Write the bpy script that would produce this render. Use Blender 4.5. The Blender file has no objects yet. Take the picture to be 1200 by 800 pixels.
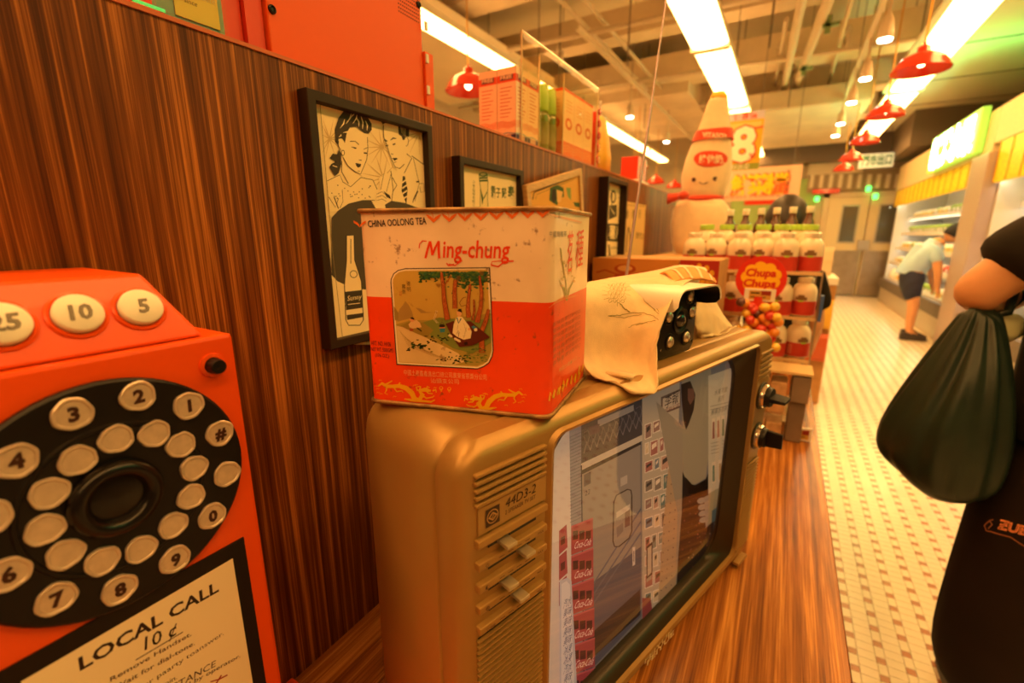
import bpy, bmesh, math, random
from mathutils import Vector, Matrix, Euler
rnd = random.Random(7)
sc = bpy.context.scene
COL = sc.collection

# ---------------------------------------------------------------- camera
CAM_Z = 1.32
PITCH, YAW = math.radians(13.2), math.radians(30.6)
cd = bpy.data.cameras.new('camera'); cam = bpy.data.objects.new('camera', cd); COL.objects.link(cam)
cam.location = (0, 0, CAM_Z); cam.rotation_euler = (math.pi/2-PITCH, 0, YAW)
cd.sensor_width = 36; cd.lens = 16.0; cd.clip_start = 0.02; cd.clip_end = 60
cd.dof.use_dof = True; cd.dof.focus_distance = 0.48; cd.dof.aperture_fstop = 4.2
sc.camera = cam
# ---------------------------------------------------------------- world, exposure
w = bpy.data.worlds.new('shop_air'); sc.world = w; w.use_nodes = True
w.node_tree.nodes['Background'].inputs[0].default_value = (1.0, 0.55, 0.24, 1)
w.node_tree.nodes['Background'].inputs[1].default_value = 0.25
sc.view_settings.view_transform = 'Standard'; sc.view_settings.look = 'None'
sc.view_settings.exposure = 0.20; sc.view_settings.gamma = 1.0
sc.view_settings.use_curve_mapping = False
sc.cycles.max_bounces = 8; sc.cycles.sample_clamp_indirect = 6
sc.cycles.transparent_max_bounces = 16; sc.cycles.caustics_reflective = False; sc.cycles.caustics_refractive = False
TUBE_COL = (1.0, 0.49, 0.135); TUBE_E = 14.5
def area(name, loc, direction, sx, sy, power, color):
    l = bpy.data.lights.new(name, 'AREA'); l.shape = 'RECTANGLE'; l.size = sx; l.size_y = sy
    l.energy = power; l.color = color
    o = bpy.data.objects.new(name, l); COL.objects.link(o); o.location = loc
    o.rotation_euler = Vector(direction).to_track_quat('-Z', 'Y').to_euler()
    return o
# green spill of the illuminated sign across the aisle (sign face at x=1.62), and up on the soffit; the last lamp is an unseen green source opposite the partition
area('sign_glow', (1.60, 8.2, 2.50), (-1, -.9, -.35), 1.9, .30, 12, (0.10, 1.0, 0.22))
area('sign_glow_up', (1.50, 7.2, 2.76), (-.05, -.15, 1), 1.6, .2, 8, (0.12, 1.0, 0.18))
area('green_neon', (1.66, 1.75, 2.35), (-1, -.22, -.45), 2.2, .8, 5.5, (0.05, 1.0, 0.25))

# ---------------------------------------------------------------- helpers: rays of the taking lens, used to measure real positions
FPX = 533.33
fh = Vector((-math.sin(YAW), math.cos(YAW), 0)); RV = Vector((math.cos(YAW), math.sin(YAW), 0)); ZV = Vector((0, 0, 1))
FV = math.cos(PITCH)*fh - math.sin(PITCH)*ZV; UV = math.sin(PITCH)*fh + math.cos(PITCH)*ZV
CP = Vector((0, 0, CAM_Z))
def ray(x, y): return FV + RV*((x-600)/FPX) - UV*((y-400)/FPX)
def onz(x, y, z): d = ray(x, y); return CP + d*((z-CAM_Z)/d.z)
def onx(x, y, X): d = ray(x, y); return CP + d*(X/d.x)
def ony(x, y, Y): d = ray(x, y); return CP + d*(Y/d.y)

# ---------------------------------------------------------------- materials
MATS = {}
def newmat(name):
    m = bpy.data.materials.new(name); m.use_nodes = True; MATS[name] = m
    nt = m.node_tree; return m, nt, nt.nodes, nt.links, nt.nodes['Principled BSDF']
def mat(name, color, rough=.5, metal=0., var=.0, scale=30, bump=0., spec=.5, emit=None, es=0., coat=0., sheen=0., stretch=(1,1,1), bscale=None):
    if name in MATS: return MATS[name]
    m, nt, N, L, P = newmat(name)
    c = (*color, 1)
    P.inputs['Base Color'].default_value = c; P.inputs['Roughness'].default_value = rough
    P.inputs['Metallic'].default_value = metal; P.inputs['Specular IOR Level'].default_value = spec
    P.inputs['Coat Weight'].default_value = coat; P.inputs['Sheen Weight'].default_value = sheen
    if emit: P.inputs['Emission Color'].default_value = (*emit, 1); P.inputs['Emission Strength'].default_value = es
    if var or bump:
        tc = N.new('ShaderNodeTexCoord'); mp = N.new('ShaderNodeMapping'); mp.inputs['Scale'].default_value = stretch
        L.new(tc.outputs['Object'], mp.inputs[0])
        nz = N.new('ShaderNodeTexNoise'); nz.inputs['Scale'].default_value = scale; nz.inputs['Detail'].default_value = 4
        L.new(mp.outputs[0], nz.inputs['Vector'])
        if var:
            r = N.new('ShaderNodeValToRGB'); r.color_ramp.elements[0].position = .3; r.color_ramp.elements[1].position = .7
            r.color_ramp.elements[0].color = (*[max(0, k*(1-var)) for k in color], 1)
            r.color_ramp.elements[1].color = (*[min(1, k*(1+var)) for k in color], 1)
            L.new(nz.outputs[0], r.inputs[0]); L.new(r.outputs[0], P.inputs['Base Color'])
        if bump:
            n2 = N.new('ShaderNodeTexNoise'); n2.inputs['Scale'].default_value = bscale or scale*3; n2.inputs['Detail'].default_value = 5
            L.new(mp.outputs[0], n2.inputs['Vector'])
            b = N.new('ShaderNodeBump'); b.inputs['Strength'].default_value = bump; b.inputs['Distance'].default_value = .002
            L.new(n2.outputs[0], b.inputs['Height']); L.new(b.outputs[0], P.inputs['Normal'])
    return m
def wood(name, c_dark, c_mid, c_light, axis, rough=.32, sc1=1.0):
    m, nt, N, L, P = newmat(name)
    tc = N.new('ShaderNodeTexCoord'); mp = N.new('ShaderNodeMapping')
    st = [34*sc1]*3; st[axis] = .8; mp.inputs['Scale'].default_value = st
    L.new(tc.outputs['Object'], mp.inputs[0])
    dn = N.new('ShaderNodeTexNoise'); dn.inputs['Scale'].default_value = 1.3; dn.inputs['Detail'].default_value = 2; L.new(mp.outputs[0], dn.inputs['Vector'])
    n1 = N.new('ShaderNodeTexNoise'); n1.inputs['Scale'].default_value = 1.6; n1.inputs['Detail'].default_value = 9; n1.inputs['Roughness'].default_value = .62
    n1.inputs['Distortion'].default_value = .35; L.new(mp.outputs[0], n1.inputs['Vector'])
    mp2 = N.new('ShaderNodeMapping'); s2 = [260*sc1]*3; s2[axis] = 5; mp2.inputs['Scale'].default_value = s2
    L.new(tc.outputs['Object'], mp2.inputs[0])
    n2 = N.new('ShaderNodeTexNoise'); n2.inputs['Scale'].default_value = 1.5; n2.inputs['Detail'].default_value = 3; L.new(mp2.outputs[0], n2.inputs['Vector'])
    ad = N.new('ShaderNodeMath'); ad.operation = 'MULTIPLY_ADD'; ad.inputs[1].default_value = .35; L.new(n2.outputs[0], ad.inputs[0]); 
    sb = N.new('ShaderNodeMath'); sb.operation = 'SUBTRACT'; sb.inputs[1].default_value = .175; L.new(n1.outputs[0], sb.inputs[0]); L.new(sb.outputs[0], ad.inputs[2])
    r = N.new('ShaderNodeValToRGB'); e = r.color_ramp.elements
    e[0].position = .36; e[0].color = (*c_dark, 1); e[1].position = .68; e[1].color = (*c_light, 1)
    k = r.color_ramp.elements.new(.52); k.color = (*c_mid, 1)
    L.new(ad.outputs[0], r.inputs[0]); L.new(r.outputs[0], P.inputs['Base Color'])
    P.inputs['Roughness'].default_value = rough; P.inputs['Specular IOR Level'].default_value = .5 if axis == 1 else .22
    b = N.new('ShaderNodeBump'); b.inputs['Strength'].default_value = .15; b.inputs['Distance'].default_value = .001
    L.new(n2.outputs[0], b.inputs['Height']); L.new(b.outputs[0], P.inputs['Normal'])
    return m
def clear(name, tint=(1, .95, .85), edge=.12, refl=.06, rough=.03, gain=1.):
    """thin clear acrylic: mostly transparent with a fresnel reflection"""
    m = bpy.data.materials.new(name); m.use_nodes = True; N = m.node_tree.nodes; L = m.node_tree.links; N.clear()
    o = N.new('ShaderNodeOutputMaterial'); t = N.new('ShaderNodeBsdfTransparent'); t.inputs[0].default_value = (*tint, 1)
    g = N.new('ShaderNodeBsdfGlossy'); g.inputs['Roughness'].default_value = rough
    fr = N.new('ShaderNodeFresnel'); fr.inputs[0].default_value = 1.45
    mx = N.new('ShaderNodeMixShader'); ad = N.new('ShaderNodeMath'); ad.operation = 'ADD'; ad.use_clamp = True; ad.inputs[1].default_value = refl
    ge = N.new('ShaderNodeNewGeometry'); iv = N.new('ShaderNodeMath'); iv.operation = 'SUBTRACT'; iv.inputs[0].default_value = 1; L.new(ge.outputs['Backfacing'], iv.inputs[1]); ml = N.new('ShaderNodeMath'); ml.operation = 'MULTIPLY'; mg = N.new('ShaderNodeMath'); mg.operation = 'MULTIPLY'; mg.inputs[1].default_value = gain
    L.new(fr.outputs[0], ad.inputs[0]); L.new(ad.outputs[0], mg.inputs[0]); L.new(mg.outputs[0], ml.inputs[0]); L.new(iv.outputs[0], ml.inputs[1]); L.new(ml.outputs[0], mx.inputs[0]); L.new(t.outputs[0], mx.inputs[1]); L.new(g.outputs[0], mx.inputs[2])
    L.new(mx.outputs[0], o.inputs[0]); MATS[name] = m; return m
def printmat(name, rough=.45, emit=0., coat=0., wear=0.):
    m, nt, N, L, P = newmat(name)
    a = N.new('ShaderNodeAttribute'); a.attribute_name = 'Ink'
    out = a.outputs['Color']
    if wear:   # small rust spots and scuffs
        tc = N.new('ShaderNodeTexCoord'); nz = N.new('ShaderNodeTexNoise'); nz.inputs['Scale'].default_value = 95; nz.inputs['Detail'].default_value = 6; nz.inputs['Roughness'].default_value = .62
        L.new(tc.outputs['Object'], nz.inputs['Vector']); r = N.new('ShaderNodeValToRGB')
        r.color_ramp.elements[0].position = .625; r.color_ramp.elements[0].color = (0,0,0,1); r.color_ramp.elements[1].position = .69; r.color_ramp.elements[1].color = (wear,wear,wear,1)
        L.new(nz.outputs[0], r.inputs[0]); mx = N.new('ShaderNodeMix'); mx.data_type = 'RGBA'; mx.inputs['B'].default_value = (.20,.07,.02,1)
        L.new(r.outputs[0], mx.inputs['Factor']); L.new(out, mx.inputs['A'])
        n3 = N.new('ShaderNodeTexNoise'); n3.inputs['Scale'].default_value = 14; n3.inputs['Detail'].default_value = 5; L.new(tc.outputs['Object'], n3.inputs['Vector'])
        r3 = N.new('ShaderNodeValToRGB'); r3.color_ramp.elements[0].color = (.86,.82,.78,1); r3.color_ramp.elements[1].color = (1,1,1,1); r3.color_ramp.elements[0].position=.35; r3.color_ramp.elements[1].position=.6
        L.new(n3.outputs[0], r3.inputs[0]); m2 = N.new('ShaderNodeMix'); m2.data_type='RGBA'; m2.blend_type='MULTIPLY'; m2.inputs['Factor'].default_value=1
        L.new(mx.outputs['Result'], m2.inputs['A']); L.new(r3.outputs[0], m2.inputs['B']); out = m2.outputs['Result']
    L.new(out, P.inputs['Base Color']); P.inputs['Roughness'].default_value = rough; P.inputs['Coat Weight'].default_value = coat
    if emit:
        L.new(out, P.inputs['Emission Color']); P.inputs['Emission Strength'].default_value = emit
        P.inputs['Specular IOR Level'].default_value = .2
    return m

# ---------------------------------------------------------------- mesh builder
WM = {}
class MB:
    def __init__(s): s.v = []; s.f = []; s.c = []; s.M = Matrix.Identity(4)
    def add(s, vs, fs, M=None):
        b = len(s.v); M = s.M @ (M or Matrix.Identity(4))
        s.v += [M @ Vector(p) for p in vs]; s.f += [tuple(i+b for i in f) for f in fs]; return s
    def box(s, x0, x1, y0, y1, z0, z1, M=None):
        v = [(x0,y0,z0),(x1,y0,z0),(x1,y1,z0),(x0,y1,z0),(x0,y0,z1),(x1,y0,z1),(x1,y1,z1),(x0,y1,z1)]
        return s.add(v, [(0,3,2,1),(4,5,6,7),(0,1,5,4),(1,2,6,5),(2,3,7,6),(3,0,4,7)], M)
    def loft(s, rings, cap0=True, cap1=True, closed=True, M=None):
        n = len(rings[0]); v = [p for r in rings for p in r]; f = []
        for i in range(len(rings)-1):
            for j in range(n if closed else n-1):
                k = (j+1) % n; f.append((i*n+j, i*n+k, (i+1)*n+k, (i+1)*n+j))
        if cap0: f.append(tuple(reversed(range(n))))
        if cap1: f.append(tuple((len(rings)-1)*n+j for j in range(n)))
        return s.add(v, f, M)
    def lathe(s, prof, seg=24, M=None, cap0=True, cap1=True):
        """prof: (radius, z) upwards about local z"""
        rings = [[(r*math.cos(2*math.pi*k/seg), r*math.sin(2*math.pi*k/seg), z) for k in range(seg)] for r, z in prof]
        return s.loft(rings, cap0, cap1, True, M)
    def cyl(s, p0, p1, r0, r1=None, seg=12):
        p0, p1 = Vector(p0), Vector(p1); r1 = r0 if r1 is None else r1
        q = (p1-p0).to_track_quat('Z', 'Y').to_matrix().to_4x4(); h = (p1-p0).length
        return s.lathe([(r0, 0), (r1, h)], seg, Matrix.Translation(p0) @ q)
    def tube(s, pts, r, seg=8):
        pts = [Vector(p) for p in pts]; rings = []
        for i, p in enumerate(pts):
            t = (pts[min(i+1, len(pts)-1)] - pts[max(i-1, 0)]).normalized(); q = t.to_track_quat('Z', 'Y')
            rr = r[i] if isinstance(r, (list, tuple)) else r
            rings.append([p + q @ Vector((rr*math.cos(2*math.pi*k/seg), rr*math.sin(2*math.pi*k/seg), 0)) for k in range(seg)])
        return s.loft(rings)
    def sph(s, c, r, seg=14, rings=9, sz=1.):
        pr = [(r*math.sin(math.pi*k/rings), -r*sz*math.cos(math.pi*k/rings)) for k in range(1, rings)]
        return s.lathe(pr, seg, Matrix.Translation(Vector(c)))
    def prism(s, poly, d, M=None):
        """poly in local xy, extruded from z=0 to z=d"""
        n = len(poly); v = [(x, y, 0) for x, y in poly] + [(x, y, d) for x, y in poly]
        f = [tuple(reversed(range(n))), tuple(range(n, 2*n))] + [(i, (i+1) % n, n+(i+1) % n, n+i) for i in range(n)]
        return s.add(v, f, M)
    def grid(s, rows, M=None, back=0):
        n = len(rows[0]); m = len(rows); v = [p for r in rows for p in r]
        f = [(i*n+j, i*n+j+1, (i+1)*n+j+1, (i+1)*n+j) for i in range(m-1) for j in range(n-1)]
        return s.add(v, f, M)
    def build(s, name, material, parent=None, smooth=False, bevel=0, seg=2, sub=0, label=None, thick=0, kind=None, angle=None, world=True):
        me = bpy.data.meshes.new(name)
        if parent is not None: M = WM[parent]
        else:
            xs = [p.x for p in s.v]; ys = [p.y for p in s.v]; zs = [p.z for p in s.v]
            M = Matrix.Translation(((min(xs)+max(xs))/2, (min(ys)+max(ys))/2, min(zs)))
        Mi = M.inverted()
        me.from_pydata([Mi @ p for p in s.v], [], s.f); me.update()
        o = bpy.data.objects.new(name, me); COL.objects.link(o); WM[o] = M
        if parent is not None: o.parent = parent
        else: o.location = M.translation
        me.materials.append(material)
        if smooth:
            for p in me.polygons: p.use_smooth = True
            if angle: 
                try: me.set_sharp_from_angle(angle=math.radians(angle))
                except Exception: pass
        if thick: md = o.modifiers.new('thickness', 'SOLIDIFY'); md.thickness = thick; md.offset = 0
        if bevel:
            md = o.modifiers.new('edges', 'BEVEL'); md.width = bevel; md.segments = seg; md.limit_method = 'ANGLE'; md.angle_limit = math.radians(40)
        if sub: md = o.modifiers.new('smooth', 'SUBSURF'); md.levels = sub; md.render_levels = sub
        if label: o['label'] = label
        if kind: o['kind'] = kind
        return o
def root(name, loc, label, cat, rz=0, group=None):
    o = bpy.data.objects.new(name, None); COL.objects.link(o); o.location = loc; o.rotation_euler = (0, 0, rz); o.empty_display_size = .05
    o['label'] = label; o['category'] = cat
    if group: o['group'] = group
    WM[o] = Matrix.Translation(Vector(loc)) @ Matrix.Rotation(rz, 4, 'Z'); return o
def tag(o, label, cat, group=None):
    o['label'] = label; o['category'] = cat
    if group: o['group'] = group
    return o
def struct(o): o['kind'] = 'structure'; return o
def clone(r, loc=None, rz=None, label=None, group=None, scale=None):
    c = r.copy(); COL.objects.link(c)
    if loc is not None: c.location = loc
    if rz is not None: c.rotation_euler = (0, 0, rz)
    if scale is not None: c.scale = scale
    if label: c['label'] = label
    if group: c['group'] = group
    for ch in list(r.children):
        d = ch.copy(); COL.objects.link(d); d.parent = c
        for g in list(ch.children):
            e = g.copy(); COL.objects.link(e); e.parent = d
    return c

def frame(o, u, v):
    """matrix whose x,y,z axes are u,v,u×v at o"""
    u = Vector(u).normalized(); v = Vector(v).normalized(); n = u.cross(v).normalized(); v = n.cross(u)
    M = Matrix.Identity(4)
    for i in range(3): M[i][0] = u[i]; M[i][1] = v[i]; M[i][2] = n[i]; M[i][3] = o[i]
    return M
# ---------------------------------------------------------------- flat print: coloured shapes lying on a plane
_tc = {}
def glyphs(body, bold=0., res=2):
    k = (body, bold, res)
    if k not in _tc:
        c = bpy.data.curves.new('t', 'FONT'); c.body = body; c.resolution_u = res; c.offset = bold; c.size = 1
        o = bpy.data.objects.new('t', c); COL.objects.link(o)
        bpy.context.view_layer.update()
        me = bpy.data.meshes.new_from_object(o.evaluated_get(bpy.context.evaluated_depsgraph_get()))
        _tc[k] = ([(v.co.x, v.co.y) for v in me.vertices], [tuple(p.vertices) for p in me.polygons])
        bpy.data.objects.remove(o); bpy.data.curves.remove(c); bpy.data.meshes.remove(me)
    return _tc[k]
def hexc(h):
    h = h.lstrip('#'); return tuple((int(h[i:i+2], 16)/255)**2.2 for i in (0, 2, 4))
class Canvas:
    def __init__(s, M, lift=.00012):
        s.M = M; s.Mi = M.inverted(); s.v = []; s.f = []; s.col = []; s.z = 0; s.lift = lift; s.view = None; s.sh = []
    def setview(s, x0, y0, k): s.view = (x0, y0, k)
    def uv(s, p):
        """crop pixel -> plane coordinates"""
        if s.view is None: return p
        x0, y0, k = s.view; x = x0 + p[0]/k; y = y0 + p[1]/k
        n = s.M.to_3x3() @ Vector((0, 0, 1)); o = s.M.translation; d = ray(x, y)
        q = CP + d*((o-CP).dot(n)/d.dot(n)); q = s.Mi @ q; return (q.x, q.y)
    def up(s): pass
    def shape(s, b, pts):
        xs = [p[0] for p in pts]; ys = [p[1] for p in pts]; s.sh.append((b, b+len(pts), min(xs), max(xs), min(ys), max(ys)))
    def _add(s, pts, fs, col):
        b = len(s.v); s.v += [(x, y, s.z) for x, y in pts]
        for f in fs: s.f.append(tuple(i+b for i in f)); s.col.append(col)
        s.shape(b, pts)
    def poly(s, pts, col, up=True):
        if up: s.up()
        s._add([s.uv(p) for p in pts], [tuple(range(len(pts)))], col)
    def rect(s, x0, y0, x1, y1, col, up=True): s.poly([(x0, y0), (x1, y0), (x1, y1), (x0, y1)], col, up)
    def circ(s, cx, cy, r, col, n=20, ry=None, up=True, rot=0):
        ry = ry or r; ca, sa = math.cos(rot), math.sin(rot)
        s.poly([(cx + r*math.cos(a)*ca - ry*math.sin(a)*sa, cy + r*math.cos(a)*sa + ry*math.sin(a)*ca) for a in [2*math.pi*i/n for i in range(n)]], col, up)
    def line(s, pts, wd, col, up=True):
        """stroke of width wd (same units as the points); wd may be a list"""
        if up: s.up()
        n = len(pts); L = []; R = []
        for i, p in enumerate(pts):
            a = pts[max(i-1, 0)]; b = pts[min(i+1, n-1)]; dx, dy = b[0]-a[0], b[1]-a[1]; l = math.hypot(dx, dy) or 1
            ww = (wd[i] if isinstance(wd, (list, tuple)) else wd)/2
            L.append((p[0]-dy/l*ww, p[1]+dx/l*ww)); R.append((p[0]+dy/l*ww, p[1]-dx/l*ww))
        P_ = [s.uv(q) for q in L+R]
        s._add(P_, [(i, i+1, n+i+1, n+i) for i in range(n-1)], col)
    def text(s, body, x, y, size, col, width=None, bold=0., shear=0., align='l', ang=None, up=True, res=2, to=None):
        """plane-space text; in crop-pixel mode give x,y = baseline start and to = baseline end, size = height in crop px"""
        if up: s.up()
        vs, fs = glyphs(body, bold, res)
        if not vs: return
        x0 = min(p[0] for p in vs); x1 = max(p[0] for p in vs); 
        if s.view is not None:
            a = Vector(s.uv((x, y))); b = Vector(s.uv(to)); h = (Vector(s.uv((x, y-size)))-a).length
            ux = (b-a); uy = Vector((-ux.y, ux.x)).normalized()*h; k = ux/(x1-x0)
            pts = [tuple(a + k*(p[0]-x0+shear*p[1]) + uy*(p[1]/.73)) for p in vs]
        else:
            kx = (width/(x1-x0)) if width else size; off = 0
            W = (x1-x0)*kx
            if align == 'c': off = -W/2
            if align == 'r': off = -W
            ca, sa = (math.cos(ang), math.sin(ang)) if ang else (1, 0); pts = []
            for p in vs:
                a_ = (p[0]-x0)*kx + shear*p[1]*size + off; b_ = p[1]*size
                pts.append((x + a_*ca - b_*sa, y + a_*sa + b_*ca))
        b0 = len(s.v); s.v += [(px, py, s.z) for px, py in pts]
        for f in fs: s.f.append(tuple(i+b0 for i in f)); s.col.append(col)
        s.shape(b0, pts)
    def build(s, name, material, parent=None, label=None):
        lev = []; top = 0    # a shape lies one ink layer above the shapes it overlaps
        for i, a in enumerate(s.sh):
            l = 0
            for j in range(i):
                if lev[j] >= l:
                    q = s.sh[j]
                    if a[2] < q[3] and a[3] > q[2] and a[4] < q[5] and a[5] > q[4]: l = lev[j]+1
            lev.append(l); top = max(top, l)
        k = min(s.lift, .0022/max(1, top))
        for i, a in enumerate(s.sh):
            for n in range(a[0], a[1]): s.v[n] = (s.v[n][0], s.v[n][1], (lev[i]+1)*k)
        mb = MB(); M = s.M; mb.v = [M @ Vector(p) for p in s.v]; mb.f = s.f
        o = mb.build(name, material, parent, label=label)
        at = o.data.color_attributes.new('Ink', 'FLOAT_COLOR', 'CORNER'); i = 0; buf = []
        for p, c in zip(o.data.polygons, s.col): buf += [c[0], c[1], c[2], 1.0]*p.loop_total
        at.data.foreach_set('color', buf); return o

WHITE = mat('warm_white_paint', (.80, .76, .70), .5)
BLACK = mat('black_plastic', (.006, .005, .005), .38, spec=.3)
CHROME = mat('chrome', (.85, .82, .78), .16, 1.)
INK = printmat('printed_ink', .5)
INKGLOSS = printmat('printed_gloss', .25)
INKPAPER = printmat('printed_paper', .75)
K = hexc('#15100c'); CREAM = hexc('#efe2c4')
ACRYL = clear('clear_acrylic', refl=.02, gain=.35)
# ================================================================ THE SHOP SHELL
M_GROUT = mat('tile_grout', (.52, .44, .34), .8, var=.15)
M_TILEW = mat('ivory_tile', (.83, .76, .62), .28, var=.07, scale=9)
M_TILER = mat('terracotta_tile', (.48, .20, .10), .3, var=.2, scale=14)
M_CEIL = mat('ceiling_paint', (.80, .68, .50), .8, var=.06, scale=2)
M_BEAM = mat('ceiling_beam_paint', (.70, .58, .42), .8, var=.1, scale=3)
M_PIPE = mat('painted_pipe', (.66, .56, .42), .5, var=.05)
M_WALL = mat('cream_wall_paint', (.60, .50, .36), .7, var=.06, scale=3)
M_DARKW = mat('dark_wall', (.16, .12, .09), .7)
M_STEEL = mat('brushed_steel', (.42, .38, .33), .35, .8, var=.1, stretch=(1, 1, 30))
fl = struct(MB().box(-5.2, 3.2, -3.6, 12.6, -.08, -.004).build('floor', M_GROUT))
PX, PY, X0, Y0 = .0745, .0715, .3245, .0265
tiles = []   # (x0,x1,y0,y1,red)
g = .0008
for i in range(-3, 22):
    bx = X0 + i*PX
    if bx > 1.82: break
    for j in range(11, 173):
        by = Y0 + j*PY
        tiles.append((bx+g, bx+.025-g, by+g, by+.0245-g, 1)); tiles.append((bx+g, bx+.025-g, by+.0245+g, by+PY-g, 0))
        for q in (0, 1): tiles.append((bx+.025+g, bx+PX-g, by+q*PY/2+g, by+(q+1)*PY/2-g, 0))
def visible(t):
    p = Vector(((t[0]+t[1])/2, (t[2]+t[3])/2, 0)) - CP; z = p.dot(FV)
    if z < .1: return False
    px = 600+FPX*p.dot(RV)/z; py = 400-FPX*p.dot(UV)/z
    return py < 815 and px > 960 + (py-500)*.13 and px < 1112 and t[0] > .15
near = sorted([t for t in tiles if visible(t)], key=lambda t: t[2]+.3*t[0])[:298]
ns = set(near)
def tile_me(wx, wy, m):
    mb = MB().box(-wx/2, wx/2, -wy/2, wy/2, 0, .006); me = bpy.data.meshes.new('tile'); me.from_pydata(mb.v, [], mb.f); me.materials.append(m); return me
tme = {}
for t in near:
    k = (round(t[1]-t[0], 4), round(t[3]-t[2], 4), t[4])
    if k not in tme: tme[k] = tile_me(k[0], k[1], M_TILER if t[4] else M_TILEW)
    o = bpy.data.objects.new('floor_tile', tme[k]); COL.objects.link(o); o.parent = fl
    o.location = fl_loc = WM[fl].inverted() @ Vector(((t[0]+t[1])/2, (t[2]+t[3])/2, -.0055))
for red, nm in ((0, 'ivory_tile_field'), (1, 'terracotta_tile_field')):
    mb = MB()
    for t in tiles:
        if t[4] == red and t not in ns: mb.box(t[0], t[1], t[2], t[3], -.0055, .0005)
    mb.build(nm, M_TILER if red else M_TILEW, fl, kind='stuff')

# walls
struct(MB().box(-5.3, -5.2, -3.6, 12.6, 0, 4.2).build('wall_left', M_WALL))
struct(MB().box(3.2, 3.3, -3.6, 12.6, 0, 4.2).build('wall_right', M_DARKW))
struct(MB().box(-5.3, 3.3, -3.7, -3.6, 0, 4.2).build('wall_near', M_DARKW))
wf = struct(MB().box(-5.3, 3.3, 12.6, 12.7, 0, 4.2).build('wall_far', M_WALL))
YW = 12.6
def wpix(x, y): p = ony(x, y, YW); return p.x, p.z
def wbox(mb, ax, ay, bx, by, d0, d1):
    x0, z1 = wpix(ax, ay); x1, z0 = wpix(bx, by); mb.box(min(x0, x1), max(x0, x1), YW-d1, YW-d0, min(z0, z1), max(z0, z1)); return mb
# far wall dressing: dark plenum, slatted vent band, pale header, steel dado
wbox(MB(), 880, 165, 1062, 186, 0, .5).build('bulkhead', M_DARKW, wf)
vb = wbox(MB(), 948, 203, 1058, 222, 0, .12).build('vent_band', mat('vent_tan', (.30, .22, .13), .6), wf)
for i in range(10): wbox(MB(), 950+i*11, 205, 952.2+i*11, 221, .12, .15).build('vent_slat', M_PIPE, vb)
wbox(MB(), 948, 190, 1010, 203, 0, .2).build('header_panel', M_WALL, wf)
wbox(MB(), 860, 214, 952, 262, 0, .1).build('green_panel', mat('green_wall', (.28, .40, .12), .6, var=.3, scale=2), wf)
# door
D = bpy.data.objects.new('door_1', None); COL.objects.link(D); D['kind'] = 'structure'; dx, dz = wpix(1010, 350); D.location = (dx, YW-.1, 0); WM[D] = Matrix.Translation(D.location)
M_DOOR = mat('cream_door', (.66, .56, .36), .4); M_KICK = mat('steel_kick_plate', (.36, .30, .24), .3, .7, var=.15, scale=6)
xl, zt = wpix(972, 232); xr, zb = wpix(1046, 294); xm = wpix(1008, 300)[0]
for a, b in ((xl, xm-.01), (xm+.01, xr)):
    lf = MB().box(a, b, YW-.12, YW-.06, 0.02, zt).build('door_leaf', M_DOOR, D, bevel=.01)
    MB().box(a+.02, b-.02, YW-.135, YW-.121, .03, zb).build('kick_plate', M_KICK, lf)
    c = (a+b)/2 + .05
    wx0 = c-.13; wx1 = c+.13; wz0 = wpix(990, 283)[1]; wz1 = wpix(990, 242)[1]
    MB().box(wx0-.03, wx1+.03, YW-.14, YW-.121, wz0-.03, wz1+.03).build('window_frame', M_STEEL, lf)
    MB().box(wx0, wx1, YW-.15, YW-.139, wz0, wz1).build('window_pane', mat('dark_glass', (.10, .10, .09), .08, coat=.4), lf)
MB().box(xm-.10, xm+.10, YW-.20, YW-.121, zb+.0, zb+.22).build('door_handle', M_STEEL, D)
MB().box(xl-.10, xl, YW-.14, YW, 0, zt+.1).box(xr, xr+.1, YW-.14, YW, 0, zt+.1).box(xl-.1, xr+.1, YW-.14, YW, zt, zt+.1).build('door_frame', M_WALL, D)

# ceiling
ce = struct(MB().box(-5.3, 3.3, -3.6, 12.6, 4.2, 4.3).build('ceiling', M_CEIL))
for y, z, wd, dp in ((2.6, 3.72, .28, .3), (4.15, 3.55, .34, .34), (5.9, 3.62, .3, .3), (7.4, 3.5, .4, .34), (9.0, 3.45, .4, .35), (10.7, 3.4, .5, .4)):
    MB().box(-5.2, 1.05, y, y+wd, z, z+dp).build('beam', M_BEAM, ce)
MB().box(-2.7, -1.35, 2.0, 4.1, 3.50, 3.58).build('ceiling_panel', M_CEIL, ce)
MB().box(-4.8, -3.0, 2.6, 6.2, 3.3, 3.4).build('ceiling_panel', M_CEIL, ce)
MB().box(-.9, .75, 8.0, 11.4, 3.05, 3.30).build('air_duct', M_BEAM, ce, bevel=.02)
MB().box(-4.2, -1.5, 7.6, 10.6, 3.35, 3.7).build('air_duct', M_BEAM, ce, bevel=.02)
so = MB()
so = struct(MB().box(1.22, 3.2, 1.0, 12.5, 3.30, 3.42).build('trim_1', mat('soffit_paint', (.72, .66, .50), .75)))
for y in (2.9, 4.3, 5.7, 7.1, 8.5, 9.9): MB().box(1.22, 3.1, y, y+.012, 3.292, 3.299).build('joint', M_DARKW, so)
struct(MB().box(1.55, 3.2, 10.3, 12.4, 2.75, 3.3).build('trim_2', M_DARKW))
def pipe(pts, r, grp='painted service pipes under the ceiling', lab='cream painted service pipe running below the ceiling beams', m=None):
    o = MB().tube(pts, r, 10).build('ceiling_pipe', m or M_PIPE, smooth=True, angle=50); tag(o, lab, 'pipe', grp); return o
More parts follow.
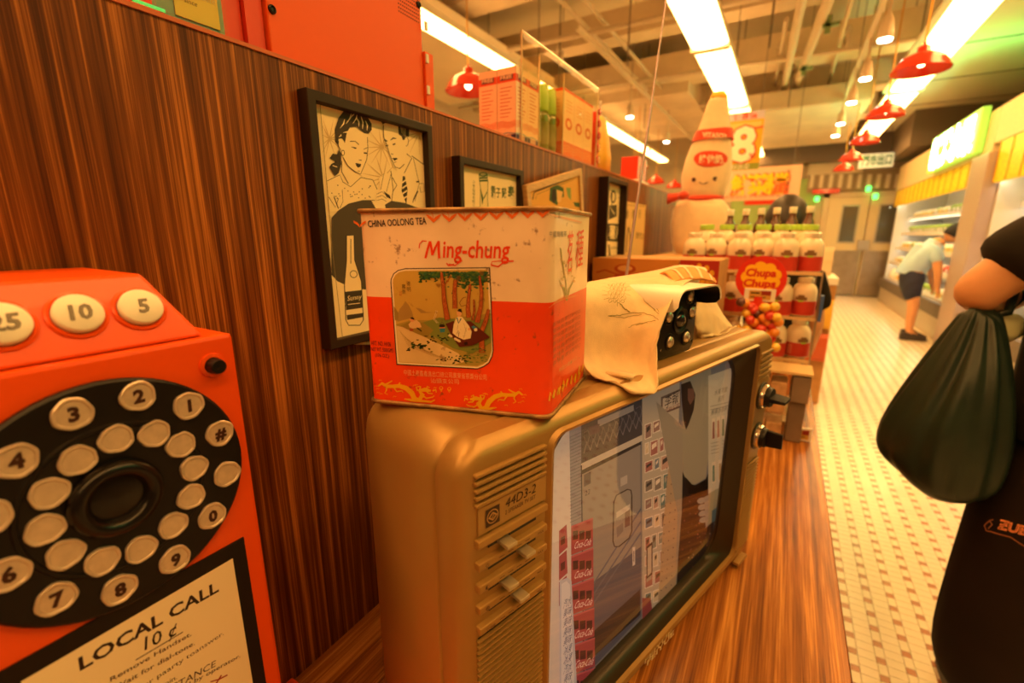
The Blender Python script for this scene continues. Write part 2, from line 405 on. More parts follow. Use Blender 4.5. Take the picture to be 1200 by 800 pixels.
# two fat pipes seen right of the middle light, their rods, and the thinner runs
def zp(x, y, z): return onz(x, y, z)
pipe([zp(982, -30, 3.35), zp(930, 108, 3.42)], .05, None, 'fat cream pipe, right one of the pair above the pendant lamps')
pipe([zp(946, -30, 3.35), zp(917, 112, 3.42)], .042, None, 'fat cream pipe, left one of the pair above the pendant lamps')
pipe([zp(922, 22, 3.4), zp(908, 100, 3.5)], .02, None, 'thin cream conduit just left of the two fat ceiling pipes')
for i, y in enumerate((4.9, 6.7, 8.4)):
    pipe([(-5, y, 3.38), (1.1, y+.3, 3.38)], .028, 'cream cross pipes under the ceiling', 'cream painted pipe crossing the shop below the beams, ' + ('nearest', 'middle', 'farthest')[i] + ' of three')
for i, x in enumerate((-2.1, -1.9, .25)):
    pipe([(x, .5, 3.46), (x, 12.3, 3.46)], .022, 'thin conduits running down the shop', 'thin conduit running lengthwise below the ceiling, ' + ('leftmost', 'middle', 'rightmost')[i] + ' of three')
rn = random.Random(3)
for i in range(9):
    x = rn.uniform(-3.8, .3); y = rn.uniform(4.5, 9.5)
    o = MB().tube([(x+.16*math.sin(a/2.0)*.3, y+.02*a, 3.5+.10*math.sin(a)) for a in [k*.6 for k in range(12)]], .02, 6).build('flexible_hose', M_PIPE, smooth=True)
    tag(o, 'short flexible hose sagging between the ceiling beams', 'hose', 'flexible hoses between the beams')
for i, (x, y) in enumerate([(-3.4, 5.2), (-2.5, 5.3), (-1.6, 5.0), (-.35, 5.2), (-.2, 7.6), (-2.2, 7.9), (-3.1, 7.5)]):
    o = MB().cyl((x, y, 2.98), (x, y, 4.2), .008, seg=6).build('hanger_rod', M_DARKW); tag(o, 'thin dark threaded rod hanging from the ceiling', 'rod', 'threaded rods hanging from the ceiling')
# green cable tray pieces
for x, y, z in ((.12, 5.9, 3.3), (-.05, 7.2, 3.3)):
    o = MB().box(x-.07, x+.07, y, y+.05, z, z+.03).box(x-.05, x+.0, y+.0, y+.02, z-.06, z+.1).build('cable_bracket', mat('green_bracket', (.22, .36, .18), .5)); tag(o, 'small green bracket fixed below the ceiling pipes, ' + ('nearer' if y < 6 else 'farther') + ' one', 'bracket', 'green brackets by the ceiling pipes')

# ---------------------------------------------------------------- fluorescent rows
M_TUBE = mat('glowing_diffuser', (1, 1, 1), .5, emit=TUBE_COL, es=TUBE_E)
M_FILL = mat('ceiling_fill_glow', (1, 1, 1), .5, emit=TUBE_COL, es=TUBE_E*.22)
M_HOUS = mat('lamp_housing', (.80, .72, .55), .4)
def strip(xc, wd, y0, y1, z, label, grp):
    r = root('fluorescent_light', (xc, (y0+y1)/2, z), label, 'ceiling light', group=grp)
    MB().box(xc-wd/2, xc+wd/2, y0, y1, z+.03, z+.09).build('housing', M_HOUS, r, bevel=.008)
    MB().loft([[(xc + wd/2*.97*math.cos(a), yy, z+.03-.035*math.sin(a)) for a in [math.pi*k/8 for k in range(9)]] for yy in (y0+.02, y1-.02)]).build('diffuser', M_TUBE, r)
    MB().box(xc-wd*.3, xc+wd*.3, y0+.1, y1-.1, z+.0905, z+.10).build('ceiling_fill_panel', M_FILL, r)  # glowing top face added to brighten the ceiling above the fittings
    for yy in (y0, y1-.02): MB().box(xc-wd/2, xc+wd/2, yy, yy+.02, z-.01, z+.03).build('end_cap', M_HOUS, r)
    for yy in (y0+.3, y1-.3): MB().cyl((xc, yy, z+.09), (xc, yy, 4.2), .006, seg=6).build('hanger_rod', M_DARKW, r)
    return r
for (y0, y1, w_) in ((-3.2, .3, 'behind the camera'), (.36, 2.66, 'overhead'), (2.72, 5.01, 'nearest one in the photo'), (5.06, 7.34, 'second in view'), (7.4, 12.4, 'farthest, past the price poster')):
    strip(-.83, .33, y0, y1, 3.0, 'long glowing fluorescent fitting of the middle row, ' + w_, 'middle row of fluorescent lights')
for (y0, y1, w_) in ((-3.2, 1.25, 'beside the camera'), (1.3, 4.2, 'out of frame overhead'), (4.26, 7.6, 'nearest one in the photo'), (7.66, 11.4, 'farthest one')):
    strip(1.02, .33, y0, y1, 3.0, 'long glowing fluorescent fitting of the right row at the right, ' + w_, 'right row of fluorescent lights')
for (y0, y1, w_) in ((-1.4, 1.9, 'hidden by the orange cabinet'), (1.96, 5.6, 'behind the nearest red pendant'), (5.66, 10.0, 'beyond the yellow bag'), (10.06, 11.75, 'the farthest')):
    strip(-2.77, .24, y0, y1, 3.0, 'long glowing fluorescent fitting of the left row, ' + w_, 'left row of fluorescent lights')
# perforated reflector beside the right row
lv = MB().box(.79, .85, 4.27, 7.6, 3.005, 3.03)
tag(lv.build('perforated_reflector', M_HOUS), 'perforated metal reflector strip along the left side of the right light row', 'reflector')

# ---------------------------------------------------------------- red pendant lamps
M_RED = mat('red_enamel', (.62, .035, .012), .22, coat=.5)
M_BULB = mat('warm_bulb', (1, .9, .7), .4, emit=(1, .72, .35), es=14)
M_GOLD = mat('brass_cord', (.6, .32, .05), .4, .5)
def pendant(loc, label='', group=None, s=1., tilt=0):
    r = root('pendant_lamp', loc, label, 'lamp', group=group); x, y, z = loc
    M = Matrix.Translation((x, y, z)) @ Matrix.Diagonal((1, 1, 1.0, 1))
    MB().lathe([(.182*s, 0), (.186*s, .006), (.176*s, .020*s), (.160*s, .055*s), (.130*s, .092*s), (.085*s, .118*s), (.050*s, .130*s), (.045*s, .134*s), (.043*s, .132*s), (.048*s, .127*s), (.082*s, .114*s), (.126*s, .088*s), (.155*s, .052*s), (.171*s, .020*s), (.180*s, .004)], 28, M, cap0=False, cap1=False).build('shade', M_RED, r, smooth=True, angle=60)
    MB().lathe([(.050*s, .128*s), (.042*s, .135*s), (.038*s, .168*s), (.024*s, .178*s), (.012*s, .182*s), (.01*s, .195*s)], 14, M).build('neck', M_RED, r, smooth=True, angle=50)
    MB().sph((x, y, z+.045), .026*s, 10, 7).build('bulb', M_BULB, r, smooth=True)
    MB().cyl((x, y, z+.19*s), (x, y, 4.2), .006, seg=6).build('cord', M_GOLD, r)
    return r
P_R = [(1078, 84, 2.28, 'nearest the camera'), (1037, 137, 2.34, 'second from the camera'), (1013, 168, 2.34, 'third from the camera'), (997, 188, 2.32, 'fourth from the camera'), (988, 200, 2.33, 'farthest from the camera')]
for x, y, z, w_ in P_R:
    p = onz(x, y, z); pendant(p, s=.80, label='glossy red enamel dome pendant lamp over the aisle, ' + w_, group='red pendants over the aisle')
for x, y, z, w_ in [(549, 108, 2.42, 'the large one above the framed prints'), (742, 206, 2.37, 'half hidden behind the yellow bag'), (768, 215, 2.33, 'behind the small red box'), (746, 197, 2.40, 'right behind the red display side'), (790, 220, 2.37, 'beside the plush bottle'), (778, 214, 2.37, 'between the box and the plush bottle')]:
    if x == 778: continue
    p = onz(x, y, z); pendant(p, 'red enamel dome pendant lamp beyond the partition, ' + w_, 'red pendants beyond the partition')
# ---------------------------------------------------------------- track spots
M_SPOT = mat('spot_white', (.62, .52, .38), .4); M_LED = mat('spot_lens', (1, 1, 1), .4, emit=(1, .88, .62), es=22)
def rail(x, y0, y1, z, label):
    o = MB().box(x-.02, x+.02, y0, y1, z, z+.04).build('track_rail', M_PIPE); tag(o, label, 'lighting track')
def spot(p, label, group, s=1.):
    r = root('spotlight', p, label, 'spotlight', group=group); M = Matrix.Translation(p)
    MB().lathe([(.052*s, 0), (.055*s, .01), (.05*s, .06), (.038*s, .13), (.022*s, .16), (.02*s, .17)], 16, M).build('lamp_head', M_SPOT, r, smooth=True, angle=50)
    MB().lathe([(.046*s, -.012), (.048*s, .002)], 16, M).build('lens', M_LED, r)
    MB().cyl(p+Vector((0, 0, .16)), p+Vector((0, 0, .34)), .012, seg=8).build('stem', M_SPOT, r); MB().cyl(p+Vector((0, 0, .34)), Vector((p.x, p.y, 4.2)), .004, seg=6).build('suspension_rod', M_DARKW, r)
xs = onz(1037, 46, 2.75).x
for x, y, w_ in [(1037, 46, 'nearest'), (1014, 92, 'second'), (998, 120, 'third'), (985, 145, 'fourth'), (979, 159, 'farthest')]:
    p = onz(x, y, 2.75); spot(p, 'small white track spotlight left of the aisle pendants, ' + w_ + ' on its track', 'spots on the aisle track', .95)
rail(xs-.02, 2.9, 10.5, 3.09, 'pale lighting track above the row of aisle spotlights')
for x, y, w_ in [(738, 137, 'left of the antenna'), (781, 166, 'right of the antenna')]:
    p = onz(x, y, 2.85); spot(p, 'small glowing track spotlight in the middle of the photo, ' + w_, 'spots on the middle track', .9)
p0 = onz(676, 46, 3.1); p1_ = onz(822, 182, 3.1)
rail(p0.x, p0.y, p1_.y, 3.18, 'grey green lighting track running above the acrylic display')

# ---------------------------------------------------------------- refrigerated cases on the right
M_CASE = mat('case_enamel', (.50, .45, .38), .4, var=.05); M_SHELF = mat('white_shelf', (.78, .78, .76), .35)
M_YEL = mat('yellow_canopy', (1., .66, .02), .45, var=.2, scale=26, bump=.5, bscale=40)
M_FASC = mat('beige_fascia', (.74, .60, .36), .6, var=.05); M_CASEIN = mat('case_liner', (.66, .68, .66), .4)
M_COOL = mat('case_led', (1, 1, 1), .4, emit=(1.0, .84, .58), es=8)
def case(y0, y1, zc0, zc1, label):
    r = root('refrigerated_case', (2.1, (y0+y1)/2, 0), label, 'display fridge')
    MB().box(1.76, 2.6, y0, y1, .0, .40).build('base', M_CASE, r, bevel=.015)
    MB().box(1.71, 1.76, y0, y1, .30, .47).build('bumper', mat('dark_bumper', (.12, .10, .09), .5), r)
    MB().box(2.52, 2.6, y0, y1, .40, 2.09).build('back_panel', M_CASEIN, r)
    MB().box(1.80, 2.6, y0, y1, 2.10, 2.14).build('top_panel', M_CASE, r)
    for yy in (y0, y1-.03): MB().box(1.80, 2.55, yy, yy+.03, .40, 2.09).build('side_panel', M_CASEIN, r)
    cn = MB().box(1.75, 1.79, y0, y1, zc0, zc1).build('canopy', M_YEL, r)
    n = int((y1-y0)/.30)
    for k in range(n+1): MB().box(1.743, 1.75, y0+k*(y1-y0)/n-.006, y0+k*(y1-y0)/n+.006, zc0, zc1).build('canopy_seam', M_GOLD, cn)
    MB().box(1.795, 1.835, y0, y1, zc0+.02, zc0+.045).build('light_strip', M_COOL, r)
    for i, z in enumerate((.47, .78, 1.06, 1.34, 1.62)):
        xf = 1.80+.05*i
        sh = MB().box(xf, 2.52, y0+.03, y1-.03, z-.02, z).build('shelf', M_SHELF, r)
        MB().box(xf-.015, xf, y0+.03, y1-.03, z-.03, z+.025).build('price_rail', M_SHELF, sh)
        if i: MB().box(xf+.03, xf+.05, y0+.05, y1-.05, z-.028, z-.021).build('light_strip', M_COOL, sh)
    return r
case(7.35, 12.0, 1.86, 2.15, 'long open refrigerated case of produce under a yellow canopy, behind the stooping person')
case(3.2, 6.78, 1.84, 2.24, 'open refrigerated display case at the right edge, nearer than the grey pillar')
o = MB().box(1.745, 1.86, 7.0, 12.1, 2.155, 2.62).build('fascia', M_FASC, bevel=.01); tag(o, 'beige fascia board behind the illuminated sign, above the far refrigerated case', 'fascia')
o = MB().box(1.745, 1.86, 3.0, 6.99, 2.245, 2.62).build('fascia', M_FASC, bevel=.01); tag(o, 'beige fascia board at the upper right edge, above the nearer refrigerated case', 'fascia')
o = MB().box(1.68, 2.6, 6.80, 7.33, 0, 2.15).build('pillar', mat('mauve_grey_panel', (.42, .34, .33), .4), bevel=.01); tag(o, 'mauve grey pillar between the two refrigerated cases', 'pillar')
# sign
sg = root('illuminated_sign', (1.68, 8.25, 2.28), 'overexposed green and white illuminated shop sign on the beige fascia', 'sign')
MB().box(1.66, 1.735, 7.25, 9.3, 2.20, 2.68).build('sign_box', mat('lime_sign', (.30, .60, .10), .4, emit=(.30, .60, .06), es=.8), sg, bevel=.01)
M_NEON = mat('green_neon_letters', (1, 1, 1), .4, emit=(.40, 1.0, .48), es=14)
cv = Canvas(frame(Vector((1.655, 9.2, 2.33)), (0, -1, 0), (0, 0, 1)))
GLY = MB()
vs, fs = glyphs('新鮮水果', .05)
x_0 = min(v[0] for v in vs); x_1 = max(v[0] for v in vs)
GLY.add([(1.652, 9.2-(a-x_0)/(x_1-x_0)*1.85, 2.275+b*.43) for a, b in vs], fs); GLY.build('sign_lettering', M_NEON, sg)
# produce packs
def pack(kind, c1, c2):
    r = root('produce_pack', (0, 0, 0), kind, 'packed produce')
    MB().loft([[(-.055, -.075, 0), (.055, -.075, 0), (.055, .075, 0), (-.055, .075, 0)], [(-.065, -.085, .03), (.065, -.085, .03), (.065, .085, .03), (-.065, .085, .03)]]).build('tray', mat('foam_tray', (.82, .84, .82), .5), r)
    b = MB(); rr = random.Random(hash(kind) % 1000 if False else len(kind))
    for k in range(5): b.sph((rr.uniform(-.03, .03), -.06+.03*k, .06+rr.uniform(-.01, .04)), rr.uniform(.032, .046), 8, 6)
    b.build('contents', c1, r, smooth=True)
    MB().box(-.075, -.068, -.045, .01, .03, .085).build('sticker', c2, r)
    return r
cG = mat('leaf_green', (.25, .42, .08), .5, var=.4); cW = mat('pale_produce', (.80, .78, .62), .4, var=.15); cR = mat('red_produce', (.6, .06, .03), .35, var=.3); cO = mat('orange_produce', (.85, .38, .05), .4, var=.2)
stick = mat('white_sticker', (.85, .83, .8), .5); sticky = mat('yellow_sticker', (.85, .6, .08), .5)
protos = [pack('foam tray of leafy green vegetables on a refrigerated shelf', cG, stick), pack('foam tray of pale wrapped produce on a refrigerated shelf', cW, sticky),
          pack('foam tray of red produce on a refrigerated shelf', cR, stick), pack('foam tray of orange produce on a refrigerated shelf', cO, sticky)]
grps = ['trays of green vegetables in the cases', 'trays of pale produce in the cases', 'trays of red produce in the cases', 'trays of orange produce in the cases']
used = [0]*4
rp = random.Random(11)
for (ya, yb, shelves) in ((7.45, 11.8, (0, 1, 2, 3, 4)), (4.6, 6.7, (2, 3, 4))):
    for i in shelves:
        z = (.47, .78, 1.06, 1.34, 1.62)[i]; y = ya+.06; kd = 1
        while y < yb:
            if rp.random() < .35: kd = rp.choice((0, 1, 1, 0, 3, 2, 1))
            loc = (1.80+.05*i+.095, y, z+.001)
            pr = protos[kd]
            if not used[kd]: pr.location = loc; pr['group'] = grps[kd]; used[kd] = 1
            else: clone(pr, loc, rp.uniform(-.12, .12), group=grps[kd])
            y += .188
# ================================================================ PARTITION AND COUNTER
M_WALN = wood('walnut_laminate', (.065, .014, .002), (.185, .052, .007), (.56, .20, .034), 2, .42, 2.1)
M_COUNT = wood('counter_laminate', (.13, .035, .007), (.33, .115, .020), (.66, .29, .06), 1, .24, 1.1)
XP, ZT = -.52, 1.517
pr = root('wood_partition', (-.66, .6, 0), 'long dark striped wood partition with rounded end, behind the television and framed prints', 'partition')
poly = [(-.52, -2.4), (-.52, 2.55)] + [(-.66+.14*math.cos(a), 2.55+.14*math.sin(a)) for a in [math.pi*k/12 for k in range(1, 12)]] + [(-.80, 2.55), (-.80, -2.4)]
MB().prism(poly, ZT-.003).build('panel', M_WALN, pr)
MB().prism([(x*1.0 - (.002 if x < -.66 else -.002), y) for x, y in poly], .004, Matrix.Translation((0, 0, ZT-.003))).build('top_edge', mat('red_orange_edge', (.55, .12, .03), .4), pr)
ct = root('wood_counter', (-.19, .8, 0), 'orange brown striped wood counter the television and telephone stand on', 'counter')
MB().box(XP+.001, .148, -1.2, 2.62, .685, .72).build('worktop', M_COUNT, ct, bevel=.002)
MB().box(XP+.001, .10, -1.2, 2.55, 0, .685).build('cabinet_base', M_WALN, ct)

# ================================================================ TELEVISION
dv = Vector((.28214751, .95937104, 0)); TVO = Vector((-.0008, .8873, .7206))
TVM = frame(TVO, dv, (0, 0, 1))      # local x: along the width (0 = right corner), y: up, z: outward
TN = Vector((dv.y, -dv.x, 0))
def tvpt(u, z, n): return TVM @ Vector((u, z, n))
def tvuz(px, py, n):
    d = ray(px, py); o = TVO + TN*n; q = CP + d*((o-CP).dot(TN)/d.dot(TN)); q = TVM.inverted() @ q; return q.x, q.y
def rr(u0, u1, z0, z1, r, n, k=5):
    P_ = []
    for cx, cy, a0 in ((u1-r, z1-r, 0), (u0+r, z1-r, 90), (u0+r, z0+r, 180), (u1-r, z0+r, 270)):
        for i in range(k+1):
            a = math.radians(a0+90*i/k); P_.append((cx+r*math.cos(a), cy+r*math.sin(a), n))
    return P_
M_TV = mat('bronze_plastic', (.37, .215, .062), .38, .35, var=.08, scale=8, bump=.06, bscale=500, spec=.5)
M_TVD = mat('dark_bronze_surround', (.030, .018, .008), .35, .0, spec=.3)
M_BADGE = mat('badge_brown', (.07, .035, .02), .5)
tv = root('television', tvpt(-.33, 0, -.08), 'old bronze coloured television with vertical control strips and a bright picture on its screen', 'television', rz=math.atan2(dv.y, dv.x))
W_, H_ = -.672, .442
def TB(): m = MB(); m.M = TVM; return m
Z0 = .012
TB().loft([rr(W_+.03, -.03, Z0+.02, H_-.02, .03, -.185), rr(W_+.008, -.008, Z0, H_-.002, .034, -.168), rr(W_+.001, -.001, Z0, H_, .034, -.155), rr(W_, 0, Z0, H_, .034, -.038), rr(W_+.003, -.003, Z0, H_-.002, .032, -.0345)]).build('cabinet', M_TV, tv, smooth=True, angle=50)
TB().loft([rr(W_+.10, -.10, Z0+.05, H_-.06, .05, -.262), rr(W_+.05, -.05, Z0+.03, H_-.03, .05, -.21), rr(W_+.035, -.035, Z0+.02, H_-.02, .04, -.18)]).build('back_cover', BLACK, tv, smooth=True, angle=50)
OU0, OU1, OZ0, OZ1 = -.568, -.066, .036, .424
TB().loft([rr(W_+.003, -.003, Z0, H_-.002, .032, -.0335), rr(W_, 0, Z0, H_, .032, -.031), rr(W_, 0, Z0, H_, .030, -.012), rr(W_+.005, -.003, Z0+.002, H_-.006, .022, -.004), rr(W_+.012, -.006, Z0+.006, H_-.012, .014, 0),
           rr(OU0-.007, OU1+.004, OZ0-.006, OZ1+.005, .018, 0), rr(OU0-.004, OU1+.002, OZ0-.004, OZ1+.003, .018, .004), rr(OU0, OU1, OZ0, OZ1, .016, .003), rr(OU0, OU1, OZ0, OZ1, .016, -.004)], False, False).build('front_bezel', M_TV, tv, smooth=True, angle=35)
SU0, SU1, SZ0, SZ1 = -.550, -.092, .045, .413
TB().loft([rr(OU0, OU1, OZ0, OZ1, .016, -.003), rr(OU0+.006, OU1-.008, OZ0+.008, OZ1-.006, .02, -.010), rr(SU0, SU1, SZ0, SZ1, .052, -.022), rr(SU0, SU1, SZ0, SZ1, .052, -.030)], False, False).build('screen_surround', M_TVD, tv, smooth=True, angle=50)
# ----- the picture on the screen
SN = -.0295
cv = Canvas(frame(tvpt(0, 0, SN), dv, (0, 0, 1)), .00003); H = hexc
cv.rect(-.60, .03, -.06, .43, H('#6f7278'))
cv.setview(0, 0, 1); P = cv.poly
P([(640, 500), (668, 500), (672, 810), (640, 830)], H('#c2bfc0'))
P([(667, 500), (683, 490), (686, 740), (672, 780)], H('#7c8496'))
for i in range(26): cv.line([(668, 512+i*4), (681, 506+i*4)], .8, H('#5d6478'))
P([(681, 498), (753, 462), (753, 509), (681, 543)], H('#45434b'))                       # lattice above the door
for i in range(9):
    x = 684+i*7.6; y = 531-(x-684)*.47
    cv.line([(x, y), (x+3.8, y-14), (x+7.6, y-4)], 1.1, H('#74727a')); cv.line([(x, y-20), (x+3.8, y-9), (x+7.6, y-24)], 1.0, H('#6a6870')); cv.line([(x, y-24), (x+5, y-27), (x+7, y-20)], .8, H('#6a6870'))
P([(700, 492), (742, 474), (742, 481), (700, 500)], H('#96938c')); P([(690, 500), (702, 496), (702, 506), (690, 510)], H('#5c4454'))
P([(681, 543), (753, 509), (753, 516), (681, 551)], H('#b3ad9e'))
P([(681, 551), (751, 517), (751, 521), (681, 556)], H('#2f2b2f'))
P([(682, 556), (750, 521), (751, 705), (686, 770)], H('#85827f'))                          # steel door
P([(684, 690), (751, 640), (751, 722), (687, 790)], H('#50546c'))  # lower door painted darker: no floor reflection on the glass there
for k, (a, b) in enumerate([(700, 640), (712, 655), (722, 668)]): P([(684, a), (751, b-46), (751, b-43), (684, a+3)], H('#5b6078'))
cv.line([(681, 545), (684, 790)], 1.4, H('#33343d'))
P([(688, 746), (750, 690), (750, 720), (689, 775)], H('#2c2632'))
for k in range(3): cv.circ(690, 750+k*11, .7, H('#b8b4b0'), 6)
P([(684, 556), (692, 552), (692, 566), (684, 570)], H('#55525a')); cv.text('22', 685, 581, 6, H('#33343d'), to=(691, 578))
P([(727, 560), (735, 556), (735, 566), (727, 570)], H('#a5a09a'))
fr_ = [(719, 588), (722, 580), (735, 573), (739, 574), (740, 580), (740, 622), (737, 630), (725, 640), (720, 640), (718, 634), (719, 588)]
P(fr_[:-1], H('#8b8780')); P([(722, 600), (738, 590), (738, 596), (722, 607)], H('#b5b0a8')); P([(722, 618), (730, 612), (730, 622), (723, 630)], H('#746f70')); P([(732, 600), (738, 597), (738, 615), (732, 618)], H('#6a4f50'))
cv.line(fr_, 1.5, H('#4a3b33'))
P([(741, 641), (744, 640), (744, 661), (741, 663)], H('#c0bcb8')); cv.line([(742.5, 645), (742.5, 658)], .8, H('#3a3a44'))
P([(752, 462), (796, 445), (790, 700), (752, 742)], H('#a59f8c'))                          # postered wall
po = [('#c5b9a0', 758, 500), ('#4b5c70', 762, 500)]
rp2 = random.Random(5); y = 497
for row in range(11):
    x = 755.0; yy = 497+row*22
    for c_ in range(4):
        wd = 5+rp2.random()*5; hh = 12+rp2.random()*8; y0 = yy-(x-755)*.35
        if x+wd > 786: break
        c0 = rp2.choice(['#8f6a60', '#6e8278', '#a05a52', '#5e7286', '#c2ad84', '#7b6f62', '#b88a70', '#587a74'])
        P([(x, y0), (x+wd, y0-wd*.35), (x+wd, y0-wd*.35+hh), (x, y0+hh)], H('#cfc6b2')); P([(x+.8, y0+1), (x+wd-.8, y0-wd*.35+1.3), (x+wd-.8, y0-wd*.35+hh-1.5), (x+.8, y0+hh-1)], H(c0))
        P([(x+2, y0+4), (x+wd-2, y0+3-wd*.3), (x+wd-2, y0+hh*.45-wd*.3), (x+2, y0+hh*.55)], H(rp2.choice(['#d4c8b0', '#3f3a38', '#9a9080'])))
        x += wd+1.2
P([(774, 465), (797, 455), (797, 477), (774, 486)], H('#6b5648')); P([(776, 467), (796, 458), (796, 475), (776, 483)], H('#b5a890')); cv.text('李報', 778, 478, 12, H('#3a2c26'), to=(794, 470)); cv.text('百貨公司', 778, 484, 4, H('#7a3226'), to=(795, 476))
P([(752, 700), (762, 700), (765, 725), (752, 745)], H('#8c2f3a')); P([(757, 640), (764, 634), (764, 672), (757, 678)], H('#4a3028')); P([(758.2, 642), (762.8, 638), (762.8, 670), (758.2, 675)], H('#b5a58c'))
P([(793, 505), (800, 520), (798, 640), (788, 720), (769, 726), (776, 620), (781, 560), (786, 525)], H('#a58a62'))   # coat
for i in range(15):
    for j in range(3): cv.circ(781+j*6-i*.55, 548+i*11-j*3, .9, H('#77604a'), 6)
P([(768, 470), (800, 500), (796, 700), (790, 715), (793, 600)], H('#8c8672'), )
P([(798, 445), (812, 440), (832, 430), (835, 480), (830, 530), (826, 560), (812, 568), (800, 560), (799, 510)], H('#8e8a70'))   # neck and chest
P([(797, 450), (808, 446), (814, 462), (812, 480), (806, 497), (803, 503), (800, 492), (798, 470)], H('#332722')); P([(805, 455), (812, 455), (813, 466), (808, 474), (805, 468)], H('#6e4a3c'))
P([(799, 552), (805, 566), (816, 568), (828, 560), (833, 540), (838, 575), (838, 600), (835, 670), (822, 690), (790, 718), (794, 650), (798, 600)], H('#1b1a22'))
P([(802, 558), (812, 569), (826, 561), (832, 548), (830, 572), (818, 582), (806, 577)], H('#0d0d12'))
for i in range(70): cv.circ(rp2.uniform(799, 832), rp2.uniform(585, 690), rp2.uniform(.5, 1.1), H(rp2.choice(['#6b3030', '#7d7468', '#4a3b4c', '#8b5a4a'])), 5, up=False)
for k in range(4): cv.circ(821+k*.8, 586+k*7.5, 5.2, H('#8b8f88'), 10, ry=3.4, rot=-.35)
P([(824, 582), (832, 578), (832, 612), (826, 618)], H('#83877f'))
P([(829, 440), (858, 430), (858, 562), (829, 578)], H('#b3b199'))                          # menu poster
cv.text('水果茶飲', 836, 463, 5, H('#6a6a5c'), to=(851, 458)); cv.text('系列', 840, 471, 5, H('#6a6a5c'), to=(847, 468)); cv.line([(831, 476), (856, 470)], .6, H('#77776a')); cv.line([(831, 480), (856, 474)], .6, H('#77776a')); cv.text('鮮果冰茶系列', 832, 486, 5, H('#5a5a50'), to=(854, 479))
for k, c_ in enumerate(['#8e4a3a', '#a86a48', '#6a7a4a', '#a8884a']):
    x = 833+k*5.6; y0 = 490-k*1.6; P([(x, y0), (x+4, y0-1), (x+4, y0+24), (x, y0+25)], H('#cbbf9e')); P([(x+1, y0+4), (x+3, y0+3.5), (x+3.4, y0+23), (x+.6, y0+24)], H(c_))
for k, c_ in enumerate(['#4a7a6a', '#a88a4a', '#9a8a70']):
    x = 833+k*7.6; y0 = 541-k*2.2; P([(x, y0), (x+4.5, y0-1), (x+4.5, y0+23), (x, y0+25)], H('#cbbf9e')); P([(x+1, y0+4), (x+3.5, y0+3.5), (x+3.8, y0+22), (x+.8, y0+23)], H(c_))
for k in range(4): cv.line([(832, 519+k*4), (841, 517+k*4)], .8, H('#84826f')); cv.line([(845, 516+k*4), (854, 514+k*4)], .8, H('#84826f'))
P([(829, 578), (858, 562), (856, 590), (829, 615)], H('#8b8c68')); P([(833, 598), (851, 585), (850, 602), (833, 612)], H('#2d6170')); P([(836, 612), (848, 604), (842, 640), (838, 680), (832, 690), (833, 640)], H('#56707a'))
P([(858, 430), (872, 424), (870, 560), (858, 566)], H('#78907f')); 
for k in range(28): cv.line([(858, 434+k*4.4), (871, 429+k*4.4)], .5, H('#5c7468'))
P([(862, 514), (872, 500), (870, 640), (858, 660), (855, 600)], H('#141620'))
# red crates and the white board
def crate(x0, x1, y0, h, dy):
    P([(x0, y0), (x1, y0-dy), (x1, y0-dy+h), (x0, y0+h)], H('#a52a42')); P([(x0, y0), (x1, y0-dy), (x1, y0-dy+2.2), (x0, y0+2.4)], H('#c04256'))
    for q in (0, 1, 2):
        a = x0+2+q*(x1-x0-3)/3; b = a+(x1-x0-6)/3.2; P([(a, y0+6), (b, y0+5), (b, y0+15), (a, y0+16.5)], H('#4a1a2a'))
    cv.text('Coca-Cola', x0+3, y0+h-7, 8, H('#e3c6cc'), to=(x1-3, y0+h-12), shear=.2)
for i in range(6): crate(669, 694.5+i*.5, 616+i*35, 34, 10)
for i in range(3): P([(655, 622+i*30), (664, 614+i*30), (665, 641+i*30), (655, 650+i*30)], H('#a53048')); P([(657, 630+i*30), (662, 627+i*30), (662, 636+i*30), (657, 639+i*30)], H('#5a2030'))
P([(655, 680), (664, 676), (669, 680), (676, 815), (655, 830)], H('#aab6d2')); P([(657, 684), (663, 680), (667, 684), (673, 812), (657, 826)], H('#c4cde0'))
for k in range(10): cv.text(random.Random(k).choice(['美味', '汽水', '冰凍']), 659, 712+k*11, 8, H('#44588c'), to=(668, 707+k*11))
M_SCR = printmat('screen_picture', .6, emit=.25)
def scol(c_):
    l_ = .3*c_[0]+.6*c_[1]+.1*c_[2]; return tuple((l_*.30+k_*.70)*t_ for k_, t_ in zip(c_, (1.08, .94, .78)))
cv.col = [scol(c_) for c_ in cv.col]
cv.build('screen', M_SCR, tv)
TB().add([(p[0], p[1], 0) for p in rr(SU0-.004, SU1+.004, SZ0-.004, SZ1+.004, .05, 0)], [tuple(range(24))], Matrix.Translation((0, 0, -.0235))).build('screen_glass', clear('screen_glass', (.92, .93, .96), refl=.07, rough=.02), tv)
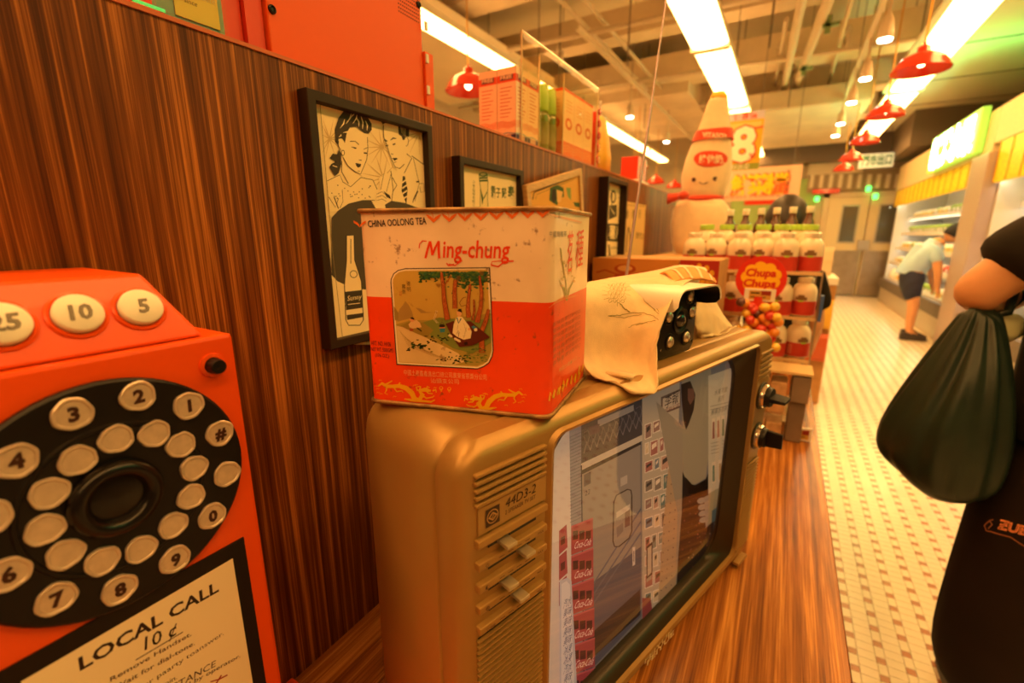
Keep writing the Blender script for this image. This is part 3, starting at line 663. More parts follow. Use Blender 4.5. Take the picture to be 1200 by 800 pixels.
# ----- left control strip
LU0, LU1 = -.658, -.578
for k in range(5): TB().box(LU0, LU1, .4178-k*.0064, .4212-k*.0064, -.001, .0045).build('trim_rib', M_TV, tv, bevel=.0012)
TB().box(LU0-.001, LU1+.001, .3655+.004, .3655+.0, -.002, .0005) 
TB().box(LU0+.003, LU1, .278, .3665, -.004, -.001)
pl_ = TB().box(LU0+.003, LU1+.001, .3665, .3905, 0, .0022).build('badge_panel', M_TV, tv)
zr = [.361, .3405, .320, .2995, .279]
for z in zr: TB().box(LU0, LU1, z-.004, z+.003, -.001, .006).build('slider_rail', M_TV, tv, bevel=.001)
for i, (px, py) in enumerate([(599, 635), (621, 645), (601, 685), (614, 700)]):
    zz = (zr[i]+zr[i+1])/2+.0005; u, _ = tvuz(px, py, .012); u = max(LU0+.02, min(LU1-.018, u))
    TB().box(LU0+.014, LU1-.010, zz-.0016, zz+.0016, 0, .0007).build('slider_slot', BLACK, tv)
    s_ = TB().box(u-.0058, u+.0058, zz-.0018, zz+.0018, 0, .014).build('slider_knob', mat('satin_knob_metal', (.50, .43, .30), .3, .6), tv, bevel=.0008)
gr = TB().box(LU0+.002, LU1, .034, .268, -.0015, .0004).build('speaker_grille', BLACK, tv)
mesh0 = None
def slats(u0, u1, z_from, z_to, pitch, parent):
    z = z_from; first = None
    while z > z_to:
        if first is None:
            m = TB(); m.loft([[(u0, z-pitch*.26, 0), (u1, z-pitch*.26, 0), (u1, z+pitch*.18, 0), (u0, z+pitch*.18, 0)], [(u0, z-pitch*.10, .0036), (u1, z-pitch*.10, .0036), (u1, z+pitch*.16, .0036), (u0, z+pitch*.16, .0036)]]); first = m.build('grille_slat', M_TV, parent); zf = z
        else:
            o = first.copy(); COL.objects.link(o); o.location = (0, 0, z-zf)
        z -= pitch
slats(LU0, LU1, .266, .036, .0058, gr)
RU0, RU1 = -.060, -.006
for k in range(5): TB().box(RU0, RU1, .404-k*.0095, .4095-k*.0095, -.001, .0040).build('trim_rib', M_TV, tv, bevel=.001)
TB().box(RU0, RU1+.001, .222, .362, -.001, .0022).build('knob_panel', M_TV, tv, bevel=.001)
gr2 = TB().box(RU0, RU1, .030, .208, -.0015, .0004).build('speaker_grille', BLACK, tv)
slats(RU0, RU1, .205, .032, .0062, gr2)
for z, ang in ((.331, 95), (.2570, 8)):
    KM = TVM @ Matrix.Translation((-.0335, z, .002))
    k_ = MB().lathe([(.024, 0), (.0245, .0015), (.0235, .003), (.0215, .002), (.020, .002)], 28, KM, cap1=False).build('knob_ring', M_TVD, tv, smooth=True, angle=40)
    MB().lathe([(.0205, .001), (.021, .006), (.0195, .010), (.0185, .0095), (.018, .003)], 28, KM, cap1=False).build('chrome_collar', CHROME, k_, smooth=True, angle=40)
    MB().lathe([(.0178, .001), (.0168, .016), (.0155, .018), (.001, .018)], 24, KM).build('knob_body', BLACK, k_, smooth=True, angle=40)
    kb = MB(); kb.M = KM @ Matrix.Rotation(math.radians(ang), 4, 'Z'); kb.loft([[(-.004, -.015, .016), (.004, -.015, .016), (.004, .016, .016), (-.004, .016, .016)], [(-.0025, -.012, .042), (.0025, -.012, .042), (.0025, .015, .042), (-.0025, .015, .042)]]).build('knob_blade', BLACK, k_, bevel=.001)
TB().box(-.060, -.020, .008, .014, -.001, .010).build('latch_tab', M_TV, tv, bevel=.001)
for u in (-.60, -.07):
    for n_ in (-.03, -.15): TB().box(u-.02, u+.02, 0, .013, n_-.012, n_+.012).build('foot', BLACK, tv)
# lettering
lt = Canvas(frame(tvpt(0, 0, .0026), dv, (0, 0, 1)), .00006)
BR_ = H('#3a2416')
lt.rect(-.648, .3705, -.633, .3865, BR_); lt.circ(-.6405, .3785, .0062, H('#b58a50'), 20); lt.circ(-.6405, .3785, .0053, BR_, 20)
lt.poly([(-.6455, .3785), (-.6405, .3825), (-.6355, .3785), (-.6405, .3745)], H('#b58a50')); lt.poly([(-.6435, .3785), (-.6405, .381), (-.6375, .3785), (-.6405, .376)], BR_); lt.line([(-.642, .3765), (-.639, .3805)], .0008, H('#b58a50'))
lt.text('44D3-2', -.627, .3795, .0120, BR_, width=.036, shear=.18); lt.text('2 SPEAKER TV SET', -.627, .3735, .0052, BR_, width=.036, shear=.1)
lt.build('model_lettering', mat('dummy', (1, 1, 1)) and INK, tv)
l2 = Canvas(frame(tvpt(0, 0, .0063), dv, (0, 0, 1)), .00006)
for i, z in enumerate(zr[1:]):
    l2.text(['☼', '◐', '◍', 'TONE'][i], LU0+.006, z-.0027, .0050 if i < 3 else .0038, BR_); 
    for q in range(4): l2.rect(LU0+.021+q*.010, z-.0008, LU0+.027+q*.010, z-.0002, BR_)
    l2.text('MAX', LU1-.013, z-.0022, .0036, BR_)
l2.build('scale_marks', INK, tv)
fm = TB(); vs, fs = glyphs('FEIYUE', .02); xa, xb = min(v[0] for v in vs), max(v[0] for v in vs)
fm.add([(-.365+(a-xa)/(xb-xa)*.075, .0175+b*.0125, .0045) for a, b in vs], fs); n_ = len(vs); fm.add([(-.365+(a-xa)/(xb-xa)*.075, .0175+b*.0125, .001) for a, b in vs], fs)
fm.build('brand_lettering', mat('letter_metal', (.85, .72, .42), .35, .1), tv)
# antenna
a0 = tvpt(-.20, .438, -.150); dpt = (a0-CP).dot(FV)
def atdepth(x, y, d): r_ = ray(x, y); return CP + r_*(d/r_.dot(FV))
a1 = atdepth(763, 125, dpt*.98); a2 = atdepth(786, -40, dpt*.97)
d0 = (a0-CP).dot(FV)
b0 = atdepth(722, 405, dpt)
at = MB().cyl(b0-Vector((0,0,.0)), a1, .0026, .0024, 8).build('antenna', mat('antenna_metal', (.42, .31, .34), .35, .7), tv, smooth=True, angle=50)
MB().cyl(a1, a2, .0016, .0015, 8).build('antenna_tip_section', mat('antenna_metal', (0, 0, 0)), at, smooth=True, angle=50)
MB().cyl(b0-Vector((0, 0, .03)), b0+Vector((0, 0, .012)), .008, .006, 10).build('antenna_socket', BLACK, at)

# ================================================================ TEA TIN
ZTV = TVO.z + H_ + .0005
A = onz(434, 471, ZTV); B = onz(643.5, 491.5, ZTV); C_ = onz(685.5, 441, ZTV)
A.z = B.z = C_.z = ZTV
def heightat(b, px, py): d = ray(px, py); return CAM_Z + d.z*math.hypot(b.x, b.y)/math.hypot(d.x, d.y)
ZTOP = (heightat(A, 412, 251) + heightat(B, 641, 236) + heightat(C_, 683.5, 247.5))/3
Dd = A + C_ - B
tin = root('tea_tin', ((A+C_)/2), 'large rusty square tea tin in cream and orange standing on the television', 'tin')
def corner_ring(z, grow=0., r=.010, k=4):
    pts = [A, B, C_, Dd]; ce_ = (A+C_)/2; out = []
    for i, p in enumerate(pts):
        p = p + (p-ce_).normalized()*grow; a = (pts[i-1]-pts[i]).normalized(); b = (pts[(i+1) % 4]-pts[i]).normalized()
        for j in range(k+1):
            t = j/k; q = (p+a*r)*(1-t)**2 + p*2*t*(1-t) + (p+b*r)*t**2; out.append((q.x, q.y, z))
    return out
FT = frame(A, B-A, (0, 0, 1)); RT = frame(B, C_-B, (0, 0, 1))
INKTIN = printmat('tin_litho', .34, coat=.25, wear=.75)
OR, CR = H('#f2480f'), H('#f3dcc0')
def tinview(Mx, lift): c = Canvas(Mx, lift); return c
tmp = Canvas(FT); tmp.setview(0, 0, 1); zs_ = tmp.uv((520, 350.5))[1]
shell = MB().loft([corner_ring(ZTV+.0, 0), corner_ring(ZTV+.004, 0), corner_ring(ZTV+zs_, .0), corner_ring(ZTOP-.003, .0), corner_ring(ZTOP-.0015, -.006)])
so_ = shell.build('tin_body', INKTIN, tin, smooth=True, angle=60)
at_ = so_.data.color_attributes.new('Ink', 'FLOAT_COLOR', 'CORNER'); buf = []
for p in so_.data.polygons: buf += [*(CR if (WM[tin] @ p.center).z > ZTV+zs_ else OR), 1.0]*p.loop_total
at_.data.foreach_set('color', buf)
M_RUST = mat('rusty_rim', (.30, .17, .06), .5, .5, var=.6, scale=60)
for nm, z, gz in (('top_rim', ZTOP-.002, .0012), ('bottom_rim', ZTV+.002, .0010)):
    ring = corner_ring(z, gz); MB().tube([*ring, ring[0], ring[1]], .0021, 6).build(nm, M_RUST, tin, smooth=True)
c = Canvas(frame(A + (A-Dd).normalized()*.0004, B-A, (0, 0, 1)), .00004)
c.setview(400, 230, 2.963); N1, N2 = H('#2a2330'), H('#e8421a')
# leaf border
for i in range(8):
    x = 320+i*54.5; y = 82-i*2.5
    if i == 7: x -= 3
    for sgn in (-1, 1): c.poly([(x, y+10), (x+sgn*8, y+2), (x+sgn*20, y-8), (x+sgn*27, y-20), (x+sgn*18, y-18), (x+sgn*6, y-10), (x, y-2)], H('#f07830'))
    c.line([(x, y+6), (x-2, y-16), (x-8, y-30)], 2, H('#f07830'))
for sgn in (-1, 1): c.poly([(64, 108), (64+sgn*8, 100), (64+sgn*20, 92), (64+sgn*22, 84), (64+sgn*9, 90), (64+sgn*2, 98)], H('#f07830'))
c.text('CHINA OOLONG TEA', 93, 107, 24, N1, to=(296, 96), bold=.012)
c.text('ing-chung', 352, 212, 62, N2, to=(583, 214), bold=.016, shear=.12); c.line([(292, 215), (299, 185), (308, 156)], 8, N2); c.line([(308, 156), (313, 180), (316, 204)], 8, N2); c.line([(316, 204), (325, 180), (338, 155)], 7, N2); c.line([(338, 155), (338, 185), (340, 215)], 9, N2)
c.line([(372, 236), (395, 240), (420, 222)], 4, N2); c.line([(270, 180), (272, 164), (282, 154), (296, 156)], 3.5, N2); c.line([(365, 232), (372, 240), (392, 236)], 5, N2); c.line([(520, 238), (545, 244), (566, 226), (598, 224)], 5, N2); c.line([(520, 238), (524, 226), (560, 224)], 3, N2)
c.text('ART. NO. H106', 104, 516, 16, N1, to=(172, 521)); c.text('NET WT. 5000GMS', 104, 536, 14, N1, to=(180, 542)); c.text('(176 OZ.)', 118, 556, 12, N1, to=(166, 560))
# picture
c.setview(440, 310, 6.153)
def rpts(grow=0):
    g_ = grow; P_ = [(122-g_, 130), (124-g_, 105), (140-g_*.8, 72-g_*.6), (170-g_*.5, 50-g_*.8), (215, 40-g_), (812+g_, 33-g_), (838+g_, 620), (830+g_, 660), (810+g_*.8, 700+g_*.6), (775+g_*.4, 725+g_*.9), (735, 740+g_), (165-g_, 708+g_)]
    return P_
c.poly(rpts(14), H('#241c22')); c.poly(rpts(7), H('#efe0c0')); c.poly(rpts(-4), H('#c9a850'))
c.poly([(150, 430), (260, 400), (420, 400), (560, 385), (832, 350), (838, 620), (810, 695), (735, 728), (172, 700)], H('#a89446'))
c.poly([(152, 440), (200, 450), (330, 510), (480, 580), (600, 640), (640, 700), (560, 722), (172, 700)], H('#dcc38a'))
for k in range(9): c.line([(170+k*8, 470+k*14), (230+k*22, 540+k*14), (330+k*26, 610+k*10)], 2.2, H('#b59a62'))
c.poly([(150, 380), (175, 320), (200, 290), (215, 262), (240, 290), (265, 340), (275, 380), (160, 410)], H('#a88a4c')); c.poly([(132, 300), (150, 320), (165, 345), (165, 400), (140, 400)], H('#9a8044')); c.poly([(290, 310), (320, 315), (365, 340), (420, 345), (330, 350)], H('#a88a4c'))
c.poly([(330, 420), (460, 380), (560, 390), (700, 400), (832, 390), (836, 560), (700, 640), (560, 600), (430, 520), (330, 480)], H('#7c8a40'))
c.poly([(180, 440), (260, 405), (350, 420), (420, 470), (380, 520), (290, 490)], H('#98843c'))
LG = ['#2c5a34', '#3f6e3a', '#24503a', '#5a7c3c', '#356a4a']
rl = random.Random(9)
for k in range(420):
    x = rl.choice([rl.uniform(320, 470), rl.uniform(480, 800), rl.uniform(560, 815)]); t_ = 1-abs(x-670)/420; y = 50+abs(rl.gauss(0, 1))*62*max(t_, .45)
    if y > 215 or x < 310: continue
    c.circ(x, max(y, 56), rl.uniform(7, 19), H(rl.choice(LG)), 6, ry=rl.uniform(4, 10), up=(k % 6 == 0), rot=rl.uniform(-.5, .5))
TK, TKD = H('#b05a2a'), H('#5a2216')
for pts, wd in (([(478, 55), (492, 150), (500, 260), (522, 395)], [14, 22, 28, 34]), ([(578, 110), (572, 200), (575, 315)], [24, 26, 30]), ([(685, 140), (672, 250), (668, 320), (675, 380)], [12, 20, 26, 30]), ([(752, 80), (768, 200), (762, 300), (735, 415)], [10, 20, 24, 34]), ([(820, 320), (800, 400), (768, 480), (770, 630)], [18, 26, 30, 38]), ([(712, 250), (716, 330), (702, 400)], [8, 10, 12])):
    c.line(pts, [q+6 for q in wd], TKD); c.line(pts, wd, TK)
    for k in range(len(pts)*5):
        t_ = rl.uniform(0, len(pts)-1.01); i_ = int(t_); f_ = t_-i_; x = pts[i_][0]*(1-f_)+pts[i_+1][0]*f_; y = pts[i_][1]*(1-f_)+pts[i_+1][1]*f_; w0 = wd[i_]*.35
        c.line([(x+rl.uniform(-w0, w0), y-8), (x+rl.uniform(-w0, w0), y+8)], 2.4, H(rl.choice(['#6e2c18', '#d88a4a'])), up=(k % 5 == 0))
c.line([(492, 160), (530, 110), (545, 80)], 8, TK); c.line([(610, 270), (630, 240), (655, 232)], 4, TKD); c.line([(655, 290), (620, 300), (605, 270)], 4, TKD)
c.poly([(510, 425), (560, 405), (690, 405), (830, 520), (700, 580), (610, 590), (560, 520)], H('#5c2418')); c.poly([(640, 560), (665, 552), (672, 572), (650, 578)], H('#24120e'))
WT = H('#efe0b4'); c.poly([(585, 385), (600, 370), (630, 375), (650, 400), (680, 440), (698, 480), (690, 528), (640, 538), (590, 515), (560, 490), (568, 430)], WT)
c.line([(592, 380), (604, 420), (622, 385)], 9, H('#2c6a80')); c.poly([(590, 330), (608, 322), (626, 335), (624, 362), (606, 376), (592, 360)], H('#e8b07a')); c.poly([(594, 332), (606, 316), (624, 316), (630, 345), (614, 338)], H('#1c1614'))
for a_, b_ in (((600, 430), (590, 500)), ((640, 420), (660, 480)), ((620, 460), (600, 520)), ((660, 450), (640, 530))): c.line([a_, b_], 2, H('#8a7448'))
c.poly([(565, 470), (585, 462), (640, 470), (634, 484), (590, 482)], WT); c.line([(600, 470), (606, 515)], 3, H('#4a2a50')); c.circ(680, 462, 9, H('#e8b07a'), 8)
c.poly([(695, 445), (712, 436), (740, 455), (728, 478)], H('#3a88a8')); c.circ(727, 466, 12, WT, 10)
for a_ in ((545, 510), (585, 535), (605, 545)): c.circ(a_[0], a_[1], 17, WT, 9, ry=9, rot=.5); c.line([(a_[0]-10, a_[1]), (a_[0]+10, a_[1]+6)], 2, H('#8a7448'))
c.poly([(462, 452), (505, 452), (500, 485), (470, 487)], H('#2c8098')); c.circ(482, 440, 22, H('#241c1c'), 12, ry=12); c.line([(462, 455), (506, 452)], 5, H('#e08040')); c.line([(466, 430), (482, 412), (498, 430)], 3, H('#3a1c18'))
for dx_ in (0, 10): c.line([(445+dx_, 420), (420+dx_, 392), (432+dx_, 360), (438+dx_, 330)], 3, H('#e8dcb0'))
c.poly([(240, 430), (262, 405), (300, 398), (325, 420), (335, 450), (300, 455), (270, 460), (248, 450)], H('#e0c08a')); c.circ(266, 395, 17, H('#e0a070'), 10); c.poly([(252, 384), (268, 377), (284, 388), (280, 396), (262, 390)], H('#1c1614')); c.circ(262, 468, 15, H('#a04a28'), 8, ry=11); c.line([(300, 455), (326, 470), (334, 480)], 9, H('#2a2018'))
for k in range(90):
    x, y = rl.choice([(rl.gauss(265, 28), rl.gauss(590, 18)), (rl.gauss(450, 50), rl.gauss(530, 22)), (rl.gauss(560, 50), rl.gauss(675, 20)), (rl.gauss(350, 30), rl.gauss(580, 12)), (rl.gauss(620, 40), rl.gauss(690, 16))])
    if 170 < x < 800 and 470 < y < 715: c.circ(x, y, rl.uniform(6, 14), H(rl.choice(['#1e2c18', '#2c4424', '#3a5a2c', '#141c14'])), 6, ry=rl.uniform(3, 7), up=(k % 8 == 0), rot=rl.uniform(-.6, .6))
for k in range(60):
    x, y = rl.uniform(650, 815), rl.uniform(600, 705)
    c.circ(x, y, rl.uniform(6, 16), H(rl.choice(['#5a7a34', '#3f6438', '#86903e'])), 6, ry=3, up=(k % 8 == 0))
for t_, x, y in (('德', 226, 150), ('明', 228, 190), ('萬', 192, 172), ('景', 192, 208)): c.text(t_, x, y, 26, H('#28241c'), to=(x+27, y))
c.text('印', 174, 224, 14, H('#b0301c'), to=(190, 224)); c.text('印', 174, 204, 12, H('#b0301c'), to=(190, 204))
# bottom inscriptions and dragons
c.setview(430, 400, 5.714); YL = H('#f2b418'); PK = H('#f0b078')
c.text('中國土產畜產進出口總公司廣東省茶葉分公司', 248, 222, 30, PK, to=(802, 256)); c.text('汕頭支公司', 428, 275, 26, PK, to=(616, 283))
def dragon(m):
    X_ = (lambda x: x) if not m else (lambda x: 1118-x); Yo = (lambda x, y: y) if not m else (lambda x, y: y+58-(x/560*0))
    def L(pts, wd, col=YL): c.line([(X_(x), Yo(x, y)) for x, y in pts], wd, col)
    L([(75, 300), (100, 280), (130, 300), (170, 300), (215, 298), (262, 312), (300, 345), (320, 385), (352, 390), (372, 355), (352, 330), (388, 322), (428, 330)], [9, 18, 24, 22, 26, 32, 36, 34, 28, 32, 28, 28, 12])
    L([(250, 384), (300, 392), (370, 398), (430, 404), (455, 390)], [6, 18, 16, 12, 7])
    for pts in ([(130, 300), (132, 325), (120, 345), (140, 355)], [(180, 305), (200, 335), (235, 330), (242, 342)], [(370, 360), (400, 380), (440, 372), (452, 362)], [(395, 325), (410, 345), (440, 350)], [(340, 330), (330, 305), (355, 300)], [(120, 290), (150, 275), (170, 262)], [(210, 295), (222, 275)], [(400, 322), (405, 300), (420, 310)], [(352, 330), (360, 300)], [(440, 330), (462, 322), (464, 340)]): L(pts, [12, 9, 7, 5][:len(pts)])
    for (x, y) in ((88, 262), (70, 318), (95, 352), (185, 370), (330, 292), (318, 296), (455, 312), (60, 300), (74, 344)): L([(x-10, y+3), (x-2, y-6), (x+6, y), (x+12, y-4)], 3.4)
    for k in range(6): L([(205+k*18, 296+k*k*1.5), (214+k*18, 283+k*k*1.5)], 3)
dragon(False); dragon(True)
for x, y in ((497, 312), (551, 318)): c.circ(x, y, 13, YL, 12); c.circ(x, y-2, 8, OR, 10); c.line([(x-5, y+14), (x, y+22), (x+6, y+14)], 4, YL)
c.build('front_print', INKTIN, tin)
# right side print
c = Canvas(frame(B + (B-A).normalized()*.0004, C_-B, (0, 0, 1)), .00004); c.setview(600, 225, 2.91)
for i in range(13):
    x = 128+i*8.7; y = 78+i*2.3; c.line([(x-4, y-7), (x, y), (x+4, y-5)], 3, H('#f0a060'))
c.text('中國烏龍茶', 127, 152, 17, N1, to=(186, 150)); 
c.text('茗', 187, 270, 118, N2, to=(206, 262), shear=.1); c.text('種', 216, 250, 105, N2, to=(241, 240), shear=.1)
for pts in ([(186, 370), (178, 330), (160, 300)], [(186, 370), (185, 310), (172, 240), (165, 190)], [(186, 370), (195, 330), (212, 300)]): c.line(pts, [5, 6, 1][:len(pts)] if len(pts) == 3 else 3, H('#9a9a48'))
for k in range(16): c.circ(rl.uniform(165, 215), rl.uniform(225, 330), rl.uniform(2, 5), H(rl.choice(['#d8c088', '#c8b068', '#e0b070'])), 6)
for k in range(7): c.text('茶味香濃甘醇可口', 138, 460+k*22+(0 if k else 0), 12, H('#b03a18'), to=(232, 410+k*19))
c.text('中國土產進出口', 160, 615, 12, PK, to=(220, 570))
for k, (x, y) in enumerate(((135, 690), (150, 680), (168, 668), (180, 650), (208, 632), (222, 628), (234, 600))): c.line([(x-8, y+22), (x-4, y-8), (x+3, y+12), (x+10, y-14)], 5, YL)
for k in range(8): c.line([(126+k*4, 395-k*4), (150+k*8, 372-k*2), (180+k*6, 352)], 1.3, H('#f28a40'))
c.build('side_print', INKTIN, tin)
# ================================================================ PAYPHONE
M_ORG = mat('orange_red_enamel', (.84, .088, .004), .34, coat=.12, spec=.35, bump=.05, bscale=60, scale=20)
M_BLK = mat('dial_black', (.006, .005, .005), .36, spec=.28)
M_KEY = mat('dull_nickel', (.66, .55, .44), .38, .45, var=.08, scale=200)
M_COIN = mat('ivory_disc', (.86, .80, .68), .5, bump=.2, bscale=900)
XF = -.36
ph = root('payphone', (-.44, .10, .72), 'orange red payphone with round black number dial and framed LOCAL CALL card', 'telephone')
Y0p, Y1p, ZF = .013, .1855, 1.2465
MB().box(-.515, XF, Y0p, Y1p, .728, ZF).build('body', M_ORG, ph, bevel=.003)
MB().box(-.517, -.30, -.05, .28, .7205, .7285).build('base_plate', M_ORG, ph, bevel=.002)
# sloping coin panel with chamfered shoulders
zt = 1.2935; b_ = ZF+.0005
MB().loft([[(-.505, Y0p+.0, b_), (XF-.004, Y0p+.02, b_), (XF-.004, Y1p-.018, b_), (-.505, Y1p-.0, b_)], [(-.505, Y0p+.03, zt), (-.388, Y0p+.038, zt), (-.388, Y1p-.041, zt), (-.505, Y1p-.035, zt)]]).build('coin_panel', M_ORG, ph, bevel=.0025)
pn = Vector((zt-b_, 0, (.388-.364))).normalized(); po_ = Vector((-.364, .1, b_)); pu = Vector((0, 1, 0)); pv = pn.cross(pu)
for (x, y, t_, hh) in ((1, 382, '25', 1), (90.5, 369.5, '10', 1), (163.5, 362, '5', 1)):
    d = ray(x, y); q = CP + d*((po_-CP).dot(pn)/d.dot(pn)); Mq = frame(q, (0, 1, 0), (0, 0, 1)); Mq = frame(q, pu, pv)
    k = MB().lathe([(.0152, 0), (.0155, .0012), (.0140, .002), (.0128, .0012)], 32, Mq, cap1=False).build('coin_ring', M_ORG, ph, smooth=True, angle=50)
    k2 = MB().lathe([(.0122, .0), (.0124, .0048), (.0112, .0060), (.001, .0062)], 32, Mq).build('coin_button', M_COIN, k, smooth=True, angle=50)
    cn = Canvas(frame(q+pn*.0064, pu, pv), .0001); cn.text(t_, 0, -.0048, .0135, K, bold=.03, align='c', shear=.12); cn.text(t_, 0, -.0048, .0135, H('#8a8070'), bold=-.004, align='c', shear=.12)
    o = cn.build('coin_numeral', INK, ph)
# release button
q = onx(248.5, 427.5, XF); Mq = frame(q, (0, 1, 0), (0, 0, 1))
r_ = MB().lathe([(.0092, 0), (.0088, .0016), (.0062, .0022), (.006, .001)], 28, Mq, cap1=False).build('button_collar', M_ORG, ph, smooth=True, angle=50)
MB().lathe([(.0056, 0), (.0058, .008), (.0050, .0105), (.001, .0108)], 24, Mq).build('push_button', M_BLK, r_, smooth=True, angle=50)
# dial
DC = Vector((XF+.0005, .0990, 1.1535)); DM = frame(DC, (0, 1, 0), (0, 0, 1))
MB().lathe([(.0782, 0), (.0782, .0035), (.0765, .0048), (.0505, .0048), (.0495, .0060), (.0475, .0060), (.0468, .0048), (.034, .0042), (.001, .0042)], 64, DM).build('dial_plate', M_BLK, ph, smooth=True, angle=30)
hb = onx(139, 583, XF+.008); HM = frame(hb - Vector((.004, 0, 0)), (0, 1, 0), (0, 0, 1))
MB().lathe([(.0250, 0), (.0250, .005), (.0225, .009), (.0185, .0098), (.0155, .0075), (.0138, .004), (.013, .0042), (.001, .0052)], 48, HM).build('dial_hub', mat('hub_gloss', (.006, .005, .005), .25, spec=.35), ph, smooth=True, angle=50)
def key(px, py, ch, r=.0098):
    q = onx(px, py, XF+.006); Mq = frame(q, (0, 1, 0), (0, 0, 1)); wob = [1+.035*math.sin(3*a+px)+.02*math.sin(7*a+py) for a in [2*math.pi*i/28 for i in range(28)]]
    def ring(rad, z): return [(rad*wob[i]*math.cos(2*math.pi*i/28), rad*wob[i]*math.sin(2*math.pi*i/28), z) for i in range(28)]
    m = MB(); m.loft([ring(r*1.0, -.0015), ring(r*1.02, .0008), ring(r*.96, .0017), ring(r*.84, .0016), ring(r*.78, .0009), ring(r*.05, .0010)], M=Mq)
    o = m.build('number_key' if ch else 'blank_key', M_KEY, ph, smooth=True, angle=18)
    if ch:
        cn = Canvas(Mq @ Matrix.Translation((0, 0, .0012)), .0001)
        if ch == '*': [cn.line([(-.0034*math.cos(a_), -.0034*math.sin(a_)), (.0034*math.cos(a_), .0034*math.sin(a_))], .0016, H('#3a1c12')) for a_ in (math.pi/2, math.pi/6, -math.pi/6)]
        else: cn.text(ch, 0, -.0040 if ch != '*' else -.0066, .0118 if ch != '*' else .016, H('#3a1c12'), bold=.05, align='c', shear=.05); cn.build('numeral', INK, o)
for px, py, ch in ((221, 475, '1'), (161.5, 464, '2'), (85, 485, '3'), (18, 540, '4'), (-14, 607, '5'), (9, 673, '6'), (66, 701, '7'), (140, 690, '8'), (205, 655, '9'), (248.5, 604, '0'), (266, 555, '*'), (257.5, 507.5, '#')): key(px, py, ch)
for px, py in ((212, 521), (181, 508), (136, 514), (91, 539), (58, 577.5), (53, 620), (77, 649), (120, 657), (165.5, 643), (203, 615), (224, 581.5), (227.5, 548)): key(px, py, '', .0092)
# card
cM = frame(Vector((XF+.0012, 0, 0)), (0, 1, 0), (0, 0, 1)); 
cy0, cy1, cz0, cz1 = .028, .1708, .905, 1.0765
MB().box(XF, XF+.0012, cy0, cy1, cz0, cz1).build('card_border', M_BLK, ph)
c = Canvas(cM, .00012); c.rect(cy0+.010, cz0+.01, cy1-.0108, cz1-.0128, H('#f3e4c4'))
c.setview(0, 600, 3.529)
c.text('LOCAL CALL', 330, 655, 58, H('#2c1a16'), to=(905, 325), bold=.026); c.text('10 ¢', 597, 570, 58, H('#2c1a16'), to=(728, 505), bold=.004)
c.line([(560, 610), (755, 494)], 3, H('#3a2620'))
DK = H('#4a342a')
c.text('Remove Handset.', 455, 700, 21, DK, to=(790, 508)); c.text('Wait for dial-tone.', 470, 735, 21, DK, to=(803, 546)); c.text('Dial or paarty toanswer.', 500, 788, 21, DK, to=(925, 505))
c.text('Insert coin.', 560, 790, 21, DK, to=(732, 688)); c.text('ASSISTANCE', 610, 795, 30, DK, to=(890, 636)); c.text('assisted by operator.', 650, 790, 19, DK, to=(992, 598)); c.line([(870, 700), (905, 690), (940, 672)], 5, H('#a02018')); c.line([(890, 712), (915, 672)], 5, H('#a02018'))
c.build('printed_card', INKPAPER, ph)

# ================================================================ FRAMED PRINTS
M_FRM = mat('dark_brown_frame', (.030, .014, .007), .5, spec=.25); M_LFR = mat('pale_wood_frame', (.62, .38, .16), .5, var=.15, stretch=(1, 1, 8))
def picframe(cy, cz, wd, ht, rot, depth, fw, label, mfr, draw, x0=XP+.001, kind='framed_print', group=None):
    """frame against the partition; local x=+Y, y=+Z, z=+X"""
    M = Matrix.Translation((x0, cy, cz)) @ frame(Vector((0, 0, 0)), (0, 1, 0), (0, 0, 1)) @ Matrix.Rotation(rot, 4, 'Z')
    r = root(kind, (x0, cy, cz-ht/2), label, 'picture', group=group)
    a, b = wd/2, ht/2
    def rc(e, z): return [(-a+e, -b+e, z), (a-e, -b+e, z), (a-e, b-e, z), (-a+e, b-e, z)]
    m = MB(); m.M = M; m.loft([rc(0, 0), rc(0, depth-.001), rc(.001, depth), rc(fw-.001, depth), rc(fw, depth-.001), rc(fw, .004)], cap1=False).build('frame', mfr, r)
    c = Canvas(M @ Matrix.Translation((0, 0, .0065)), .00006); c.rect(-a+fw*.8, -b+fw*.8, a-fw*.8, b-fw*.8, H('#f3dfae')); draw(c, a-fw, b-fw); c.build('print', INKPAPER, r)
    return r
def P2(x, y, X): return onx(x, y, X)
FX = XP+.0175
a = P2(357, 100, FX); b = P2(506, 150, FX); d = P2(388, 410, FX)
fy0, fy1, fz1, fz0 = (a.y+d.y)/2, b.y, (a.z+b.z)/2+.001, d.z
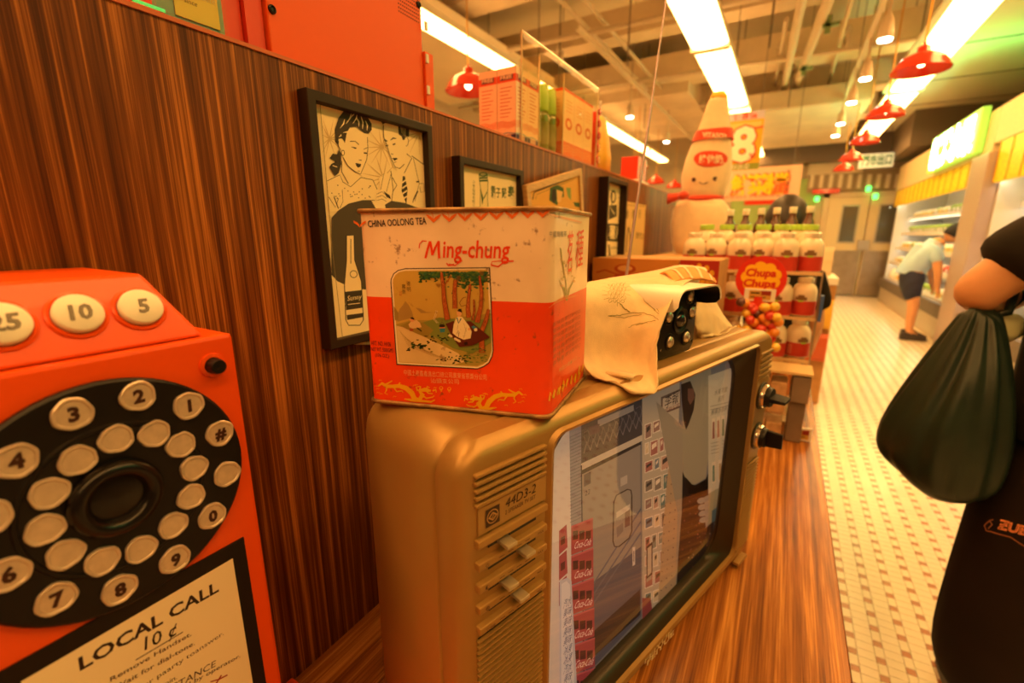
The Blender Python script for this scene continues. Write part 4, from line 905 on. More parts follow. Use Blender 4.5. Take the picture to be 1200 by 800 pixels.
def art1(c, a, b):
    c.setview(370, 110, 5.714); D_ = H('#3a3226'); G = H('#d0b47e'); PP = H('#f3dfae')
    # rays behind the couple
    for (cx, cy, n, r0, r1) in ((690, 260, 14, 18, 150), (440, 355, 13, 12, 130), (450, 560, 12, 10, 150), (90, 300, 12, 10, 130)):
        for k in range(n):
            t = 2*math.pi*k/n+.2; 
            if cy < 300 and math.sin(t) < -.55: continue
            e = (min(716, max(42, cx+r1*math.cos(t))), max(20+ (cx/3.6), cy+r1*math.sin(t)))
            c.line([(cx, cy), e], [8, 1], G, up=(k == 0))
    # man: jacket, neck, face, hair
    c.poly([(500, 520), (560, 500), (640, 410), (722, 475), (745, 760), (560, 790), (430, 660), (420, 560)], PP); c.line([(500, 515), (515, 640), (505, 720)], 4, D_); c.line([(640, 415), (722, 474)], 5, D_); c.line([(650, 430), (690, 600), (660, 720)], 3, D_); c.line([(510, 560), (540, 612), (512, 655)], 4, D_)
    c.poly([(580, 550), (594, 552), (612, 640), (604, 740), (572, 650)], D_); 
    for k in range(4): c.poly([(574+k*2, 590+k*36), (602+k*3, 570+k*36), (604+k*3, 580+k*36), (574+k*2, 602+k*36)], PP)
    c.poly([(668, 585), (690, 580), (690, 592), (672, 594)], D_); c.line([(680, 650), (655, 700), (645, 730)], [10, 8, 3], D_); c.line([(694, 620), (700, 660), (725, 655), (720, 600), (694, 600)], 3, D_)
    c.poly([(450, 200), (600, 190), (620, 300), (605, 370), (590, 440), (555, 500), (520, 500), (500, 440), (475, 370), (450, 300)], PP)
    c.line([(450, 210), (452, 290), (476, 350), (490, 400), (510, 450), (528, 490), (560, 500), (590, 470)], 4.5, D_); c.line([(605, 400), (640, 430), (590, 530)], 4, D_)
    c.poly([(436, 190), (450, 165), (480, 155), (560, 160), (600, 185), (622, 230), (620, 290), (604, 285), (598, 305), (580, 310), (572, 285), (552, 272), (548, 215), (520, 190), (500, 188), (470, 190), (446, 205)], D_)
    for k in range(6): c.line([(468+k*16, 160), (478+k*18, 186+k*2)], [2, 4], PP)
    for k in range(4): c.line([(560+k*12, 190+k*14), (572+k*8, 262+k*8)], [3, 2], PP)
    c.poly([(592, 292), (606, 288), (618, 310), (612, 345), (598, 350)], PP); c.line([(592, 296), (608, 290), (618, 312), (612, 344), (600, 350)], 3.5, D_)
    c.line([(454, 305), (475, 318)], 9, D_); c.line([(498, 310), (515, 296), (536, 300)], [5, 10, 4], D_)
    c.line([(466, 348), (482, 345)], 8, D_); c.line([(512, 340), (530, 334)], 9, D_); c.line([(500, 400), (514, 405)], 5, D_); c.poly([(508, 430), (540, 428), (545, 436), (524, 448)], D_); c.line([(520, 458), (536, 456)], 3, D_)
    # woman: blouse, neck, face, hair
    c.poly([(75, 585), (160, 540), (300, 545), (400, 590), (420, 700), (300, 730), (130, 790), (85, 790)], PP); c.line([(75, 582), (160, 542), (180, 590), (232, 622), (300, 560), (380, 575), (410, 640)], 4, D_)
    for k in range(26): x = rl.uniform(95, 395); y = rl.uniform(600, 700); c.circ(x, y, 4, D_, 6, up=False)
    c.line([(85, 690), (130, 760), (150, 700)], 4, D_); c.line([(175, 640), (180, 720), (160, 765)], 3, D_); c.line([(120, 690), (150, 768)], 6, D_)
    c.poly([(165, 330), (200, 260), (260, 235), (340, 270), (345, 380), (330, 460), (300, 540), (260, 520), (205, 470), (175, 420)], PP)
    c.line([(343, 290), (346, 370), (338, 440), (318, 490), (298, 536), (262, 522), (210, 480), (180, 425)], 4, D_); c.line([(172, 450), (170, 520), (215, 600)], 4, D_)
    c.poly([(128, 320), (125, 240), (150, 160), (185, 115), (240, 100), (300, 112), (340, 150), (370, 200), (372, 240), (350, 268), (320, 262), (270, 220), (225, 225), (205, 260), (192, 330), (175, 300), (150, 300), (150, 345)], D_)
    for (u_, v_) in (((160, 230), (190, 170)), ((200, 200), (235, 130)), ((180, 260), (215, 250)), ((245, 200), (275, 130)), ((285, 220), (270, 160)), ((310, 235), (300, 150)), ((340, 245), (330, 180)), ((150, 290), (165, 270)), ((225, 165), (260, 110))): c.line([u_, ((u_[0]+v_[0])/2+8, (u_[1]+v_[1])/2), v_], [2, 9, 3], PP)
    c.poly([(148, 310), (165, 296), (178, 320), (170, 360), (158, 375)], PP); c.line([(150, 315), (146, 345), (160, 374)], 4, D_); c.circ(178, 395, 13, D_, 10, ry=20); c.circ(178, 395, 9, PP, 10, ry=15)
    c.poly([(90, 430), (110, 400), (140, 405), (150, 370), (165, 400), (168, 470), (150, 530), (125, 550), (105, 520), (88, 490), (100, 470), (130, 455), (110, 440)], D_); c.line([(110, 480), (140, 490)], 6, PP)
    c.line([(225, 318), (262, 318), (285, 340)], 5, D_); c.line([(236, 355), (268, 365)], [4, 10], D_); c.line([(318, 372), (342, 360)], 4, D_); c.line([(318, 395), (340, 398)], 9, D_); c.line([(286, 442), (304, 445)], 5, D_)
    c.poly([(262, 462), (282, 466), (302, 470), (296, 488), (280, 494), (268, 482)], D_); c.line([(276, 516), (292, 518)], 3, D_)
    # hand with glass, table edge
    c.poly([(440, 545), (470, 530), (500, 540), (470, 660), (425, 650)], PP); c.line([(452, 535), (432, 640)], 3, D_); c.line([(500, 540), (470, 655)], 3, D_)
    c.poly([(405, 660), (440, 640), (490, 680), (500, 720), (470, 780), (430, 760), (400, 700)], PP)
    for k in range(3): c.line([(405, 670+k*22), (440, 655+k*24), (470, 680+k*20)], 3, D_)
    c.poly([(450, 650), (492, 680), (500, 705), (470, 690)], D_)
    c.setview(350, 90, 2.4235)
    T = [(92, 560), (92, 400), (110, 380), (140, 360), (180, 350), (215, 350), (222, 385), (240, 365), (262, 352), (300, 358), (345, 375), (345, 560), (240, 580), (140, 580)]
    c.poly(T, H('#4a4234')); c.poly([(205, 352), (240, 350), (245, 372), (232, 392), (218, 375)], PP)
    c.poly([(88, 558), (345, 575), (345, 760), (110, 760)], PP)
    c.poly([(88, 558), (345, 575), (250, 610), (150, 600), (108, 580)], H('#4a4234'))
    # bottle
    c.poly([(134, 450), (155, 450), (157, 520), (176, 580), (182, 690), (172, 705), (140, 705), (132, 690), (128, 590), (134, 520)], PP); c.line([(134, 450), (134, 520), (128, 590), (132, 690), (140, 705), (172, 705), (182, 690), (176, 580), (157, 520), (155, 450), (134, 450)], 2.5, D_)
    c.poly([(130, 610), (178, 605), (181, 655), (133, 662)], D_); c.text('Sunny', 136, 636, 15, PP, to=(176, 630), shear=.2); c.line([(138, 646), (172, 642)], 2, PP); c.circ(154, 560, 11, D_, 14); c.circ(154, 560, 9, PP, 14); c.line([(146, 460), (146, 530)], 2, D_); c.poly([(134, 676), (181, 670), (180, 682), (136, 690)], D_)
    c.line([(56, 50), (95, 500), (124, 755)], 1.5, H('#8a7850')); c.line([(120, 755), (420, 735)], 2, H('#8a7850'))
picframe((fy0+fy1)/2, (fz0+fz1)/2, fy1-fy0, fz1-fz0, 0, .018, .012, 'dark framed comic style poster of a woman and a man, left of the tin', M_FRM, art1)
a = P2(538, 182, FX); b = P2(613, 198, FX)
GN = H('#3c5a30')
def art2(c, a, b):
    c.setview(530, 170, 4.8)
    c.poly([(150, 170), (195, 165), (200, 205), (196, 300), (205, 400), (160, 400), (155, 250)], H('#ead79c')); c.line([(150, 170), (152, 200), (158, 240), (154, 400)], 3, GN); c.line([(196, 170), (200, 205), (198, 300), (204, 400)], 3, GN)
    c.circ(173, 165, 25, GN, 16, ry=13); c.circ(173, 163, 17, H('#ead79c'), 14, ry=7); c.poly([(152, 180), (198, 178), (199, 204), (154, 206)], GN); c.line([(154, 193), (198, 190)], 4, H('#ead79c')); c.poly([(158, 240), (175, 300), (168, 340)], GN); c.line([(176, 300), (196, 262)], 5, GN)
    c.text('霜', 218, 290, 54, GN, to=(243, 291), bold=.02); c.text('子', 246, 290, 46, GN, to=(272, 291), bold=.02); c.text('蘇', 278, 292, 46, GN, to=(306, 293), bold=.02); c.text('泰', 313, 300, 62, GN, to=(350, 300), bold=.03)
    for k in range(7): c.text('小食品廠有限公'[k], 114, 215+k*22, 16, GN, to=(128, 215+k*22))
picframe((a.y+b.y)/2, a.z-.165, b.y-a.y, .33, 0, .018, .012, 'dark framed cream print with green bottle drawing, second frame behind the tin', M_FRM, art2)
def art3(c, a, b):
    c.rect(-a, -b, a, b, H('#e0a850')); c.setview(530, 170, 4.8)
    c.line([(452, 305), (460, 265), (700, 170), (712, 180), (728, 352)], 7, H('#5a5036')); c.line([(468, 305), (474, 278), (690, 190)], 3, H('#8a7840'))
    c.poly([(545, 310), (550, 240), (590, 222), (625, 240), (628, 290), (600, 300), (590, 340)], GN); c.poly([(556, 300), (562, 250), (578, 245), (585, 300), (570, 330)], H('#2c2018')); c.poly([(640, 240), (665, 240), (668, 310), (650, 290)], H('#7c9a54')); c.poly([(680, 320), (720, 325), (722, 350), (690, 345)], GN); c.poly([(586, 250), (622, 262), (610, 320), (590, 320)], H('#e8bc78'))
TLp, TRp, BRp = P2(617, 217, XP+.03), P2(682, 197, XP+.03), P2(693, 335, XP+.03)
ang = math.atan2(TRp.z-TLp.z, TRp.y-TLp.y); wd = math.hypot(TRp.z-TLp.z, TRp.y-TLp.y); ht = math.hypot(BRp.y-TRp.y, BRp.z-TRp.z)+.02
cc = Vector((0, (TLp.y+TRp.y)/2, (TLp.z+TRp.z)/2)) + Vector((0, math.sin(ang), -math.cos(ang)))*ht/2
picframe(cc.y, cc.z, wd, ht, ang, .012, .016, 'tilted pale wooden frame with a green and ochre print, right of the tin', M_LFR, art3, x0=XP+.018)
a = P2(713, 207, XP+.03); b = P2(736, 216, XP+.03); d = P2(716, 326, XP+.03)
def art4(c, a, b):
    G4 = H('#4a4434'); c.setview(530, 170, 4.8)
    c.line([(868, 205), (962, 225), (960, 735), (858, 745), (868, 205)], 2, G4)
    c.circ(905, 290, 16, G4, 14, ry=38); c.circ(905, 290, 9, H('#e8d8a8'), 14, ry=26); c.poly([(882, 340), (925, 335), (925, 400), (880, 420)], G4); c.line([(890, 350), (912, 390)], 5, H('#e8d8a8')); c.line([(900, 260), (892, 400)], 4, G4)
    c.poly([(874, 440), (952, 443), (950, 545), (872, 540)], G4); c.text('薯片', 880, 520, 62, H('#f0dfae'), to=(948, 524), bold=.02)
    c.poly([(876, 560), (884, 560), (892, 640), (890, 715), (884, 715), (882, 640)], G4); c.text('百年老號', 888, 585, 12, G4, to=(950, 582))
    for k in range(5): c.text('正宗風味', 900, 640+k*17, 11, G4, to=(946, 636+k*17))
    for k in range(5): c.text('美味食品店'[k], 935, 250+k*28, 17, G4, to=(948, 250+k*28))
picframe((a.y+b.y)/2, (a.z+d.z)/2+.002, b.y-a.y, a.z-d.z, 0, .030, .013, 'narrow dark framed black and cream print, leftmost beside the television antenna', M_FRM, art4)
a = P2(735, 236, XP+.006); b = P2(757, 241, XP+.006)
c = Canvas(frame(Vector((XP+.006, (a.y+b.y)/2, 0)), (0, 1, 0), (0, 0, 1)), .0001)
r5 = root('paper_poster', (XP+.004, (a.y+b.y)/2, a.z-.25), 'frameless yellow paper poster with vertical characters, beside the narrow dark frame', 'poster')
MB().box(XP+.001, XP+.0055, a.y, b.y, a.z-.26, a.z).build('paper', mat('aged_yellow_paper', (.82, .55, .22), .7), r5)
c.setview(530, 170, 4.8)
for k, t_ in enumerate('香脆好味'): c.text(t_, 976+k*36, 408, 40, H('#5a4426'), to=(990+k*34, 408))
c.line([(990, 460), (985, 500), (978, 600), (1000, 600), (1000, 500), (990, 460)], 5, H('#5a4426')); c.text('脆花生', 1032, 520, 28, H('#6a5026'), to=(1080, 528)); c.line([(975, 335), (1085, 345)], 3, H('#8a6a34')); c.build('poster_print', INKPAPER, r5)

# ================================================================ ON TOP OF THE PARTITION
ZP = ZT+.0015
M_CAB = mat('orange_sheet_metal', (.80, .095, .005), .45, spec=.35, bump=.04, bscale=40, scale=20)
y0 = onx(312, 5, XP-.006).y; y1 = onx(497, 100, XP-.006).y
cb = root('metal_cabinet', (-.66, .45, ZP), 'orange red metal cabinet with corner screws and a perforated patch on top of the partition', 'cabinet')
MB().box(-.79, XP-.006, y0, y1, ZP, 2.05).build('body', M_CAB, cb, bevel=.002)
yl = onx(289, 20, XP-.010).y
MB().box(-.77, XP-.012, yl, y0-.002, ZP, 2.05).build('side_channel', mat('red_panel', (.70, .045, .012), .4), cb)
for px, py in ((313.5, 9), (497, 10)):
    q = onx(px, py, XP-.006); q.y = min(max(q.y, y0+.006), y1-.006); m = MB(); m.lathe([(.0048, 0), (.0045, .002), (.003, .003), (.0018, .0015)], 14, frame(q, (0, 1, 0), (0, 0, 1)), cap1=True); m.build('screw', BLACK, cb, smooth=True, angle=40)
pf = MB()
for i in range(11):
    for j in range(9):
        q = onx(474, 6, XP-.0055); 
        yy = q.y-.012+i*.0042; zz = q.z-.012+j*.005
        if yy < y1-.006: pf.lathe([(.0011, 0), (.001, .0003)], 6, frame(Vector((XP-.0057, yy, zz)), (0, 1, 0), (0, 0, 1)))
pf.build('perforation', BLACK, cb)
hl = onx(490, 52, XP+.006); h2 = onx(502, 126, XP+.006)
MB().box(XP-.03, XP-.002, y1+.0005, y1+.020, ZP, hl.z).build('hinged_flap', M_CAB, cb, bevel=.001)
for k in range(3): MB().box(XP-.002, XP+.000, y1+.001, y1+.007, ZP+.02+k*.045, ZP+.032+k*.045).build('flap_tab', WHITE, cb)
q = onx(507, 60, -.56)
sgn = root('standing_sign', (-.58, y1+.045, ZP), 'black sign with yellow lettering standing behind the orange cabinet', 'sign')
MB().box(-.585, -.578, y1+.022, y1+.062, ZP, ZP+.175).build('board', BLACK, sgn, bevel=.003)
c = Canvas(frame(Vector((-.577, 0, 0)), (0, 1, 0), (0, 0, 1)), .0002); yy = y1+.024
c.rect(yy, ZP+.003, yy+.032, ZP+.045, H('#e8b018')); c.poly([(yy, ZP+.120), (yy+.016, ZP+.11), (yy+.014, ZP+.15), (yy, ZP+.16)], H('#e8b018')); 
for k in range(3): c.text('OPI'[k], yy+.006, ZP+.056+k*.02, .018, H('#f0e6d0'), ang=math.pi/2)
c.circ(yy+.012, ZP+.022, .012, BR_, 16); c.circ(yy+.012, ZP+.022, .010, H('#e8b018'), 16)
for k in range(3): c.line([(yy+k*.008, ZP+.045), (yy+.006+k*.008, ZP+.055)], .004, H('#e8b018'))
c.build('sign_print', INK, sgn)
# acrylic case with a gold card, top left
ya, yb = onx(152, 0, XP-.004).y, onx(268, 36, XP-.004).y
ac = root('acrylic_case', (-.60, (ya+yb)/2, ZP), 'clear acrylic case holding a golden label card, at the top left edge of the photo', 'display case')
for bx in ((-.67, XP-.004, ya, yb, ZP, ZP+.004), (XP-.007, XP-.004, ya, yb, ZP+.004, ZP+.16), (-.67, XP-.007, yb-.003, yb, ZP+.004, ZP+.16), (-.67, XP-.007, ya, ya+.003, ZP+.004, ZP+.16)): MB().box(*bx).build('acrylic_wall', ACRYL, ac)
gcd = root('gold_card', (XP-.016, (ya+yb)/2, ZP+.004), 'golden card with pale script inside the clear case at the top left', 'card')
yc0, yc1 = onx(210, 5, XP-.014).y, onx(258, 30, XP-.014).y
MB().box(XP-.022, XP-.014, yc0-.02, yc1+.004, ZP+.005, ZP+.14).build('card_stock', mat('teal_card', (.22, .42, .48), .5), gcd)
MB().box(XP-.0139, XP-.0125, yc0-.005, yc1-.001, ZP+.008, ZP+.14).build('gold_panel', mat('gold_foil', (.80, .42, .12), .3, .5), gcd)
c = Canvas(frame(Vector((XP-.0122, 0, 0)), (0, 1, 0), (0, 0, 1)), .0001); c.text('good taste', yc0, ZP+.030, .008, H('#d8c8a0'), shear=.2); c.text('since', yc0+.004, ZP+.022, .006, H('#8a6a40'), shear=.2); c.build('card_script', INK, gcd)
MB().box(XP-.012, XP-.009, ya+.004, ya+.03, ZP+.0045, ZP+.0075).build('card_clip', CHROME, gcd)
q0 = onx(277, 30, XP-.01).y
o = MB().box(-.74, XP-.018, yb+.0015, yl-.0015, ZP, ZP+.35).build('red_board', mat('red_panel', (0, 0, 0))); tag(o, 'plain red upright board between the clear case and the orange cabinet', 'board')

# cartons, bottles on the ledge inside an acrylic holder
XE = XP-.012
def yof(x, y, X=XE): return onx(x, y, X).y
yA, yB_, yC, yD_ = yof(605, 163), yof(628, 171), yof(661, 184), yof(692, 195)
ztc = onx(614, 82, XE).z
def carton(name, x0, x1, y0, y1, h, base, draw, label, group=None):
    r = root(name, ((x0+x1)/2, (y0+y1)/2, ZP+.004), label, 'carton', group=group)
    MB().box(x0, x1, y0, y1, ZP+.004, ZP+.004+h).build('box', base, r, bevel=.0015)
    c = Canvas(frame(Vector((x1+.0003, y0, ZP+.004)), (0, 1, 0), (0, 0, 1)), .0002); draw(c, y1-y0, h); c.build('front_print', INK, r)
    c = Canvas(frame(Vector((x0, y0-.0003, ZP+.004)), (1, 0, 0), (0, 0, 1)), .0002); draw(c, x1-x0, h); c.build('side_print', INK, r)
    return r
hC = ztc-ZP-.004
def dr1(c, w, h):
    c.rect(0, 0, w, h, H('#f4d8b8')); c.rect(0, h*.80, w, h*.90, H('#e0553a')); c.rect(w*.15, h*.83, w*.85, h*.90, H('#4a4050')); c.text('FREE', w*.18, h*.845, .01, H('#f4d8b8'), width=w*.62, bold=.03)
    for k in range(9): c.rect(w*.15, h*(.32+k*.05), w*(.6+.3*((k*7) % 3)/3), h*(.335+k*.05), H('#d8896a'))
    for k in range(5): c.line([(0, h*(.17+.02*k)), (w*.3, h*(.19+.02*k)), (w*.6, h*(.16+.02*k)), (w, h*(.19+.02*k))], h*.008, H('#e88a60'))
    c.rect(0, 0, w, h*.07, H('#3a3a6a')); c.rect(w*.25, h*.005, w*.75, h*.065, H('#c8a8a0')); c.poly([(0, h*.07), (w*.5, h*.09), (w, h*.07), (w, h*.085), (w*.5, h*.105), (0, h*.085)], H('#6a9ac0'))
wy = (yB_+.012-yA)/2
M_CT = mat('peach_carton', (.80, .58, .38), .5)
k = 0
for iy in (0, 1):
    for ix in (0, 1):
        carton('tall_carton', XE-.048*(ix+1)+.0005, XE-.048*ix-.001, yA+iy*wy, yA+(iy+1)*wy-.001, hC, M_CT, dr1, 'tall cream and pink printed carton, ' + ['front left', 'back left', 'front right', 'back right'][iy*2+ix] + ' of the block of four', 'pink and cream cartons on the ledge')
M_BTL = mat('green_liquid', (.20, .26, .03), .12, coat=.6); M_GCAP = mat('lime_cap', (.42, .70, .10), .35)
yS = yA+2*wy+.006; n3 = 3; wS = (yC-.012-yS)/3
hG = hC*1.14
for i in range(3):
    cy = yS+wS*(i+.5); r = root('green_bottle', (XE-.03, cy, ZP+.004), 'slim green bottle with tall lime cap in the acrylic holder, ' + ['left', 'middle', 'right'][i] + ' one of three', 'bottle', group='green bottles on the ledge')
    rr_ = wS*.46; M = Matrix.Translation((XE-.03, cy, ZP+.004))
    MB().lathe([(rr_*.9, 0), (rr_, .004), (rr_, hG*.50), (rr_*.9, hG*.56), (rr_*.8, hG*.57)], 18, M).build('bottle_body', M_BTL, r, smooth=True, angle=50)
    MB().lathe([(rr_*.92, hG*.572), (rr_*.95, hG*.60), (rr_*.85, hG*.92), (rr_*.8, hG*.93)], 18, M).build('cap', M_GCAP, r, smooth=True, angle=50)
    MB().lathe([(rr_*1.01, hG*.10), (rr_*1.01, hG*.42)], 18, M, False, False).build('label_sleeve', mat('olive_label', (.26, .28, .06), .5), r, smooth=True)
def dr2(c, w, h):
    c.rect(0, 0, w, h, H('#f6dcb4')); c.rect(0, 0, w, h*.22, H('#e8702a')); c.rect(0, h*.96, w, h, H('#e85a2a')); c.circ(w*.5, h*.50, w*.33, H('#d86a2c'), 18, ry=h*.09); c.circ(w*.5, h*.50, w*.18, H('#f6dcb4'), 14, ry=h*.05)
    for k in range(4): c.rect(w*.2, h*(.68+k*.05), w*.8, h*(.69+k*.05), H('#e09a60'))
    for k in range(3): c.line([(0, h*(.06+k*.04)), (w*.5, h*(.09+k*.04)), (w, h*(.05+k*.04))], h*.01, H('#f6b060'))
yO = yC-.008; wO = (yD_+.006-yO)/3
for i in range(3): carton('orange_carton', XE-.055, XE-.001, yO+i*wO, yO+(i+1)*wO-.0015, hC*1.13, M_CT, dr2, 'slim carton with orange base and round emblem, ' + ['left', 'middle', 'right'][i] + ' one of three in the acrylic holder', 'orange and cream cartons on the ledge')
# acrylic holder
ah = root('acrylic_holder', (XE-.05, (yA+yD_)/2, ZP), 'long clear acrylic holder with tall back sheet around the cartons and green bottles', 'display holder')
zl = onx(616, 40, XE).z; zr_ = onx(698, 103, XE).z; ZH = (zl+zr_)/2; yEnd = yof(694, 190)+.02
ys0 = yof(610, 165)
MB().box(XE+.0005, XE+.0035, ys0, yEnd, ZP, ZH).build('front_sheet', ACRYL, ah, bevel=.0008)
M_EDGE = mat('acrylic_edge', (.75, .55, .30), .2, coat=.5)
for (b0_, b1_) in (((XE+.002, ys0, ZP), (XE+.002, ys0, ZH)), ((XE+.002, yEnd, ZP), (XE+.002, yEnd, ZH)), ((XE+.002, ys0, ZH), (XE+.002, yEnd, ZH))): MB().cyl(b0_, b1_, .0022, seg=6).build('sheet_edge', M_EDGE, ah)
for yy in (yS-.004, yO-.003): MB().box(XE-.055, XE, yy-.0012, yy+.0012, ZP+.004, ZH-.02).build('divider', ACRYL, ah); MB().cyl((XE-.0005, yy, ZP+.004), (XE-.0005, yy, ZH-.02), .0018, seg=6).build('divider_edge', M_EDGE, ah)
MB().box(XE-.10, XE+.0005, ys0, yEnd, ZP, ZP+.0035).build('tray', ACRYL, ah)
# red side, yellow bag, red box
yr = yEnd+.006
o = root('red_display_side', (XE-.04, yr+.02, ZP), 'scalloped red display side panel right of the acrylic holder', 'display panel')
MB().box(XE-.09, XE, yr, yr+.022, ZP, ZP+hC*1.12).build('panel', mat('red_panel', (0, 0, 0)), o, bevel=.002)
for k in range(5): MB().lathe([(.010, 0), (.010, .005)], 14, frame(Vector((XE+.0003, yr+.014, ZP+.025+k*.034)), (0, 1, 0), (0, 0, 1))).build('panel_boss', M_RED, o)
yb0, yb1 = yr+.028, yof(716, 205)+.03
yb1 = max(yb1, yb0+.06); ym = (yb0+yb1)/2; zb1 = onx(712, 118, XE-.01).z
bg = root('yellow_bag', (XE-.03, ym, ZP), 'yellow pleated bag gathered by a white cord, standing at the end of the red panel', 'bag')
rings = []
for z, s in ((0, 1), (.25, 1.02), (.5, .8), (.72, .55), (.78, .35)):
    rings.append([(XE-.03+.028*s*math.cos(a)*(1+.10*math.cos(8*a)), ym+(yb1-yb0)/2*s*math.sin(a)*(1+.10*math.cos(8*a)), ZP+z*(zb1-ZP)) for a in [2*math.pi*i/32 for i in range(32)]])
MB().loft(rings).build('bag_body', mat('yellow_nylon', (.92, .48, .02), .4), bg, smooth=True)
MB().tube([(XE-.03, ym, ZP+.76*(zb1-ZP)), (XE-.03, ym+.006, ZP+.88*(zb1-ZP)), (XE-.03, ym, zb1)], [.007, .004, .005], 8).build('neck_cord', WHITE, bg, smooth=True)
qy = onx(748, 206, XE-.03)
rb = root('red_box', (XE-.05, qy.y, ZP), 'small red box on a white base, on the ledge beyond the yellow bag', 'box', rz=.25)
qz = onx(748, 184, XE-.03).z
MB().box(XE-.10, XE-.01, qy.y-.07, qy.y+.10, ZP, ZP+.018).build('box_base', WHITE, rb, bevel=.002); MB().box(XE-.09, XE-.02, qy.y-.05, qy.y+.08, ZP+.018, qz).build('box_body', mat('red_panel', (0, 0, 0)), rb, bevel=.002)

# ================================================================ SECURITY CAMERA UNDER THE TEA TOWEL
cc_ = root('security_camera', tvpt(-.285, H_, -.08), 'black faced security camera with infrared lamps and white sun visor, on the television', 'camera', rz=math.atan2(dv.y, dv.x))
CU0, CU1 = -.340, -.240; CZ0, CZ1 = H_+.004, H_+.086; CN = -.030
M_CAMB = mat('camera_body_white', (.78, .72, .62), .35)
TB().loft([rr(CU0+.004, CU1-.004, CZ0, CZ1, .014, -.145), rr(CU0+.002, CU1-.002, CZ0, CZ1, .014, CN-.006)]).build('camera_body', M_CAMB, cc_, smooth=True, angle=50)
fp = TB().loft([rr(CU0, CU1, CZ0-.003, CZ1, .014, CN-.006), rr(CU0, CU1, CZ0-.003, CZ1, .014, CN-.001), rr(CU0+.002, CU1-.002, CZ0-.001, CZ1-.002, .012, CN)]).build('face_plate', M_BLK, cc_, smooth=True, angle=40)
cu, cz = (CU0+CU1)/2+.004, (CZ0+CZ1)/2+.003
FM = TVM @ Matrix.Translation((cu, cz, CN))
ln = MB().lathe([(.0185, 0), (.0185, .002), (.0165, .003), (.013, .0015), (.012, .001)], 28, FM, cap1=False).build('lens_ring', BLACK, fp, smooth=True, angle=40)
MB().sph(FM @ Vector((0, 0, -.004)), .011, 16, 10).build('lens_glass', mat('lens_dark', (.01, .008, .012), .05, coat=1.), fp, smooth=True)
M_LEDL = mat('infrared_lamp', (.70, .60, .50), .12, .7, var=.3, scale=300)
for (a_, b_2) in ((-.031, .008), (.031, .008), (-.024, -.026), (.020, -.026), (-.020, .030), (.022, .030)):
    LM = FM @ Matrix.Translation((a_, b_2, 0))
    l_ = MB().lathe([(.0115, 0), (.0115, .0012), (.0095, .0018), (.009, .0005)], 20, LM, cap1=False).build('lamp_ring', BLACK, fp, smooth=True, angle=40)
    MB().lathe([(.0085, .0003), (.007, .003), (.004, .0045), (.0005, .005)], 16, LM).build('infrared_lamp', M_LEDL, fp, smooth=True)
for (a_, b_2) in ((-.043, -.034), (.038, -.034)): MB().lathe([(.0022, 0), (.002, .0008)], 10, FM @ Matrix.Translation((a_, b_2, 0))).build('screw', CHROME, fp)
# visor
def vis(e, n, zlow):
    u0, u1, zt_, r = CU0-.008+e, CU1+.010-e, CZ1+.008-e, .018-e*.5
    P_ = [(u0, zlow, n)]
    for k in range(7): a = math.pi-math.pi/2*k/6; P_.append((u0+r+r*math.cos(a), zt_-r+r*math.sin(a), n))
    for k in range(7): a = math.pi/2-math.pi/2*k/6; P_.append((u1-r+r*math.cos(a), zt_-r+r*math.sin(a), n))
    P_.append((u1, zlow, n)); return P_
zlo = H_+.066
outer = [vis(0, -.13, zlo), vis(0, -.02, zlo), vis(0, -.008, zlo+.002), vis(0, -.002, zlo+.008)]
inner = [vis(.0022, -.13, zlo), vis(.0022, -.02, zlo), vis(.0022, -.008, zlo+.002), vis(.0022, -.003, zlo+.008)]
vz = TB().loft(outer, False, False, False); vz.loft([outer[-1], inner[-1]], False, False, False); vz.build('sun_visor', M_CAMB, cc_, smooth=True, angle=50)
TB().loft(inner, False, False, False).build('visor_lining', BLACK, cc_, smooth=True, angle=50)

# ---- tea towel
M_TOW = mat('cream_linen', (.78, .60, .34), .9, var=.07, scale=60, bump=.35, bscale=900, sheen=.3)
def tp(px, py, n): u, z = tvuz(px, py, n); return tvpt(u, max(z, H_+.0022) if n < -.003 else z, n)
rows_px = [
 [(690, 372, -.165), (716, 372, -.165), (744, 370, -.165), (772, 365, -.165), (797, 358, -.165), (816, 352, -.165)],
 [(690, 334, -.135), (716, 330, -.135), (745, 325, -.135), (774, 319, -.14), (798, 314, -.14), (822, 316, -.14)],
 [(686, 336, -.098), (714, 333, -.096), (744, 328, -.095), (772, 321, -.090), (797, 317, -.085), (828, 320, -.080)],
 [(684, 352, -.075), (714, 350, -.066), (744, 346, -.058), (768, 341, -.048), (786, 335, -.040), (804, 331, -.034)],
 [(684, 384, -.066), (712, 385, -.056), (740, 382, -.046), (763, 374, -.032), (777, 363, -.020), (787, 350, -.012)],
 [(684, 412, -.060), (710, 416, -.052), (738, 415, -.044), (757, 407, -.026), (768, 396, -.014), (776, 378, -.008)],
 [(685, 430, -.050), (712, 437, -.036), (739, 440, -.024), (756, 436, -.014), (764, 425, -.010), (769, 404, -.010)],
 [(694, 440, -.038), (720, 449, -.016), (741, 456, .001), (757, 457, .006), (768, 452, .007), (769, 424, -.002)],
 [(697, 443, -.036), (722, 453, -.012), (742, 460, .004), (757, 461, .009), (769, 459, .010), (770, 440, .004)]]
ctrl = [[tp(*q) for q in r] for r in rows_px]
def cat(p, t):
    n = len(p)-1; i = min(int(t*n), n-1); f = t*n-i; a, b, c, d = p[max(i-1, 0)], p[i], p[i+1], p[min(i+2, n)]
    return .5*((2*b)+(c-a)*f+(2*a-5*b+4*c-d)*f*f+(3*b-a-3*c+d)*f**3)
def surf(ctrl, s, t): return cat([cat(r, s) for r in ctrl], t)
NS, NT = 46, 60
